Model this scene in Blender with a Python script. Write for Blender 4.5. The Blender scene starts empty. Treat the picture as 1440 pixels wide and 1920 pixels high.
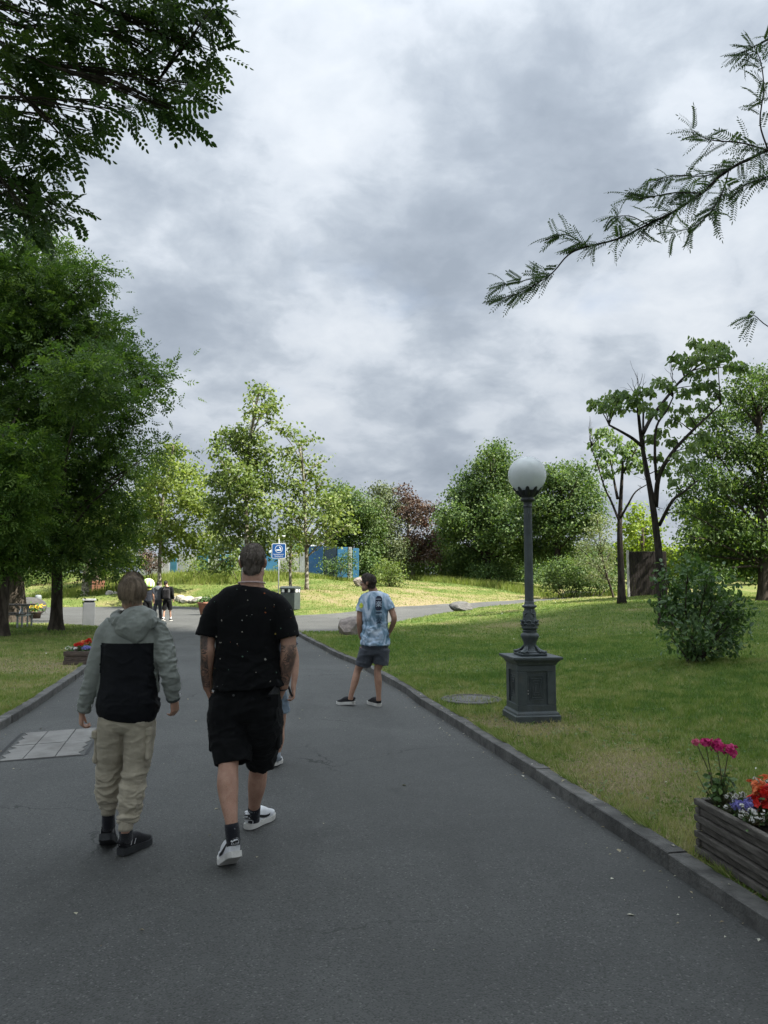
import bpy, math
import numpy as np
from mathutils import Vector, Matrix
from mathutils.bvhtree import BVHTree

# ------------------------------------------------------------------ camera
scene = bpy.context.scene
COL = scene.collection
PITCH = math.atan(130 / 1440)
EYE = 1.64
FPX = 1440.0
cam_d = bpy.data.cameras.new('camera')
cam = bpy.data.objects.new('camera', cam_d)
COL.objects.link(cam)
cam.location = (0, 0, EYE)
cam.rotation_euler = (math.pi / 2 + PITCH, 0, 0)
cam_d.sensor_fit = 'VERTICAL'
cam_d.sensor_height = 24
cam_d.lens = 18.0
cam_d.clip_start = 0.05
cam_d.clip_end = 3000
scene.camera = cam

# ------------------------------------------------------------------ sky, sun, exposure
SUN_DIR = Vector((0.80, -0.36, 1.08)).normalized()
SUN_EL = math.asin(SUN_DIR.z)
SUN_AZ = math.atan2(SUN_DIR.x, SUN_DIR.y)
sun_d = bpy.data.lights.new('sun', 'SUN')
sun_d.energy = 5.0
sun_d.angle = math.radians(0.6)
sun_d.color = (1.0, 0.95, 0.86)
sun = bpy.data.objects.new('sun', sun_d)
COL.objects.link(sun)
sun.rotation_euler = SUN_DIR.to_track_quat('Z', 'Y').to_euler()
sun.location = (60, -30, 80)
vs = scene.view_settings
vs.view_transform = 'Standard'
vs.look = 'None'
vs.exposure = 1.5
vs.gamma = 1.0
vs.use_curve_mapping = False
try:
    scene.cycles.max_bounces = 8
    scene.cycles.transparent_max_bounces = 16
    scene.cycles.use_denoising = True
except Exception:
    pass


class NT:
    """thin wrapper that adds and links shader nodes"""
    def __init__(self, tree):
        self.t = tree
        tree.nodes.clear()

    def add(self, kind, props=None, **inp):
        n = self.t.nodes.new(kind)
        for k, v in (props or {}).items():
            setattr(n, k, v)
        for k, v in inp.items():
            key = k.replace('_', ' ')
            if key.startswith('i ') or key[0] == 'i' and key[1:].isdigit():
                s = n.inputs[int(key[1:])]
            else:
                s = n.inputs[key]
            self.set(s, v)
        return n

    def set(self, s, v):
        if isinstance(v, bpy.types.Node):
            v = v.outputs[0]
        if isinstance(v, bpy.types.NodeSocket):
            self.t.links.new(v, s)
        elif isinstance(v, (tuple, list)) and s.type == 'RGBA' and len(v) == 3:
            s.default_value = (*v, 1)
        else:
            s.default_value = v

    def math(self, op, a, b=0.0, c=0.0, clamp=False):
        n = self.t.nodes.new('ShaderNodeMath')
        n.operation = op
        n.use_clamp = clamp
        self.set(n.inputs[0], a)
        self.set(n.inputs[1], b)
        if op in ('MULTIPLY_ADD', 'WRAP', 'COMPARE', 'SMOOTH_MIN'):
            self.set(n.inputs[2], c)
        return n.outputs[0]

    def vec(self, op, a, b=None, out=0):
        n = self.t.nodes.new('ShaderNodeVectorMath')
        n.operation = op
        self.set(n.inputs[0], a)
        if b is not None:
            self.set(n.inputs[1], b)
        return n.outputs[out]

    def mix(self, f, a, b, mode='MIX'):
        n = self.t.nodes.new('ShaderNodeMix')
        n.data_type = 'RGBA'
        n.blend_type = mode
        n.clamp_factor = True
        self.set(n.inputs[0], f)
        self.set(n.inputs[6], a)
        self.set(n.inputs[7], b)
        return n.outputs[2]

    def ramp(self, f, stops):
        n = self.t.nodes.new('ShaderNodeValToRGB')
        e = n.color_ramp.elements
        while len(e) > 1:
            e.remove(e[-1])
        e[0].position = stops[0][0]
        c = stops[0][1]
        e[0].color = (*c, 1) if isinstance(c, (tuple, list)) else (c, c, c, 1)
        for p, c in stops[1:]:
            x = e.new(p)
            x.color = (*c, 1) if isinstance(c, (tuple, list)) else (c, c, c, 1)
        self.set(n.inputs[0], f)
        return n.outputs[0]

    def smooth(self, f, a, b):
        n = self.t.nodes.new('ShaderNodeMapRange')
        n.interpolation_type = 'SMOOTHSTEP'
        self.set(n.inputs[0], f)
        n.inputs[1].default_value = a
        n.inputs[2].default_value = b
        return n.outputs[0]

    def noise(self, vec, scale, detail=4.0, rough=0.55, dist=0.0, out=0):
        n = self.t.nodes.new('ShaderNodeTexNoise')
        self.set(n.inputs['Vector'], vec)
        n.inputs['Scale'].default_value = scale
        n.inputs['Detail'].default_value = detail
        n.inputs['Roughness'].default_value = rough
        n.inputs['Distortion'].default_value = dist
        return n.outputs[out]


def build_world():
    w = bpy.data.worlds.new('World')
    scene.world = w
    w.use_nodes = True
    nt = NT(w.node_tree)
    sky = nt.add('ShaderNodeTexSky', {'sky_type': 'NISHITA', 'sun_disc': False, 'sun_elevation': SUN_EL,
                                      'sun_rotation': SUN_AZ, 'altitude': 100.0, 'air_density': 1.0,
                                      'dust_density': 2.0, 'ozone_density': 1.0})
    tc = nt.add('ShaderNodeTexCoord')
    d = tc.outputs['Generated']
    sep = nt.add('ShaderNodeSeparateXYZ', i0=d)
    z = nt.math('MAXIMUM', sep.outputs[2], 0.0)
    k = nt.math('DIVIDE', 1.0, nt.math('ADD', z, 0.50))
    p = nt.vec('SCALE', nt.vec('MULTIPLY', d, (2.4, 2.4, 3.9)))
    nt.set(p.node.inputs['Scale'], k)
    # warp the cloud deck, then broad masses and finer billows
    wv = nt.noise(p, 1.6, 4.0, 0.55, 0.0, 1)
    wv = nt.vec('SUBTRACT', wv, (0.5, 0.5, 0.5))
    wv = nt.vec('MULTIPLY', wv, (0.26, 0.26, 0.26))
    pw = nt.vec('ADD', p, wv)
    big = nt.noise(pw, 1.15, 5.0, 0.52)
    fine = nt.noise(pw, 2.9, 9.0, 0.55, 0.0)
    wisp = nt.noise(pw, 7.5, 8.0, 0.60, 0.0)

    def blob(px, py, width):
        x, yv = (px - 720) / FPX, (960 - py) / FPX
        v = Vector((x, math.cos(PITCH) - yv * math.sin(PITCH), math.sin(PITCH) + yv * math.cos(PITCH))).normalized()
        dt = nt.vec('DISTANCE', nt.vec('NORMALIZE', nt.vec('ADD', d, nt.vec('MULTIPLY', wv, (0.60, 0.60, 0.60)))), tuple(v), 1)
        e = nt.math('DIVIDE', dt, width)
        e = nt.math('MULTIPLY', nt.math('MULTIPLY', e, e), -1.0)
        return nt.math('EXPONENT', e)
    s = nt.math('ADD', nt.math('MULTIPLY', big, 0.50), nt.math('MULTIPLY', fine, 0.50))
    s = nt.math('ADD', s, nt.math('MULTIPLY', wisp, 0.13))
    # the darker and brighter masses of the deck that hangs over the park
    for px, py, wd, am in ((960, 330, .13, -.15), (1060, 250, .12, -.09), (1150, 120, .12, -.05), (400, 640, .10, -.13), (330, 610, .07, -.06), (800, 480, .10, -.09),
                           (830, 880, .10, -.11), (690, 760, .09, -.06), (900, 690, .10, -.10), (640, 560, .08, -.05),
                           (1180, 820, .09, -.05), (620, 60, .11, -.05), (520, 330, .12, -.05),
                           (540, 110, .12, .07), (860, 120, .15, .06), (330, 500, .05, .06), (560, 690, .07, .07), (330, 760, .06, .08), (900, 600, .10, .05), (620, 800, .06, .05), (1020, 740, .07, .06), (1000, 540, .08, .04), (1180, 590, .12, .08),
                           (870, 790, .035, .13), (745, 850, .03, .11), (700, 300, .13, .05), (1290, 200, .05, .07), (1350, 420, .10, .03), (480, 480, .07, .05), (640, 640, .05, .05)):
        s = nt.math('ADD', s, nt.math('MULTIPLY', blob(px, py, wd), am * (.85 if am < 0 else 1.0)))
    s = nt.math('ADD', s, -0.03)
    col = nt.ramp(s, [(0.34, (2.08, 2.41, 2.87)), (0.44, (2.52, 2.87, 3.35)), (0.52, (3.19, 3.55, 4.01)),
                      (0.58, (3.89, 4.23, 4.67)), (0.67, (4.43, 4.73, 5.10)), (0.84, (5.14, 5.37, 5.66))])
    # thin places let a little of the blue through
    thin = nt.smooth(nt.noise(pw, 1.7, 4.0, 0.5), 0.60, 0.82)
    col = nt.mix(nt.math('MULTIPLY', thin, 0.35), col, nt.vec('MULTIPLY', sky.outputs[0], (1.1, 1.1, 1.1)))
    # the deck turns blue-grey towards the horizon
    hz = nt.smooth(sep.outputs[2], 0.02, 0.30)
    col = nt.mix(nt.math('MULTIPLY', nt.math('SUBTRACT', 1.0, hz), 0.22), col, (2.8, 3.15, 3.65))
    # an overcast sky is brighter overhead than low down
    up = nt.math('ADD', nt.math('MULTIPLY_ADD', z, 0.36, 0.51), nt.math('MULTIPLY', nt.smooth(z, 0.6, 1.0), 1.9))
    col = nt.vec('SCALE', col)
    nt.set(col.node.inputs['Scale'], up)
    bg = nt.add('ShaderNodeBackground', Color=col, Strength=0.1)
    out = nt.add('ShaderNodeOutputWorld', Surface=bg)


build_world()

# ------------------------------------------------------------------ measuring helpers
def at(px, py, Y):
    """point at depth Y that the photograph shows at pixel px, py"""
    x, yv = (px - 720) / FPX, (960 - py) / FPX
    dy = math.cos(PITCH) - yv * math.sin(PITCH)
    dz = math.sin(PITCH) + yv * math.cos(PITCH)
    t = Y / dy
    return np.array([x * t, Y, EYE + dz * t])


def gp(px, py, z=0.0):
    """ground point under pixel px, py"""
    x, yv = (px - 720) / FPX, (960 - py) / FPX
    dy = math.cos(PITCH) - yv * math.sin(PITCH)
    dz = math.sin(PITCH) + yv * math.cos(PITCH)
    t = (z - EYE) / dz
    return np.array([x * t, dy * t, z])


RNG = np.random.default_rng(11)


def unit(v):
    v = np.asarray(v, float)
    return v / (np.linalg.norm(v, axis=-1, keepdims=True) + 1e-12)


def _hash(ix, iy, iz, seed):
    h = (ix.astype(np.int64) * 374761393 + iy.astype(np.int64) * 668265263 + iz.astype(np.int64) * 2147483647 + seed * 974634777) & 0xffffffff
    h = ((h ^ (h >> 13)) * 1274126177) & 0xffffffff
    h = (h ^ (h >> 16)) & 0xffffffff
    return h / 4294967295.0


def vnoise(P, seed=0):
    P = np.asarray(P, float)
    I = np.floor(P).astype(np.int64)
    f = P - I
    f = f * f * (3 - 2 * f)
    r = 0
    for dx in (0, 1):
        for dy in (0, 1):
            for dz in (0, 1):
                wgt = (f[:, 0] if dx else 1 - f[:, 0]) * (f[:, 1] if dy else 1 - f[:, 1]) * (f[:, 2] if dz else 1 - f[:, 2])
                r = r + wgt * _hash(I[:, 0] + dx, I[:, 1] + dy, I[:, 2] + dz, seed)
    return r


def fbm(P, scale=1.0, octv=4, seed=0, gain=0.5):
    P = np.asarray(P, float) * scale
    a, s, n = 1.0, 0.0, 0.0
    for o in range(octv):
        s = s + a * vnoise(P * (2.03 ** o) + o * 17.3, seed + o)
        n += a
        a *= gain
    return s / n


def sstep(a, b, x):
    t = np.clip((x - a) / (b - a), 0, 1)
    return t * t * (3 - 2 * t)


# ------------------------------------------------------------------ object helpers
ORG = {}


def tag(o, label=None, cat=None, group=None, kind=None):
    if label:
        o['label'] = label
    if cat:
        o['category'] = cat
    if group:
        o['group'] = group
    if kind:
        o['kind'] = kind
    return o


def thing(name, label, cat, loc, group=None, kind=None):
    o = bpy.data.objects.new(name, None)
    COL.objects.link(o)
    o.location = tuple(float(v) for v in loc)
    o.empty_display_size = 0.1
    ORG[o.name] = np.array(loc, float)
    return tag(o, label, cat, group, kind)


def mesh_data(name, V, groups, mats, smooth=False, midx=None, attrs=None):
    me = bpy.data.meshes.new(name)
    V = np.ascontiguousarray(V, np.float32)
    me.vertices.add(len(V))
    me.vertices.foreach_set('co', V.ravel())
    groups = [np.asarray(g, np.int32) for g in groups if len(g)]
    loops = np.concatenate([g.ravel() for g in groups])
    tot = np.concatenate([np.full(len(g), g.shape[1], np.int32) for g in groups])
    start = np.concatenate([[0], np.cumsum(tot)[:-1]]).astype(np.int32)
    me.loops.add(len(loops))
    me.loops.foreach_set('vertex_index', loops)
    me.polygons.add(len(tot))
    me.polygons.foreach_set('loop_start', start)
    me.polygons.foreach_set('use_smooth', np.full(len(tot), bool(smooth)))
    for m in (mats if isinstance(mats, (list, tuple)) else [mats]):
        me.materials.append(m)
    if midx is not None:
        me.polygons.foreach_set('material_index', np.asarray(midx, np.int32))
    me.update(calc_edges=True)
    for k, a in (attrs or {}).items():
        at_ = me.attributes.new(k, 'FLOAT', 'POINT')
        at_.data.foreach_set('value', np.ascontiguousarray(a, np.float32))
    return me


def mk(name, V, groups, mats, parent=None, org=None, smooth=False, midx=None, attrs=None):
    """one mesh object; V in world coordinates, stored relative to its parent (or org)"""
    if isinstance(groups, np.ndarray):
        groups = [groups]
    o0 = ORG[parent.name] if parent is not None else np.array(org if org is not None else (0, 0, 0), float)
    me = mesh_data(name, np.asarray(V, float) - o0, groups, mats, smooth, midx, attrs)
    o = bpy.data.objects.new(name, me)
    COL.objects.link(o)
    if parent is not None:
        o.parent = parent
    else:
        o.location = tuple(o0)
    ORG[o.name] = o0
    return o


def frame(t, ref):
    t = unit(t)
    b = np.asarray(ref, float) - np.dot(ref, t) * t
    if np.linalg.norm(b) < 1e-4:
        b = np.array([1.0, 0.3, 0.2]) - np.dot([1.0, 0.3, 0.2], t) * t
    b = unit(b)
    s = np.cross(t, b)
    return t, s, b


def catmull(P, sub):
    P = np.asarray(P, float)
    if sub <= 1 or len(P) < 2:
        return P
    Q = np.vstack([2 * P[0] - P[1], P, 2 * P[-1] - P[-2]])
    out = []
    for i in range(1, len(Q) - 2):
        for k in range(sub):
            t = k / sub
            a, b, c, d = Q[i - 1], Q[i], Q[i + 1], Q[i + 2]
            out.append(0.5 * ((2 * b) + (-a + c) * t + (2 * a - 5 * b + 4 * c - d) * t * t + (-a + 3 * b - 3 * c + d) * t ** 3))
    out.append(P[-1])
    return np.array(out)


class MB:
    """collects primitives; build() links them as ONE mesh object"""
    def __init__(self):
        self.V, self.F, self.n, self.mi = [], {}, 0, {}
        self.m = 0

    def raw(self, V, F):
        V = np.asarray(V, float)
        self.V.append(V)
        for f in (F if isinstance(F, list) else [F]):
            f = np.asarray(f, int)
            if len(f) == 0:
                continue
            self.F.setdefault(f.shape[1], []).append(f + self.n)
            self.mi.setdefault(f.shape[1], []).append(np.full(len(f), self.m))
        self.n += len(V)
        return self

    def ring_loft(self, rings, cap=True, closed=False):
        rings = np.asarray(rings, float)
        k, n = rings.shape[:2]
        V = rings.reshape(-1, 3)
        i = np.arange(k - 1 if not closed else k)[:, None]
        j = np.arange(n)[None, :]
        i2 = (i + 1) % k
        j2 = (j + 1) % n
        Q = np.stack([i * n + j, i * n + j2, i2 * n + j2, i2 * n + j], -1).reshape(-1, 4)
        fs = [Q]
        if cap and not closed:
            c0, c1 = rings[0].mean(0), rings[-1].mean(0)
            V = np.vstack([V, c0, c1])
            jj = np.arange(n)
            fs.append(np.stack([np.full(n, k * n), (jj + 1) % n, jj], -1))
            fs.append(np.stack([np.full(n, k * n + 1), (k - 1) * n + jj, (k - 1) * n + (jj + 1) % n], -1))
        return self.raw(V, fs)

    def tube(self, pts, rad, ref=(0, 1, 0), n=10, sub=1, cap=True, power=2.0, rnd=0, hollow=None):
        """loft of (super)elliptic rings along pts; rad: one radius, one per point, or (side, ref) pairs"""
        P = np.asarray(pts, float)
        r = np.asarray(rad, float)
        if r.ndim == 0:
            r = np.full((len(P), 2), float(r))
        elif r.ndim == 1:
            if len(r) == len(P):
                r = np.stack([r, r], -1)
            else:
                r = np.tile(r, (len(P), 1))
        if sub > 1:
            PR = catmull(np.hstack([P, r]), sub)
            P, r = PR[:, :3], np.maximum(PR[:, 3:], 1e-4)
        T = np.gradient(P, axis=0)
        ph = np.linspace(0, 2 * np.pi, n, endpoint=False)
        c, s_ = np.cos(ph), np.sin(ph)
        e = 2.0 / power
        c, s_ = np.sign(c) * np.abs(c) ** e, np.sign(s_) * np.abs(s_) ** e
        rings = []
        for i in range(len(P)):
            t, s, b = frame(T[i], ref)
            rings.append(P[i] + r[i, 0] * c[:, None] * s + r[i, 1] * s_[:, None] * b)
            if rnd and i == 0:
                for q in (0.55, 0.85):
                    pass
        rings = list(rings)
        if rnd:
            for end in (0, -1):
                t, s, b = frame(T[end], ref)
                sg = -1 if end == 0 else 1
                ext = []
                for a in (30, 60, 82):
                    a = math.radians(a)
                    ext.append(P[end] + sg * t * rnd * math.sin(a) + math.cos(a) * (r[end, 0] * c[:, None] * s + r[end, 1] * s_[:, None] * b))
                if end == 0:
                    rings = ext[::-1] + rings
                else:
                    rings = rings + ext
        if hollow:
            depth, th = hollow
            t, s, b = frame(T[-1], ref)
            for dd, k in ((0.0, 1.0), (depth, 1.0)):
                rings.append(P[-1] - t * dd + (r[-1, 0] - th) * c[:, None] * s + (r[-1, 1] - th) * s_[:, None] * b)
        return self.ring_loft(rings, cap)

    def ellipsoid(self, c, r, axes=None, n=16, m=10):
        A = np.eye(3) if axes is None else np.asarray(axes, float)
        th = np.linspace(0, np.pi, m + 1)[1:-1]
        ph = np.linspace(0, 2 * np.pi, n, endpoint=False)
        rings = []
        for t in th:
            L = np.stack([r[0] * np.sin(t) * np.cos(ph), r[1] * np.sin(t) * np.sin(ph), np.full(n, r[2] * np.cos(t))], -1)
            rings.append(np.asarray(c) + L @ A)
        V = np.vstack(rings + [np.asarray(c) + (np.array([[0, 0, r[2]], [0, 0, -r[2]]]) @ A)])
        k = len(rings)
        i = np.arange(k - 1)[:, None]
        j = np.arange(n)[None, :]
        j2 = (j + 1) % n
        Q = np.stack([i * n + j, (i + 1) * n + j, (i + 1) * n + j2, i * n + j2], -1).reshape(-1, 4)
        jj = np.arange(n)
        T1 = np.stack([np.full(n, k * n), jj, (jj + 1) % n], -1)
        T2 = np.stack([np.full(n, k * n + 1), (k - 1) * n + (jj + 1) % n, (k - 1) * n + jj], -1)
        return self.raw(V, [Q, T1, T2])

    def box(self, c, size, rotz=0.0, bev=0.0, axes=None):
        """bevelled box: three crossing shells are avoided, the edges are chamfered"""
        h = np.asarray(size, float) / 2
        bev = min(bev, h.min() * 0.9)
        A = np.eye(3) if axes is None else np.asarray(axes, float)
        if rotz:
            cz, sz = math.cos(rotz), math.sin(rotz)
            A = np.array([[cz, sz, 0], [-sz, cz, 0], [0, 0, 1]]) @ A
        if bev <= 0:
            L = np.array([[x, y, z] for z in (-1, 1) for y in (-1, 1) for x in (-1, 1)], float) * h
            Q = [[0, 2, 3, 1], [4, 5, 7, 6], [0, 1, 5, 4], [2, 6, 7, 3], [0, 4, 6, 2], [1, 3, 7, 5]]
            return self.raw(np.asarray(c) + L @ A, np.array(Q))
        rings = []
        for z, ins in ((-h[2], bev), (-h[2] + bev, 0), (h[2] - bev, 0), (h[2], bev)):
            x, y = h[0] - ins, h[1] - ins
            b2 = bev if ins == 0 else bev * 0.6
            rings.append([[-x + b2, -y, z], [x - b2, -y, z], [x, -y + b2, z], [x, y - b2, z], [x - b2, y, z], [-x + b2, y, z], [-x, y - b2, z], [-x, -y + b2, z]])
        rings = np.asarray(c) + np.asarray(rings) @ A
        return self.ring_loft(rings)

    def lathe(self, prof, c, n=28, cap=True):
        """prof: list of (radius, z)"""
        ph = np.linspace(0, 2 * np.pi, n, endpoint=False)
        rings = [np.stack([c[0] + r * np.cos(ph), c[1] + r * np.sin(ph), np.full(n, c[2] + z)], -1) for r, z in prof]
        return self.ring_loft(rings, cap)

    def prism(self, outline, d0, d1, fn):
        """extrude a 2-D outline between depths d0 and d1; fn(u, v, d) gives the point"""
        n = len(outline)
        V = [fn(u, v, d0) for u, v in outline] + [fn(u, v, d1) for u, v in outline]
        j = np.arange(n)
        self.raw(np.array(V), [np.stack([j, (j + 1) % n, n + (j + 1) % n, n + j], -1)])
        self.F.setdefault(n, []).append(np.array([j[::-1] + self.n - 2 * n, j + n + self.n - 2 * n]))
        self.mi.setdefault(n, []).append(np.full(2, self.m))
        return self

    def arrays(self):
        V = np.vstack(self.V)
        ks = list(self.F)
        return V, [np.vstack(self.F[k]) for k in ks], np.concatenate([np.concatenate(self.mi[k]) for k in ks])

    def build(self, name, mats, parent=None, org=None, smooth=False, attrs=None, xf=None):
        V, G, mi = self.arrays()
        if xf is not None:
            V = xf(V)
        return mk(name, V, G, mats, parent, org, smooth, mi if isinstance(mats, (list, tuple)) and len(mats) > 1 else None, attrs)


def solid(mb, vox, it=3, xf=None):
    """union of everything in mb as one continuous skin"""
    V, G, mi = mb.arrays()
    me = mesh_data('tmp', V, G, [], False)
    o = bpy.data.objects.new('tmp', me)
    COL.objects.link(o)
    m = o.modifiers.new('r', 'REMESH')
    m.mode = 'VOXEL'
    m.voxel_size = vox
    if it:
        s = o.modifiers.new('s', 'SMOOTH')
        s.iterations = it
        s.factor = 0.5
    dg = bpy.context.evaluated_depsgraph_get()
    ev = o.evaluated_get(dg)
    m2 = ev.to_mesh()
    W = np.empty(len(m2.vertices) * 3, np.float32)
    m2.vertices.foreach_get('co', W)
    L = np.empty(len(m2.loops), np.int32)
    m2.loops.foreach_get('vertex_index', L)
    Q = L.reshape(-1, 4).copy()
    W = W.reshape(-1, 3).astype(float)
    ev.to_mesh_clear()
    bpy.data.objects.remove(o)
    bpy.data.meshes.remove(me)
    return W, Q


def normals(V, Q):
    a = V[Q[:, 2]] - V[Q[:, 0]]
    b = V[Q[:, 3]] - V[Q[:, 1]]
    fn = np.cross(a, b)
    N = np.zeros_like(V)
    for k in range(4):
        np.add.at(N, Q[:, k], fn)
    return unit(N)


def wrinkle(V, Q, amp, freq, seed=0, sharp=1.6, mask=None):
    """cloth folds: ridged anisotropic noise pushed along the normals"""
    N = normals(V, Q)
    P = V * np.asarray(freq, float)
    P = P + 0.9 * np.stack([fbm(V, 6, 2, seed + 5 + k) - 0.5 for k in range(3)], -1) * 2.2
    r = 1 - np.abs(2 * fbm(P, 1.0, 2, seed) - 1)
    r = np.clip((r - 0.55) / 0.45, 0, 1) ** sharp
    r2 = fbm(V, 9, 3, seed + 3) - 0.5
    dsp = amp * (r - 0.35) + amp * 0.9 * r2
    if mask is not None:
        dsp = dsp * mask
    return V + N * dsp[:, None]


def text_mesh(s, size, align='CENTER'):
    cu = bpy.data.curves.new('t', 'FONT')
    cu.body = s
    cu.size = size
    cu.align_x = align
    cu.align_y = 'CENTER'
    cu.resolution_u = 3
    o = bpy.data.objects.new('t', cu)
    COL.objects.link(o)
    dg = bpy.context.evaluated_depsgraph_get()
    me = bpy.data.meshes.new_from_object(o.evaluated_get(dg))
    V = np.array([v.co[:] for v in me.vertices], float).reshape(-1, 3)
    me.calc_loop_triangles()
    T = np.array([t.vertices[:] for t in me.loop_triangles], int).reshape(-1, 3)
    bpy.data.objects.remove(o)
    bpy.data.meshes.remove(me)
    bpy.data.curves.remove(cu)
    return V, T


# ------------------------------------------------------------------ materials
MATS = {}


def mat(name, c1, c2=None, scale=6.0, rough=0.7, bump=0.0, bscale=None, metal=0.0, spec=0.35, detail=5.0, stretch=(1, 1, 1), dirt=0.0, sheen=0.0, contrast=(0.35, 0.65), coat=0.0):
    if name in MATS:
        return MATS[name]
    m = bpy.data.materials.new(name)
    m.use_nodes = True
    nt = NT(m.node_tree)
    tc = nt.add('ShaderNodeTexCoord')
    v = tc.outputs['Object']
    if tuple(stretch) != (1, 1, 1):
        v = nt.vec('MULTIPLY', v, stretch)
    p = nt.add('ShaderNodeBsdfPrincipled', Roughness=rough, Metallic=metal)
    p.inputs['Specular IOR Level'].default_value = spec
    if sheen:
        p.inputs['Sheen Weight'].default_value = sheen
    if coat:
        p.inputs['Coat Weight'].default_value = coat
    n = nt.noise(v, scale, detail, 0.6)
    col = nt.mix(nt.smooth(n, *contrast), c1, c2 if c2 is not None else tuple(x * 0.8 for x in c1))
    if dirt:
        dn = nt.smooth(nt.noise(v, scale * 0.37 + 1.3, 6.0, 0.65, 0.5), 0.5, 0.75)
        col = nt.mix(nt.math('MULTIPLY', dn, dirt), col, (0.09, 0.08, 0.065))
    nt.set(p.inputs['Base Color'], col)
    if bump:
        b = nt.add('ShaderNodeBump', Strength=min(1.0, bump), Distance=0.02, Height=nt.noise(v, bscale or scale * 5, 5.0, 0.6))
        nt.set(p.inputs['Normal'], b)
    nt.add('ShaderNodeOutputMaterial', Surface=p)
    MATS[name] = m
    return m


def leaf_mat(name, dark, mid, light, trans=0.35, rough=0.55, spec=0.25, tcol=None):
    if name in MATS:
        return MATS[name]
    m = bpy.data.materials.new(name)
    m.use_nodes = True
    nt = NT(m.node_tree)
    a = nt.add('ShaderNodeAttribute', {'attribute_name': 'tint'})
    col = nt.ramp(a.outputs['Fac'], [(0.0, dark), (0.5, mid), (1.0, light)])
    p = nt.add('ShaderNodeBsdfPrincipled', Base_Color=col, Roughness=rough)
    p.inputs['Specular IOR Level'].default_value = spec
    tc = nt.vec('MULTIPLY', col, tcol or (1.25, 1.35, 0.55))
    t = nt.add('ShaderNodeBsdfTranslucent', Color=tc)
    mx = nt.add('ShaderNodeMixShader', i0=trans, i1=p, i2=t)
    nt.add('ShaderNodeOutputMaterial', Surface=mx)
    MATS[name] = m
    return m


def bark_mat(name, c1, c2, scale=9.0, patch=None):
    if name in MATS:
        return MATS[name]
    m = bpy.data.materials.new(name)
    m.use_nodes = True
    nt = NT(m.node_tree)
    tc = nt.add('ShaderNodeTexCoord')
    v = nt.vec('MULTIPLY', tc.outputs['Object'], (1.0, 1.0, 0.22))
    n = nt.noise(v, scale, 6.0, 0.65, 0.6)
    col = nt.mix(nt.smooth(n, 0.38, 0.62), c1, c2)
    if patch:
        pn = nt.smooth(nt.noise(tc.outputs['Object'], 5.0, 3.0, 0.5, 0.8), 0.5, 0.56)
        col = nt.mix(pn, col, patch)
    p = nt.add('ShaderNodeBsdfPrincipled', Base_Color=col, Roughness=0.9)
    p.inputs['Specular IOR Level'].default_value = 0.15
    nt.set(p.inputs['Normal'], nt.add('ShaderNodeBump', Strength=0.9, Distance=0.05, Height=n))
    nt.add('ShaderNodeOutputMaterial', Surface=p)
    MATS[name] = m
    return m

# ------------------------------------------------------------------ lie of the land
R_KERB = np.array([(2.75, -3.0), (2.36, 0.0), (2.06, 2.0), (1.77, 3.7), (1.63, 4.5), (1.50, 5.2), (1.24, 6.6), (1.10, 7.3), (0.81, 8.81), (0.44, 10.6),
                   (0.31, 11.5), (-0.19, 13.75), (-0.52, 15.2), (-1.0, 16.8), (-1.58, 19.2), (-2.2, 21.7), (-2.56, 23.26), (-2.8, 24.3)])
L_KERB = np.array([(-2.35, -3.0), (-2.85, 0.0), (-3.3, 3.0), (-3.8, 6.0), (-4.25, 8.68), (-4.38, 9.4), (-4.58, 10.4), (-5.36, 13.9), (-6.2, 17.0), (-7.3, 20.5), (-8.5, 23.6), (-9.6, 26.4)])


def xline(K, y):
    return np.interp(y, K[:, 1], K[:, 0])


def g2(px, py):
    p = gp(px, py)
    return (p[0], p[1])


NEAR_E = [(-2.8, 24.3), (-2.35, 24.75), (-1.75, 25.2), (-1.0, 26.4), (-0.3, 28.4)]
PATH_N = [(0.29, 31.0, 0.0), at(800, 1154.5, 34.0), at(837, 1149.5, 36.0), at(880, 1142, 39.0), at(940, 1135.5, 43), at(1010, 1127.5, 47.0), at(1080, 1121.5, 53.0), at(1180, 1117.5, 62.0), at(1330, 1114, 75)]
PATH_F = [(-4.3, 37.4, 0.0), at(640, 1147, 39), at(700, 1141.5, 41.0), at(793, 1135.5, 45.0), at(870, 1131.5, 49), at(956, 1126.5, 53.0), at(1030, 1122.0, 58.0), at(1130, 1118.5, 67.0), at(1290, 1112, 80)]
PATH_N = np.array([tuple(map(float, p)) for p in PATH_N])
PATH_F = np.array([tuple(map(float, p)) for p in PATH_F])
L_EDGE = [(-10.4, 28.2), (-11.1, 29.1), (-12.3, 29.8), (-15.0, 30.6), (-20, 31.6), (-30, 32.8), (-60, 35)]
FAR_E = [(-60, 52), (-30, 49.5), (-22, 49.0), (-17, 50.5), (-14.3, 52.0), (-12.2, 49.5), (-10.3, 46.0), (-7.5, 41.5), (-5.6, 38.6), (-4.3, 37.4)]
PLAZA = [tuple(p) for p in L_KERB] + L_EDGE + FAR_E + [(0.29, 31.0)] + NEAR_E[::-1][:] + [tuple(p) for p in R_KERB[::-1][1:]]
PLAZA = np.array(PLAZA, float)
PATH_POLY = np.vstack([PATH_N[:, :2], PATH_F[::-1, :2]])


def inside(P, poly):
    x, y = P[:, 0], P[:, 1]
    r = np.zeros(len(P), bool)
    j = len(poly) - 1
    for i in range(len(poly)):
        xi, yi = poly[i]
        xj, yj = poly[j]
        c = ((yi > y) != (yj > y)) & (x < (xj - xi) * (y - yi) / (yj - yi + 1e-12) + xi)
        r ^= c
        j = i
    return r


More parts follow.
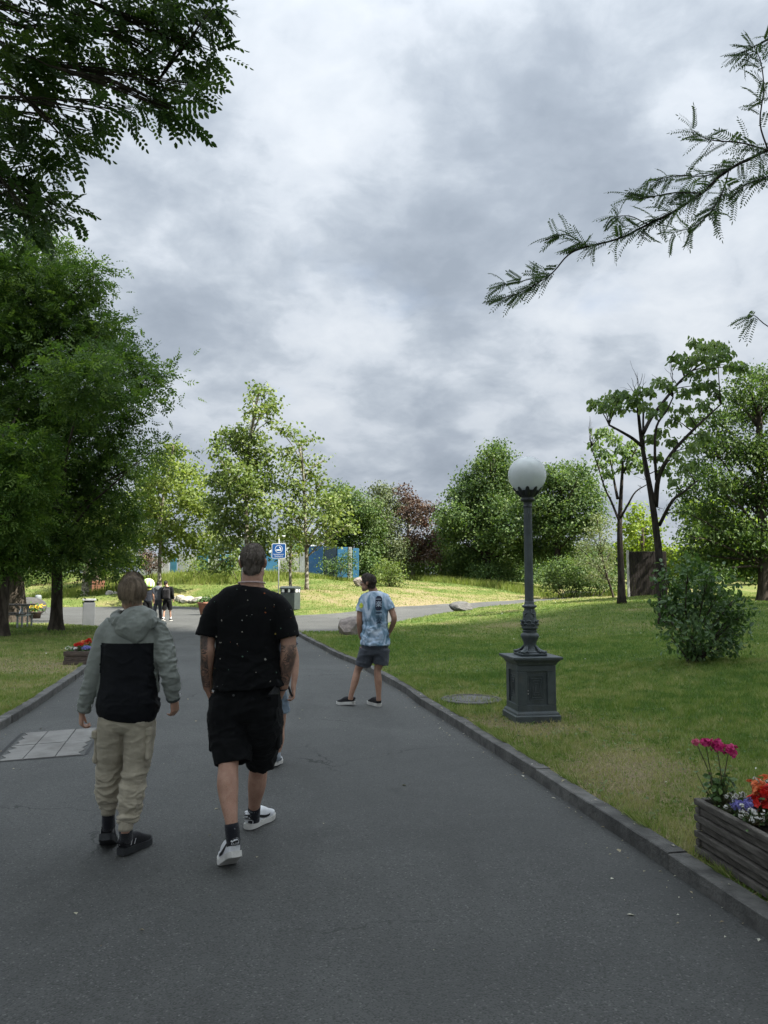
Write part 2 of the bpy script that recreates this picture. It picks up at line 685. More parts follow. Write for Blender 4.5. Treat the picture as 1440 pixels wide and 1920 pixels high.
def sdist(P, poly):
    d = np.full(len(P), 1e9)
    for i in range(len(poly)):
        a, b = poly[i - 1], poly[i]
        ab = b - a
        t = np.clip(((P - a) @ ab) / (ab @ ab + 1e-12), 0, 1)
        d = np.minimum(d, np.linalg.norm(P - a - t[:, None] * ab, axis=1))
    return np.where(inside(P, poly), -d, d)


CTRL = []
for px, py, D in ((1310, 1243, 12.5), (1245, 1172, 24), (1165, 1132, 30), (1240, 1116, 38), (1432, 1128, 34), (1440, 1240, 12.6), (1040, 1180, 25.5), (1150, 1160, 25), (900, 1195, 22.3), (800, 1180, 25.6),
                  (1000, 1132, 44), (1090, 1123, 50), (1150, 1126, 42), (1360, 1150, 26),
                  (575, 1106, 47), (545, 1110, 49), (300, 1108, 54), (460, 1112, 46), (160, 1120, 56), (178, 1112, 60), (380, 1076, 62), (480, 1076, 62), (600, 1079, 63), (660, 1079, 65),
                  (685, 1098, 57), (730, 1099, 57), (800, 1087, 72), (850, 1086, 74), (940, 1090, 70), (1030, 1106, 62), (1100, 1110, 60), (700, 1104, 53), (800, 1108, 55), (900, 1112, 57), (620, 1102, 53),
                  (680, 1120, 46), (780, 1117, 50), (900, 1119, 55.5), (620, 1128, 43), (560, 1130, 42), (440, 1125, 48), (350, 1118, 55), (250, 1112, 56), (100, 1110, 62), (40, 1105, 62), (0, 1100, 65),
                  (750, 1088, 70), (650, 1085, 64), (300, 1088, 60), (200, 1085, 64)):
    CTRL.append(at(px, py, D))
for x, y, z in ((2.6, 2, .10), (4, 0, .15), (8, 0, .3), (3, 6, .11), (5, 6, .2), (10, 8, .45), (1.72, 8.9, .10), (3, 11, .14), (0.9, 12, .10), (0.5, 16, .10), (0, 20, .08), (3, 17, .10), (-0.5, 26, .03), (1, 31, .03),
                (-6, 6, .10), (-5, 2, .08), (-10, 8, .12), (-8, 14, .10), (-11, 20, .11), (-10, 24, .10), (-16, 22, .15), (-14, 28, .06), (-25, 25, .2), (-30, 10, .3),
                (-50, 70, 2.2), (-90, 100, 3), (90, 100, 3), (60, 60, 2.0), (40, 30, 1.2), (30, 12, .9), (60, 0, 1.5), (0, 110, 2.6), (40, 110, 2.8), (-40, 120, 2.8), (-50, 0, .6), (0, -8, .1), (60, -8, 1), (-60, -8, .6), (-60, 45, .1), (-60, 25, .2), (-45, 58, 1.4),
                (0, 190, 3), (120, 190, 3), (-120, 190, 3)):
    CTRL.append((x, y, z))
for p in list(PATH_N[::1]) + list(PATH_F[::1]):
    CTRL.append(tuple(p))
CTRL = np.array(CTRL, float)


def _phi(r):
    return np.sqrt(r * r + 2.0)


_A = _phi(np.linalg.norm(CTRL[:, None, :2] - CTRL[None, :, :2], axis=-1))
_W = np.linalg.solve(_A + 0.02 * np.eye(len(CTRL)) * -1.0, CTRL[:, 2] - CTRL[:, 2].mean())


def rbf(P):
    out = np.empty(len(P))
    for i in range(0, len(P), 20000):
        q = P[i:i + 20000]
        out[i:i + 20000] = _phi(np.linalg.norm(q[:, None] - CTRL[None, :, :2], axis=-1)) @ _W
    return out + CTRL[:, 2].mean()


def land(P, full=False):
    """height of the turf; sinks below the asphalt inside the road"""
    P = np.asarray(P, float)[:, :2]
    sp = sdist(P, PLAZA)
    sq = sdist(P, PATH_POLY)
    h = rbf(P)
    behind = P[:, 1] < -3.2
    kerbed = 1 - sstep(23.6, 25.0, P[:, 1])
    kerbed = np.where(P[:, 0] < xline(L_KERB, P[:, 1]) + 1.0, 1 - sstep(26.5, 28.2, P[:, 1]), kerbed)
    lip = 0.088 * kerbed + 0.012 * (1 - kerbed)
    mix = sstep(0.1, 3.0, sp)
    far = lip * (1 - mix) + np.maximum(h, 0.02) * mix
    mq = sstep(0.0, 1.2, sq)
    edge = np.where(sq < sp, h + 0.0 + 0.015 * np.clip(sq / 0.2, 0, 1), far)
    z = np.where(sq < 1.5, edge * (1 - mq) + np.minimum(h + 0.02, h + 0.02) * mq, far)
    z = np.where((sq < 1.5) & (sp < 3), np.minimum(z, np.maximum(far, 0) * 1.0 + 0.02 + mix), z)
    s = np.minimum(sp, sq)
    kz = np.where(kerbed > 0.5, np.clip((s - 0.06) / 0.03, 0, 1), np.clip(s / 0.25, -1, 1) * 0.5 + 0.5)
    road = np.where(sq < 0, h, 0.0) - 0.10
    z = road * (1 - kz) + z * kz
    z = z + (fbm(np.c_[P * 1.3, P[:, 0] * 0], 1.0, 3, 41) - 0.5) * 0.05 * sstep(0.3, 1.5, s)
    return (z, s, kerbed) if full else z


def dryness(P):
    """where the mown turf is yellowed and thin"""
    P3 = np.c_[P[:, :2], np.zeros(len(P))]
    d = fbm(P3, 0.55, 4, 71) * 1.0 + (fbm(P3, 2.6, 3, 75) - 0.5) * 0.5 - 0.12
    s = sdist(P[:, :2], PLAZA)
    d = d + 0.17 * np.exp(-(s / 0.7) ** 2) * (P[:, 1] < 24)
    for x, y, r, a in ((1.75, 8.6, .8, .26), (2.1, 6.6, .7, .28), (1.6, 5.6, .5, .2), (1.2, 10.6, .8, .16), (-6.4, 13.5, 2.2, .2), (-5.3, 12.0, 1.0, .2), (-9, 17.5, 3.5, .16), (2.3, 5.0, .7, .2), (9, 17, 3, .1), (7, 12.5, 2, .12)):
        d = d + a * np.exp(-((P[:, 0] - x) ** 2 + (P[:, 1] - y) ** 2) / r ** 2)
    far = sstep(36, 44, P[:, 1] + np.minimum(P[:, 0], 0) * 0.3)
    d = d + 0.30 * far * np.exp(-((P[:, 1] - 44 - 0.5 * P[:, 0]) / 9) ** 2) * (P[:, 0] > -6) + 0.09 * far  # far field drier, its colour also lifted to stand for sunlight
    d = d - 0.16 * np.exp(-((P[:, 0] - 4.5) ** 2 / 14 + (P[:, 1] - 17) ** 2 / 60))
    return np.clip(d, 0, 1)


# columns of the ground sheet follow the two kerbs so that the turf meets them exactly
def build_ground():
    ys = np.concatenate([np.linspace(-60, -8, 8), np.linspace(-7, 2, 12), np.arange(2.3, 24, 0.22), np.arange(24, 76, 0.45), np.geomspace(76.5, 900, 26)])
    u = np.linspace(0, 1, 85) ** 2.4
    outR = 0.095 + u * 70
    outR = np.concatenate([outR, [100, 160, 300, 600]])
    mid = np.linspace(0, 1, 34)
    V = []
    for y in ys:
        xl, xr = xline(L_KERB, min(y, 26.4)), xline(R_KERB, min(y, 24.3))
        if y > 24.3:
            xr = xr - 0.05 * (y - 24.3)
        row = np.concatenate([xl - outR[::-1], [xl - 0.085, xl - 0.06], xl + (xr - xl) * mid, [xr + 0.06, xr + 0.085], xr + outR])
        V.append(np.c_[row, np.full(len(row), y)])
    n = len(V[0])
    P = np.vstack(V)
    z = land(P)
    i = np.arange(len(ys) - 1)[:, None]
    j = np.arange(n - 1)[None]
    Q = np.stack([i * n + j, i * n + j + 1, (i + 1) * n + j + 1, (i + 1) * n + j], -1).reshape(-1, 4)
    m = bpy.data.materials.new('turf')
    m.use_nodes = True
    nt = NT(m.node_tree)
    a = nt.add('ShaderNodeAttribute', {'attribute_name': 'dry'})
    tc = nt.add('ShaderNodeTexCoord').outputs['Object']
    f = nt.noise(tc, 16.0, 6.0, 0.7)
    d = nt.math('ADD', a.outputs['Fac'], nt.math('MULTIPLY', nt.math('SUBTRACT', f, 0.5), 0.7))
    col = nt.ramp(d, [(0.18, (.085, .125, .030)), (0.42, (.125, .16, .042)), (0.62, (.20, .19, .075)), (0.85, (.25, .205, .115))])
    spk = nt.smooth(nt.noise(tc, 55.0, 3.0, 0.7), 0.42, 0.62)
    col = nt.mix(nt.math('MULTIPLY', spk, 0.8), col, nt.vec('MULTIPLY', col, (0.4, 0.42, 0.4)))
    p = nt.add('ShaderNodeBsdfPrincipled', Base_Color=col, Roughness=0.95)
    p.inputs['Specular IOR Level'].default_value = 0.1
    nt.set(p.inputs['Normal'], nt.add('ShaderNodeBump', Strength=0.8, Distance=0.04, Height=nt.noise(tc, 30.0, 5.0, 0.7)))
    nt.add('ShaderNodeOutputMaterial', Surface=p)
    o = mk('ground', np.c_[P, z], [Q], m, smooth=True, attrs={'dry': dryness(P)})
    tag(o, kind='structure')


build_ground()


def asphalt(name, base, seed):
    m = bpy.data.materials.new(name)
    m.use_nodes = True
    nt = NT(m.node_tree)
    tc = nt.add('ShaderNodeTexCoord').outputs['Object']
    tc = nt.vec('ADD', tc, (seed, seed * 2, 0))
    big = nt.noise(tc, 0.45, 5.0, 0.6, 0.4)
    midn = nt.noise(tc, 4.0, 5.0, 0.6)
    col = nt.mix(nt.smooth(big, 0.35, 0.65), tuple(x * 0.86 for x in base), tuple(x * 1.12 for x in base))
    col = nt.mix(nt.math('MULTIPLY', nt.smooth(midn, 0.4, 0.7), 0.35), col, tuple(x * 1.25 for x in base))
    vor = nt.add('ShaderNodeTexVoronoi', {'feature': 'F1'}, Vector=tc, Scale=130.0)
    chip = nt.add('ShaderNodeSeparateColor', i0=vor.outputs['Color'])
    lit = nt.smooth(chip.outputs[0], 0.90, 1.0)
    col = nt.mix(nt.math('MULTIPLY', lit, 0.7), col, (0.16, 0.158, 0.15))
    drk = nt.smooth(chip.outputs[1], 0.6, 0.9)
    col = nt.mix(nt.math('MULTIPLY', drk, 0.6), col, tuple(x * 0.42 for x in base))
    # old repairs, oily stains and hairline cracks
    pt = nt.smooth(nt.noise(tc, 0.23, 2.0, 0.4, 0.2), 0.52, 0.545)
    col = nt.mix(nt.math('MULTIPLY', pt, 0.28), col, tuple(x * 0.6 for x in base))
    stn = nt.smooth(nt.noise(tc, 1.3, 5.0, 0.65, 0.8), 0.60, 0.74)
    col = nt.mix(nt.math('MULTIPLY', stn, 0.5), col, tuple(x * 0.5 for x in base))
    cw = nt.vec('ADD', tc, nt.vec('MULTIPLY', nt.noise(tc, 2.2, 5.0, 0.65, 0, 1), (0.55, 0.55, 0.0)))
    crk = nt.add('ShaderNodeTexVoronoi', {'feature': 'DISTANCE_TO_EDGE'}, Vector=cw, Scale=0.42)
    cl = nt.math('SUBTRACT', 1.0, nt.smooth(crk.outputs['Distance'], 0.0012, 0.0045))
    cm = nt.smooth(nt.noise(tc, 0.5, 3.0, 0.5, 0.0), 0.50, 0.62)
    col = nt.mix(nt.math('MULTIPLY', nt.math('MULTIPLY', cl, cm), 0.85), col, tuple(x * 0.22 for x in base))
    # long faint wear streaks and hairline seams
    st = nt.noise(nt.vec('MULTIPLY', tc, (2.2, 0.16, 1.0)), 1.0, 4.0, 0.6, 0.3)
    col = nt.mix(nt.math('MULTIPLY', nt.smooth(st, 0.5, 0.7), 0.34), col, tuple(x * 0.6 for x in base))
    dust = nt.smooth(nt.noise(tc, 300.0, 2.0, 0.5), 0.72, 0.78)
    col = nt.mix(nt.math('MULTIPLY', dust, 0.4), col, (0.20, 0.195, 0.18))
    p = nt.add('ShaderNodeBsdfPrincipled', Base_Color=col, Roughness=0.82)
    p.inputs['Specular IOR Level'].default_value = 0.32
    hgt = nt.math('ADD', nt.math('MULTIPLY', vor.outputs['Distance'], -0.7), nt.math('MULTIPLY', nt.noise(tc, 60.0, 4.0, 0.6), 0.8))
    nt.set(p.inputs['Normal'], nt.add('ShaderNodeBump', Strength=0.55, Distance=0.008, Height=hgt))
    nt.add('ShaderNodeOutputMaterial', Surface=p)
    return m


def build_roads():
    from mathutils.geometry import tessellate_polygon
    ext = np.vstack([PLAZA])
    tris = tessellate_polygon([[Vector((x, y, 0)) for x, y in ext]])
    a = asphalt('road_asphalt', (0.071, 0.0725, 0.068), 0.0)
    o = mk('road', np.c_[ext, np.zeros(len(ext))], [np.array(tris)], a)
    tag(o, kind='structure')
    # the stretch of road behind the camera
    V = [(-2.35, -3, 0), (2.75, -3, 0), (4.3, -14, 0), (-0.7, -14, 0)]
    o = mk('road', np.array(V), [np.array([[0, 3, 2, 1]])], a)
    tag(o, kind='structure')
    n = len(PATH_N)
    t = np.linspace(0, n - 1, 120)
    A = np.stack([np.interp(t, np.arange(n), PATH_N[:, k]) for k in range(2)], -1)
    B = np.stack([np.interp(t, np.arange(n), PATH_F[:, k]) for k in range(2)], -1)
    w = np.linspace(0, 1, 14)
    P = (A[:, None] * (1 - w[None, :, None]) + B[:, None] * w[None, :, None]).reshape(-1, 2)
    z = rbf(P)
    z = z * np.clip(np.repeat(t, 14) / 2.0, 0, 1) + 0.004
    i = np.arange(119)[:, None]
    j = np.arange(13)[None]
    Q = np.stack([i * 14 + j, i * 14 + j + 1, (i + 1) * 14 + j + 1, (i + 1) * 14 + j], -1).reshape(-1, 4)
    o = mk('path', np.c_[P, z], [Q], asphalt('path_asphalt', (0.085, 0.086, 0.080), 9.0), smooth=True)
    tag(o, kind='structure')


build_roads()


def build_kerbs():
    m1 = mat('kerb_stone', (.125, .122, .112), (.066, .065, .060), 7.0, 0.9, 0.8, 45.0, dirt=0.5)
    nt = m1.node_tree
    pb = next(n for n in nt.nodes if n.type == 'BSDF_PRINCIPLED')
    src = pb.inputs['Base Color'].links[0].from_socket
    oi = nt.nodes.new('ShaderNodeObjectInfo')
    mr = nt.nodes.new('ShaderNodeMapRange')
    nt.links.new(oi.outputs['Random'], mr.inputs[0])
    mr.inputs[3].default_value, mr.inputs[4].default_value = 0.78, 1.2
    sc_ = nt.nodes.new('ShaderNodeVectorMath')
    sc_.operation = 'SCALE'
    nt.links.new(src, sc_.inputs[0])
    nt.links.new(mr.outputs[0], sc_.inputs['Scale'])
    nt.links.new(sc_.outputs[0], pb.inputs['Base Color'])
    # every stone gets its own stretch of the grain
    for n in nt.nodes:
        if n.type == 'TEX_NOISE':
            n.noise_dimensions = '4D'
            mw = nt.nodes.new('ShaderNodeMath')
            mw.operation = 'MULTIPLY'
            mw.inputs[1].default_value = 40.0
            nt.links.new(oi.outputs['Random'], mw.inputs[0])
            nt.links.new(mw.outputs[0], n.inputs['W'])
    for side, K, s in ((1, R_KERB, 1), (-1, L_KERB, -1)):
        root = thing('kerb', None, None, (K[3, 0], K[3, 1], 0), kind='structure')
        # walk the curve in one metre stones
        pts = catmull(K, 12)
        seg = np.r_[0, np.cumsum(np.linalg.norm(np.diff(pts, axis=0), axis=1))]
        off = 0.63 if side > 0 else 0.25
        L = seg[-1]
        proto = None
        for a in np.arange(off - 1.0, L, 1.0):
            a0, a1 = max(a, 0) + 0.004, min(a + 1.0, L) - 0.004
            if a1 - a0 < 0.2:
                continue
            p0 = np.array([np.interp(a0, seg, pts[:, k]) for k in range(2)])
            p1 = np.array([np.interp(a1, seg, pts[:, k]) for k in range(2)])
            d = unit(p1 - p0)
            nrm = np.array([d[1], -d[0]]) * s
            c = (p0 + p1) / 2 + nrm * 0.062
            ang = math.atan2(d[1], d[0])
            jig = RNG.normal(0, 1, 3) * (0.0025, 0.002, 0.003)
            if proto is None:
                b = MB()
                xs = np.linspace(-0.5, 0.5, 6)
                prof = [(-.062, -.12), (-.062, .083), (-.059, .091), (-.052, .096), (.055, .096), (.062, .090), (.062, -.12)]
                rings = np.array([[[x, y, z] for y, z in prof] for x in xs])
                rings += RNG.normal(0, .0012, rings.shape) * (0, 1, 1)
                b.ring_loft(rings)
                o = b.build('kerbstone', m1, org=(0, 0, 0))
                proto = o
            else:
                o = proto.copy()
                COL.objects.link(o)
            o.parent = root
            o.location = (c[0] - root.location[0] + jig[0], c[1] - root.location[1], jig[1])
            o.rotation_euler = (0, 0, ang + jig[2])
            o.scale = ((np.linalg.norm(p1 - p0)), 1, 1)
            ORG[o.name] = np.array([c[0], c[1], 0])


build_kerbs()


def build_slabs():
    """concrete slabs let into the asphalt, cut ragged along two sides"""
    m = mat('slab_concrete', (.20, .195, .18), (.145, .14, .128), 3.5, 0.9, 0.35, 70.0, dirt=0.35, stretch=(1, 1, 1))
    A, B, C, Dd = np.array([-3.52, 7.19]), np.array([-2.86, 7.46]), np.array([-3.20, 8.83]), np.array([-3.86, 8.50])
    root = thing('slab_paving', 'pale concrete slabs with ragged cut edges let into the dark asphalt', 'paving', (-3.3, 8.0, 0))
    def q(u, v):
        return (A * (1 - u) + B * u) * (1 - v) + (Dd * (1 - u) + C * u) * v
    cols = [(0.0, 0.27), (0.285, 0.655), (0.67, 1.0)]
    rows = [(0.0, 0.485), (0.50, 1.0)]
    for ci, (u0, u1) in enumerate(cols):
        for ri, (v0, v1) in enumerate(rows):
            n = 7
            left = [(u0, v) for v in np.linspace(v1, v0, n)]
            right = [(u1, v) for v in np.linspace(v0, v1, n)]
            if ci == 0:
                left = [(u0 + (0.05 if k % 2 else -0.03) + RNG.uniform(-.02, .02), v) for k, (_, v) in enumerate(left)]
            if ci == 2:
                right = [(u1 + (-0.06 if k % 2 else 0.0) + RNG.uniform(-.02, .02), v) for k, (_, v) in enumerate(right)]
            out = [q(u, v) for u, v in left + right]
            b = MB()
            dz = 0.006 + RNG.uniform(-.0015, .0015)
            b.prism([(p[0], p[1]) for p in out], -0.04, dz, lambda u, v, d: (u, v, d))
            b.build('slab', m, root)
    # dark bitumen joint strip round the slabs
    mj = mat('bitumen', (.018, .018, .019), (.03, .03, .03), 20, 0.6)
    for k, (u0, v0, u1, v1, w) in enumerate(((-0.07, -0.02, 1.02, -0.02, .02), (-0.08, 1.012, 1.03, 1.012, .016), (-0.08, 0, -0.08, 1, .035), (1.045, 0, 1.045, 1, .03))):
        p0, p1 = q(u0, v0), q(u1, v1)
        d = unit(p1 - p0)
        nn = np.array([-d[1], d[0]]) * w / 2
        b = MB()
        b.raw([(*(p0 - nn), .003), (*(p1 - nn), .003), (*(p1 + nn), .003), (*(p0 + nn), .003)], np.array([[0, 1, 2, 3]]))
        b.build('joint_strip', mj, root)


build_slabs()


# ------------------------------------------------------------------ turf blades and what lies in them
def blades(P, hgt, wid, lean=0.5, seg=1):
    n = len(P)
    a = RNG.uniform(0, 2 * np.pi, n)
    side = np.stack([np.cos(a), np.sin(a), np.zeros(n)], -1) * (wid[:, None] / 2)
    b = RNG.uniform(0, 2 * np.pi, n)
    k = RNG.uniform(0.1, 1.0, n) * lean
    tip = P + np.stack([np.cos(b) * k * hgt, np.sin(b) * k * hgt, hgt * np.sqrt(1 - 0.6 * np.minimum(k, 1) ** 2)], -1)
    V = np.stack([P - side, P + side, tip], 1).reshape(-1, 3)
    F = np.arange(3 * n).reshape(-1, 3)
    return V, F


def sample_turf(n, y0, y1, xlim=None, margin=1.25):
    """random points on the turf that the lens can take in, with a wide margin"""
    y = np.sqrt(RNG.uniform(y0 ** 2, y1 ** 2, n))
    w = y * 0.52 * margin + 0.8
    x = RNG.uniform(-1, 1, n) * w
    P = np.stack([x, y], -1)
    z, s, kb = land(P, True)
    lim = np.where(kb > 0.5, 0.125, 0.0)
    ok = s > lim - 0.01
    return np.c_[P, z][ok], s[ok]


def build_grass():
    Vs, Fs, Ts = [], [], []
    off = 0
    for y0, y1, n, h0, w0 in ((3.2, 7.5, 150000, .048, .0074), (7.5, 13, 255000, .050, .0100), (13, 22, 180000, .050, .014), (22, 40, 150000, .06, .026), (40, 75, 150000, .085, .05)):
        P, s = sample_turf(n, y0, y1)
        d = dryness(P)
        keep = RNG.uniform(0, 1, len(P)) > np.clip(d - 0.45, 0, 1) * 1.0
        if y0 > 20:
            keep &= ~((P[:, 1] > 76))
        P, d, s = P[keep], d[keep], s[keep]
        h = h0 * RNG.uniform(0.5, 1.25, len(P)) * (1.25 - 0.5 * d)
        nearedge = np.exp(-(s / 0.25) ** 2)
        tuft = fbm(P * (1, 1, 0), 5.0, 3, 55)
        h = h * (1 + 0.4 * nearedge) * (0.25 + 1.5 * tuft)
        V, F = blades(P, h, w0 * RNG.uniform(0.6, 1.3, len(P)), 0.9)
        Vs.append(V)
        Fs.append(F + off)
        off += len(V)
        t = np.clip(d * 0.9 + (tuft - .5) * 1.15 + (fbm(P * (1, 1, 0), 14.0, 2, 58) - .5) * .7 + RNG.normal(0, 0.14, len(P)), 0, 1)
        Ts.append(np.repeat(t, 3))
    m = leaf_mat('grass_blade', (.090, .165, .036), (.190, .250, .066), (.36, .33, .175), 0.30, 0.6, 0.2, (1.1, 1.25, 0.5))
    o = mk('grass', np.vstack(Vs), [np.vstack(Fs)], m, attrs={'tint': np.concatenate(Ts)})
    tag(o, kind='stuff')
    # uncut grass along the foot of the painted wall and the hedges
    Vs, Fs, Ts = [], [], []
    off = 0
    for xa, ya, xb, yb, wd, n, h0 in ((-26, 60, -7.5, 60.5, 3.2, 9000, .55), (-7.5, 61, 0.0, 63, 1.6, 2200, .35), (2.0, 69, 12, 60, 2.4, 4200, .6), (12, 59, 20, 56, 2.0, 2500, .5), (-26, 58, -19, 57, 3, 1800, .5), (3, 71, 6.5, 71, 2, 900, .8)):
        t = RNG.uniform(0, 1, n)
        x = xa + (xb - xa) * t + RNG.normal(0, 0.4, n)
        y = ya + (yb - ya) * t + RNG.uniform(-wd, wd, n) * 0.6
        P = np.c_[x, y]
        P = np.c_[P, land(P)]
        V, F = blades(P, h0 * RNG.uniform(.4, 1.15, n), RNG.uniform(.03, .07, n), 0.5)
        Vs.append(V)
        Fs.append(F + off)
        off += len(V)
        Ts.append(np.repeat(np.clip(RNG.normal(.5, .2, n), 0, 1), 3))
    m = leaf_mat('tall_grass_blade', (.10, .15, .025), (.17, .22, .05), (.30, .28, .11), 0.4, 0.6, 0.2)
    o = mk('tall_grass', np.vstack(Vs), [np.vstack(Fs)], m, attrs={'tint': np.concatenate(Ts)})
    tag(o, kind='stuff')


build_grass()


def scatter_flecks(name, P, size, mats_t, kind='stuff', up=0.02):
    """small crumpled flakes (petals, bits of leaf) lying about"""
    n = len(P)
    a = RNG.uniform(0, 2 * np.pi, n)
    u = np.stack([np.cos(a), np.sin(a), RNG.uniform(-.3, .3, n)], -1) * size[:, None]
    v = np.stack([-np.sin(a), np.cos(a), RNG.uniform(-.3, .3, n)], -1) * (size * RNG.uniform(.4, .9, n))[:, None]
    c = P + np.array([0, 0, up])
    V = np.stack([c - u, c - v + (0, 0, .004), c + u, c + v + (0, 0, .004)], 1).reshape(-1, 3)
    o = mk(name, V, [np.arange(4 * n).reshape(-1, 4)], mats_t, attrs={'tint': np.repeat(RNG.uniform(0, 1, n), 4)})
    return tag(o, kind=kind)


def build_litter():
    mw = leaf_mat('clover_white', (.55, .56, .50), (.7, .7, .64), (.8, .8, .75), 0.2)
    P, s = sample_turf(1500, 5, 45)
    cl = fbm(P * (1, 1, 0), 0.5, 3, 91)
    P = P[cl > 0.55][:230]
    scatter_flecks('clover_flowers', P, RNG.uniform(.006, .014, len(P)) * (1 + P[:, 1] / 22), mw, up=0.045)
    # pale chaff, petals and dry leaves on the asphalt, mostly washed up along the kerb
    Q = []
    for K, s, n in ((R_KERB, -1, 260), (L_KERB, 1, 120)):
        y = RNG.uniform(2.5, 22, n)
        x = xline(K, y) + s * np.abs(RNG.exponential(0.09, n) + 0.01)
        Q.append(np.c_[x, y, np.zeros(n)])
    y = RNG.uniform(2.2, 16, 130)
    x = xline(L_KERB, y) + RNG.uniform(0.02, 0.98, 130) * (xline(R_KERB, y) - xline(L_KERB, y))
    Q.append(np.c_[x, y, np.zeros(130)])
    n = 60
    y = RNG.uniform(3.2, 12, n)
    Q.append(np.c_[xline(R_KERB, y) + RNG.uniform(.02, .12, n), y, np.full(n, .097)])
    P = np.vstack(Q)
    ml = leaf_mat('dry_litter', (.14, .10, .06), (.34, .30, .20), (.55, .53, .45), 0.1)
    scatter_flecks('leaf_litter', P, np.minimum(RNG.exponential(.006, len(P)) + .003, .02), ml, up=0.004)
    # straw and dead stalks in the thin turf beside the kerb
    n = 2600
    y = RNG.uniform(3.3, 14, n)
    x = xline(R_KERB, y) + 0.13 + np.abs(RNG.normal(0, .5, n))
    P = np.c_[x, y]
    P = np.c_[P, land(P) + 0.012]
    a = RNG.uniform(0, 2 * np.pi, n)
    L = RNG.uniform(.02, .07, n)
    u = np.stack([np.cos(a) * L, np.sin(a) * L, RNG.uniform(-.005, .02, n)], -1)
    w = np.stack([-np.sin(a), np.cos(a), np.zeros(n)], -1) * .0016
    V = np.stack([P - u - w, P - u + w, P + u + w, P + u - w], 1).reshape(-1, 3)
    o = mk('dead_stalks', V, [np.arange(4 * n).reshape(-1, 4)], mat('straw', (.30, .25, .13), (.17, .13, .07), 8, 0.9))
    tag(o, kind='stuff')


build_litter()


def build_weeds():
    """clover and plantain leaves in the mown turf, and tufts that hang over the kerb"""
    P, s = sample_turf(9000, 3.6, 16)
    w = fbm(P * (1, 1, 0), 1.1, 3, 33)
    P = P[w > .53][:2600]
    n = len(P)
    C, U, W, S = [], [], [], []
    for k in range(4):
        a = RNG.uniform(0, 6.28, n)
        d = np.stack([np.cos(a), np.sin(a), RNG.uniform(.1, .7, n)], -1)
        d /= np.linalg.norm(d, axis=1, keepdims=True)
        sz = RNG.uniform(.012, .034, n)
        C.append(P + d * sz[:, None] * .6 + (0, 0, .018))
        U.append(d)
        W.append(np.stack([-np.sin(a), np.cos(a), np.zeros(n)], -1))
        S.append(sz)
    C, U, W, S = np.vstack(C), np.vstack(U), np.vstack(W), np.concatenate(S)[:, None]
    v = np.stack([C - U * S * .5, C + W * S * .32, C + U * S * .5, C - W * S * .32], 1).reshape(-1, 3)
    m = leaf_mat('weed_leaf', (.05, .10, .03), (.09, .16, .05), (.15, .22, .08), .25)
    o = mk('weeds', v, [np.arange(len(v)).reshape(-1, 4)], m, attrs={'tint': np.repeat(RNG.uniform(0, 1, len(C)), 4)})
    tag(o, kind='stuff')
    n = 16000
    y = np.concatenate([RNG.uniform(3.0, 23.5, n), RNG.uniform(5, 26, n // 2)])
    sd = np.concatenate([np.ones(n), -np.ones(n // 2)])
    ok = fbm(np.c_[y * 2.3, sd, y * 0], 1.0, 3, 12) > .46
    y, sd = y[ok], sd[ok]
    x = np.where(sd > 0, xline(R_KERB, y), xline(L_KERB, y)) + sd * (.122 + RNG.uniform(-.012, .03, len(y)))
    P = np.c_[x, y, np.full(len(y), .088)]
    h = RNG.uniform(.03, .075, len(y))
    V, F = blades(P, h, RNG.uniform(.004, .008, len(y)) * (1 + y / 20), .9)
    V[2::3, 0] -= sd * h * RNG.uniform(.1, .9, len(y))
    o = mk('kerb_grass', V, [F], bpy.data.materials['grass_blade'], attrs={'tint': np.repeat(np.clip(RNG.normal(.55, .25, len(y)), 0, 1), 3)})
    tag(o, kind='stuff')


build_weeds()

# ------------------------------------------------------------------ cloud that shades the near part of the park
def build_cloud():
    b = MB()
    alt = 190.0
    k = alt / SUN_DIR.z
    ox, oy = SUN_DIR.x * k, SUN_DIR.y * k
    rr = np.random.default_rng(5)
    for i in range(70):
        x = rr.uniform(-130, 110)
        y = rr.uniform(-95, 14)
        r = rr.uniform(16, 26)
        if y + r > 31 + 2.0 * math.sin(x * .13):
            y = 31 + 2.0 * math.sin(x * .13) - r
        b.ellipsoid((x + ox, y + oy, alt + rr.uniform(-3, 3)), (r, r, r * 0.55))
    V, Q = solid(b, 2.6, 2)
    N = normals(V, Q)
    V = V + N * ((fbm(V, 0.12, 4, 3) - 0.5) * 7)[:, None]
    m = bpy.data.materials.new('cloud_vapour')
    m.use_nodes = True
    nt = NT(m.node_tree)
    d = nt.add('ShaderNodeBsdfDiffuse', Color=(.85, .86, .88))
    t = nt.add('ShaderNodeBsdfTranslucent', Color=(.8, .83, .88))
    nt.add('ShaderNodeOutputMaterial', Surface=nt.add('ShaderNodeMixShader', i0=0.55, i1=d, i2=t))
    o = mk('cloud', V, [Q], m, smooth=True)
    tag(o, kind='structure')


build_cloud()


# ------------------------------------------------------------------ leaves
def leaf_quads(C, U, W, L, B, fold=0.12):
    """one folded four-corner leaf per row: centre C, axis U, across W, length L, breadth B"""
    N = np.cross(U, W)
    L, B = np.broadcast_to(L, len(C))[:, None], np.broadcast_to(B, len(C))[:, None]
    v = np.stack([C - U * L / 2, C + W * B / 2 + N * B * fold - U * L * .06, C + U * L / 2, C - W * B / 2 + N * B * fold - U * L * .06], 1)
    n = len(C)
    return v.reshape(-1, 3), np.arange(4 * n).reshape(-1, 4), 4


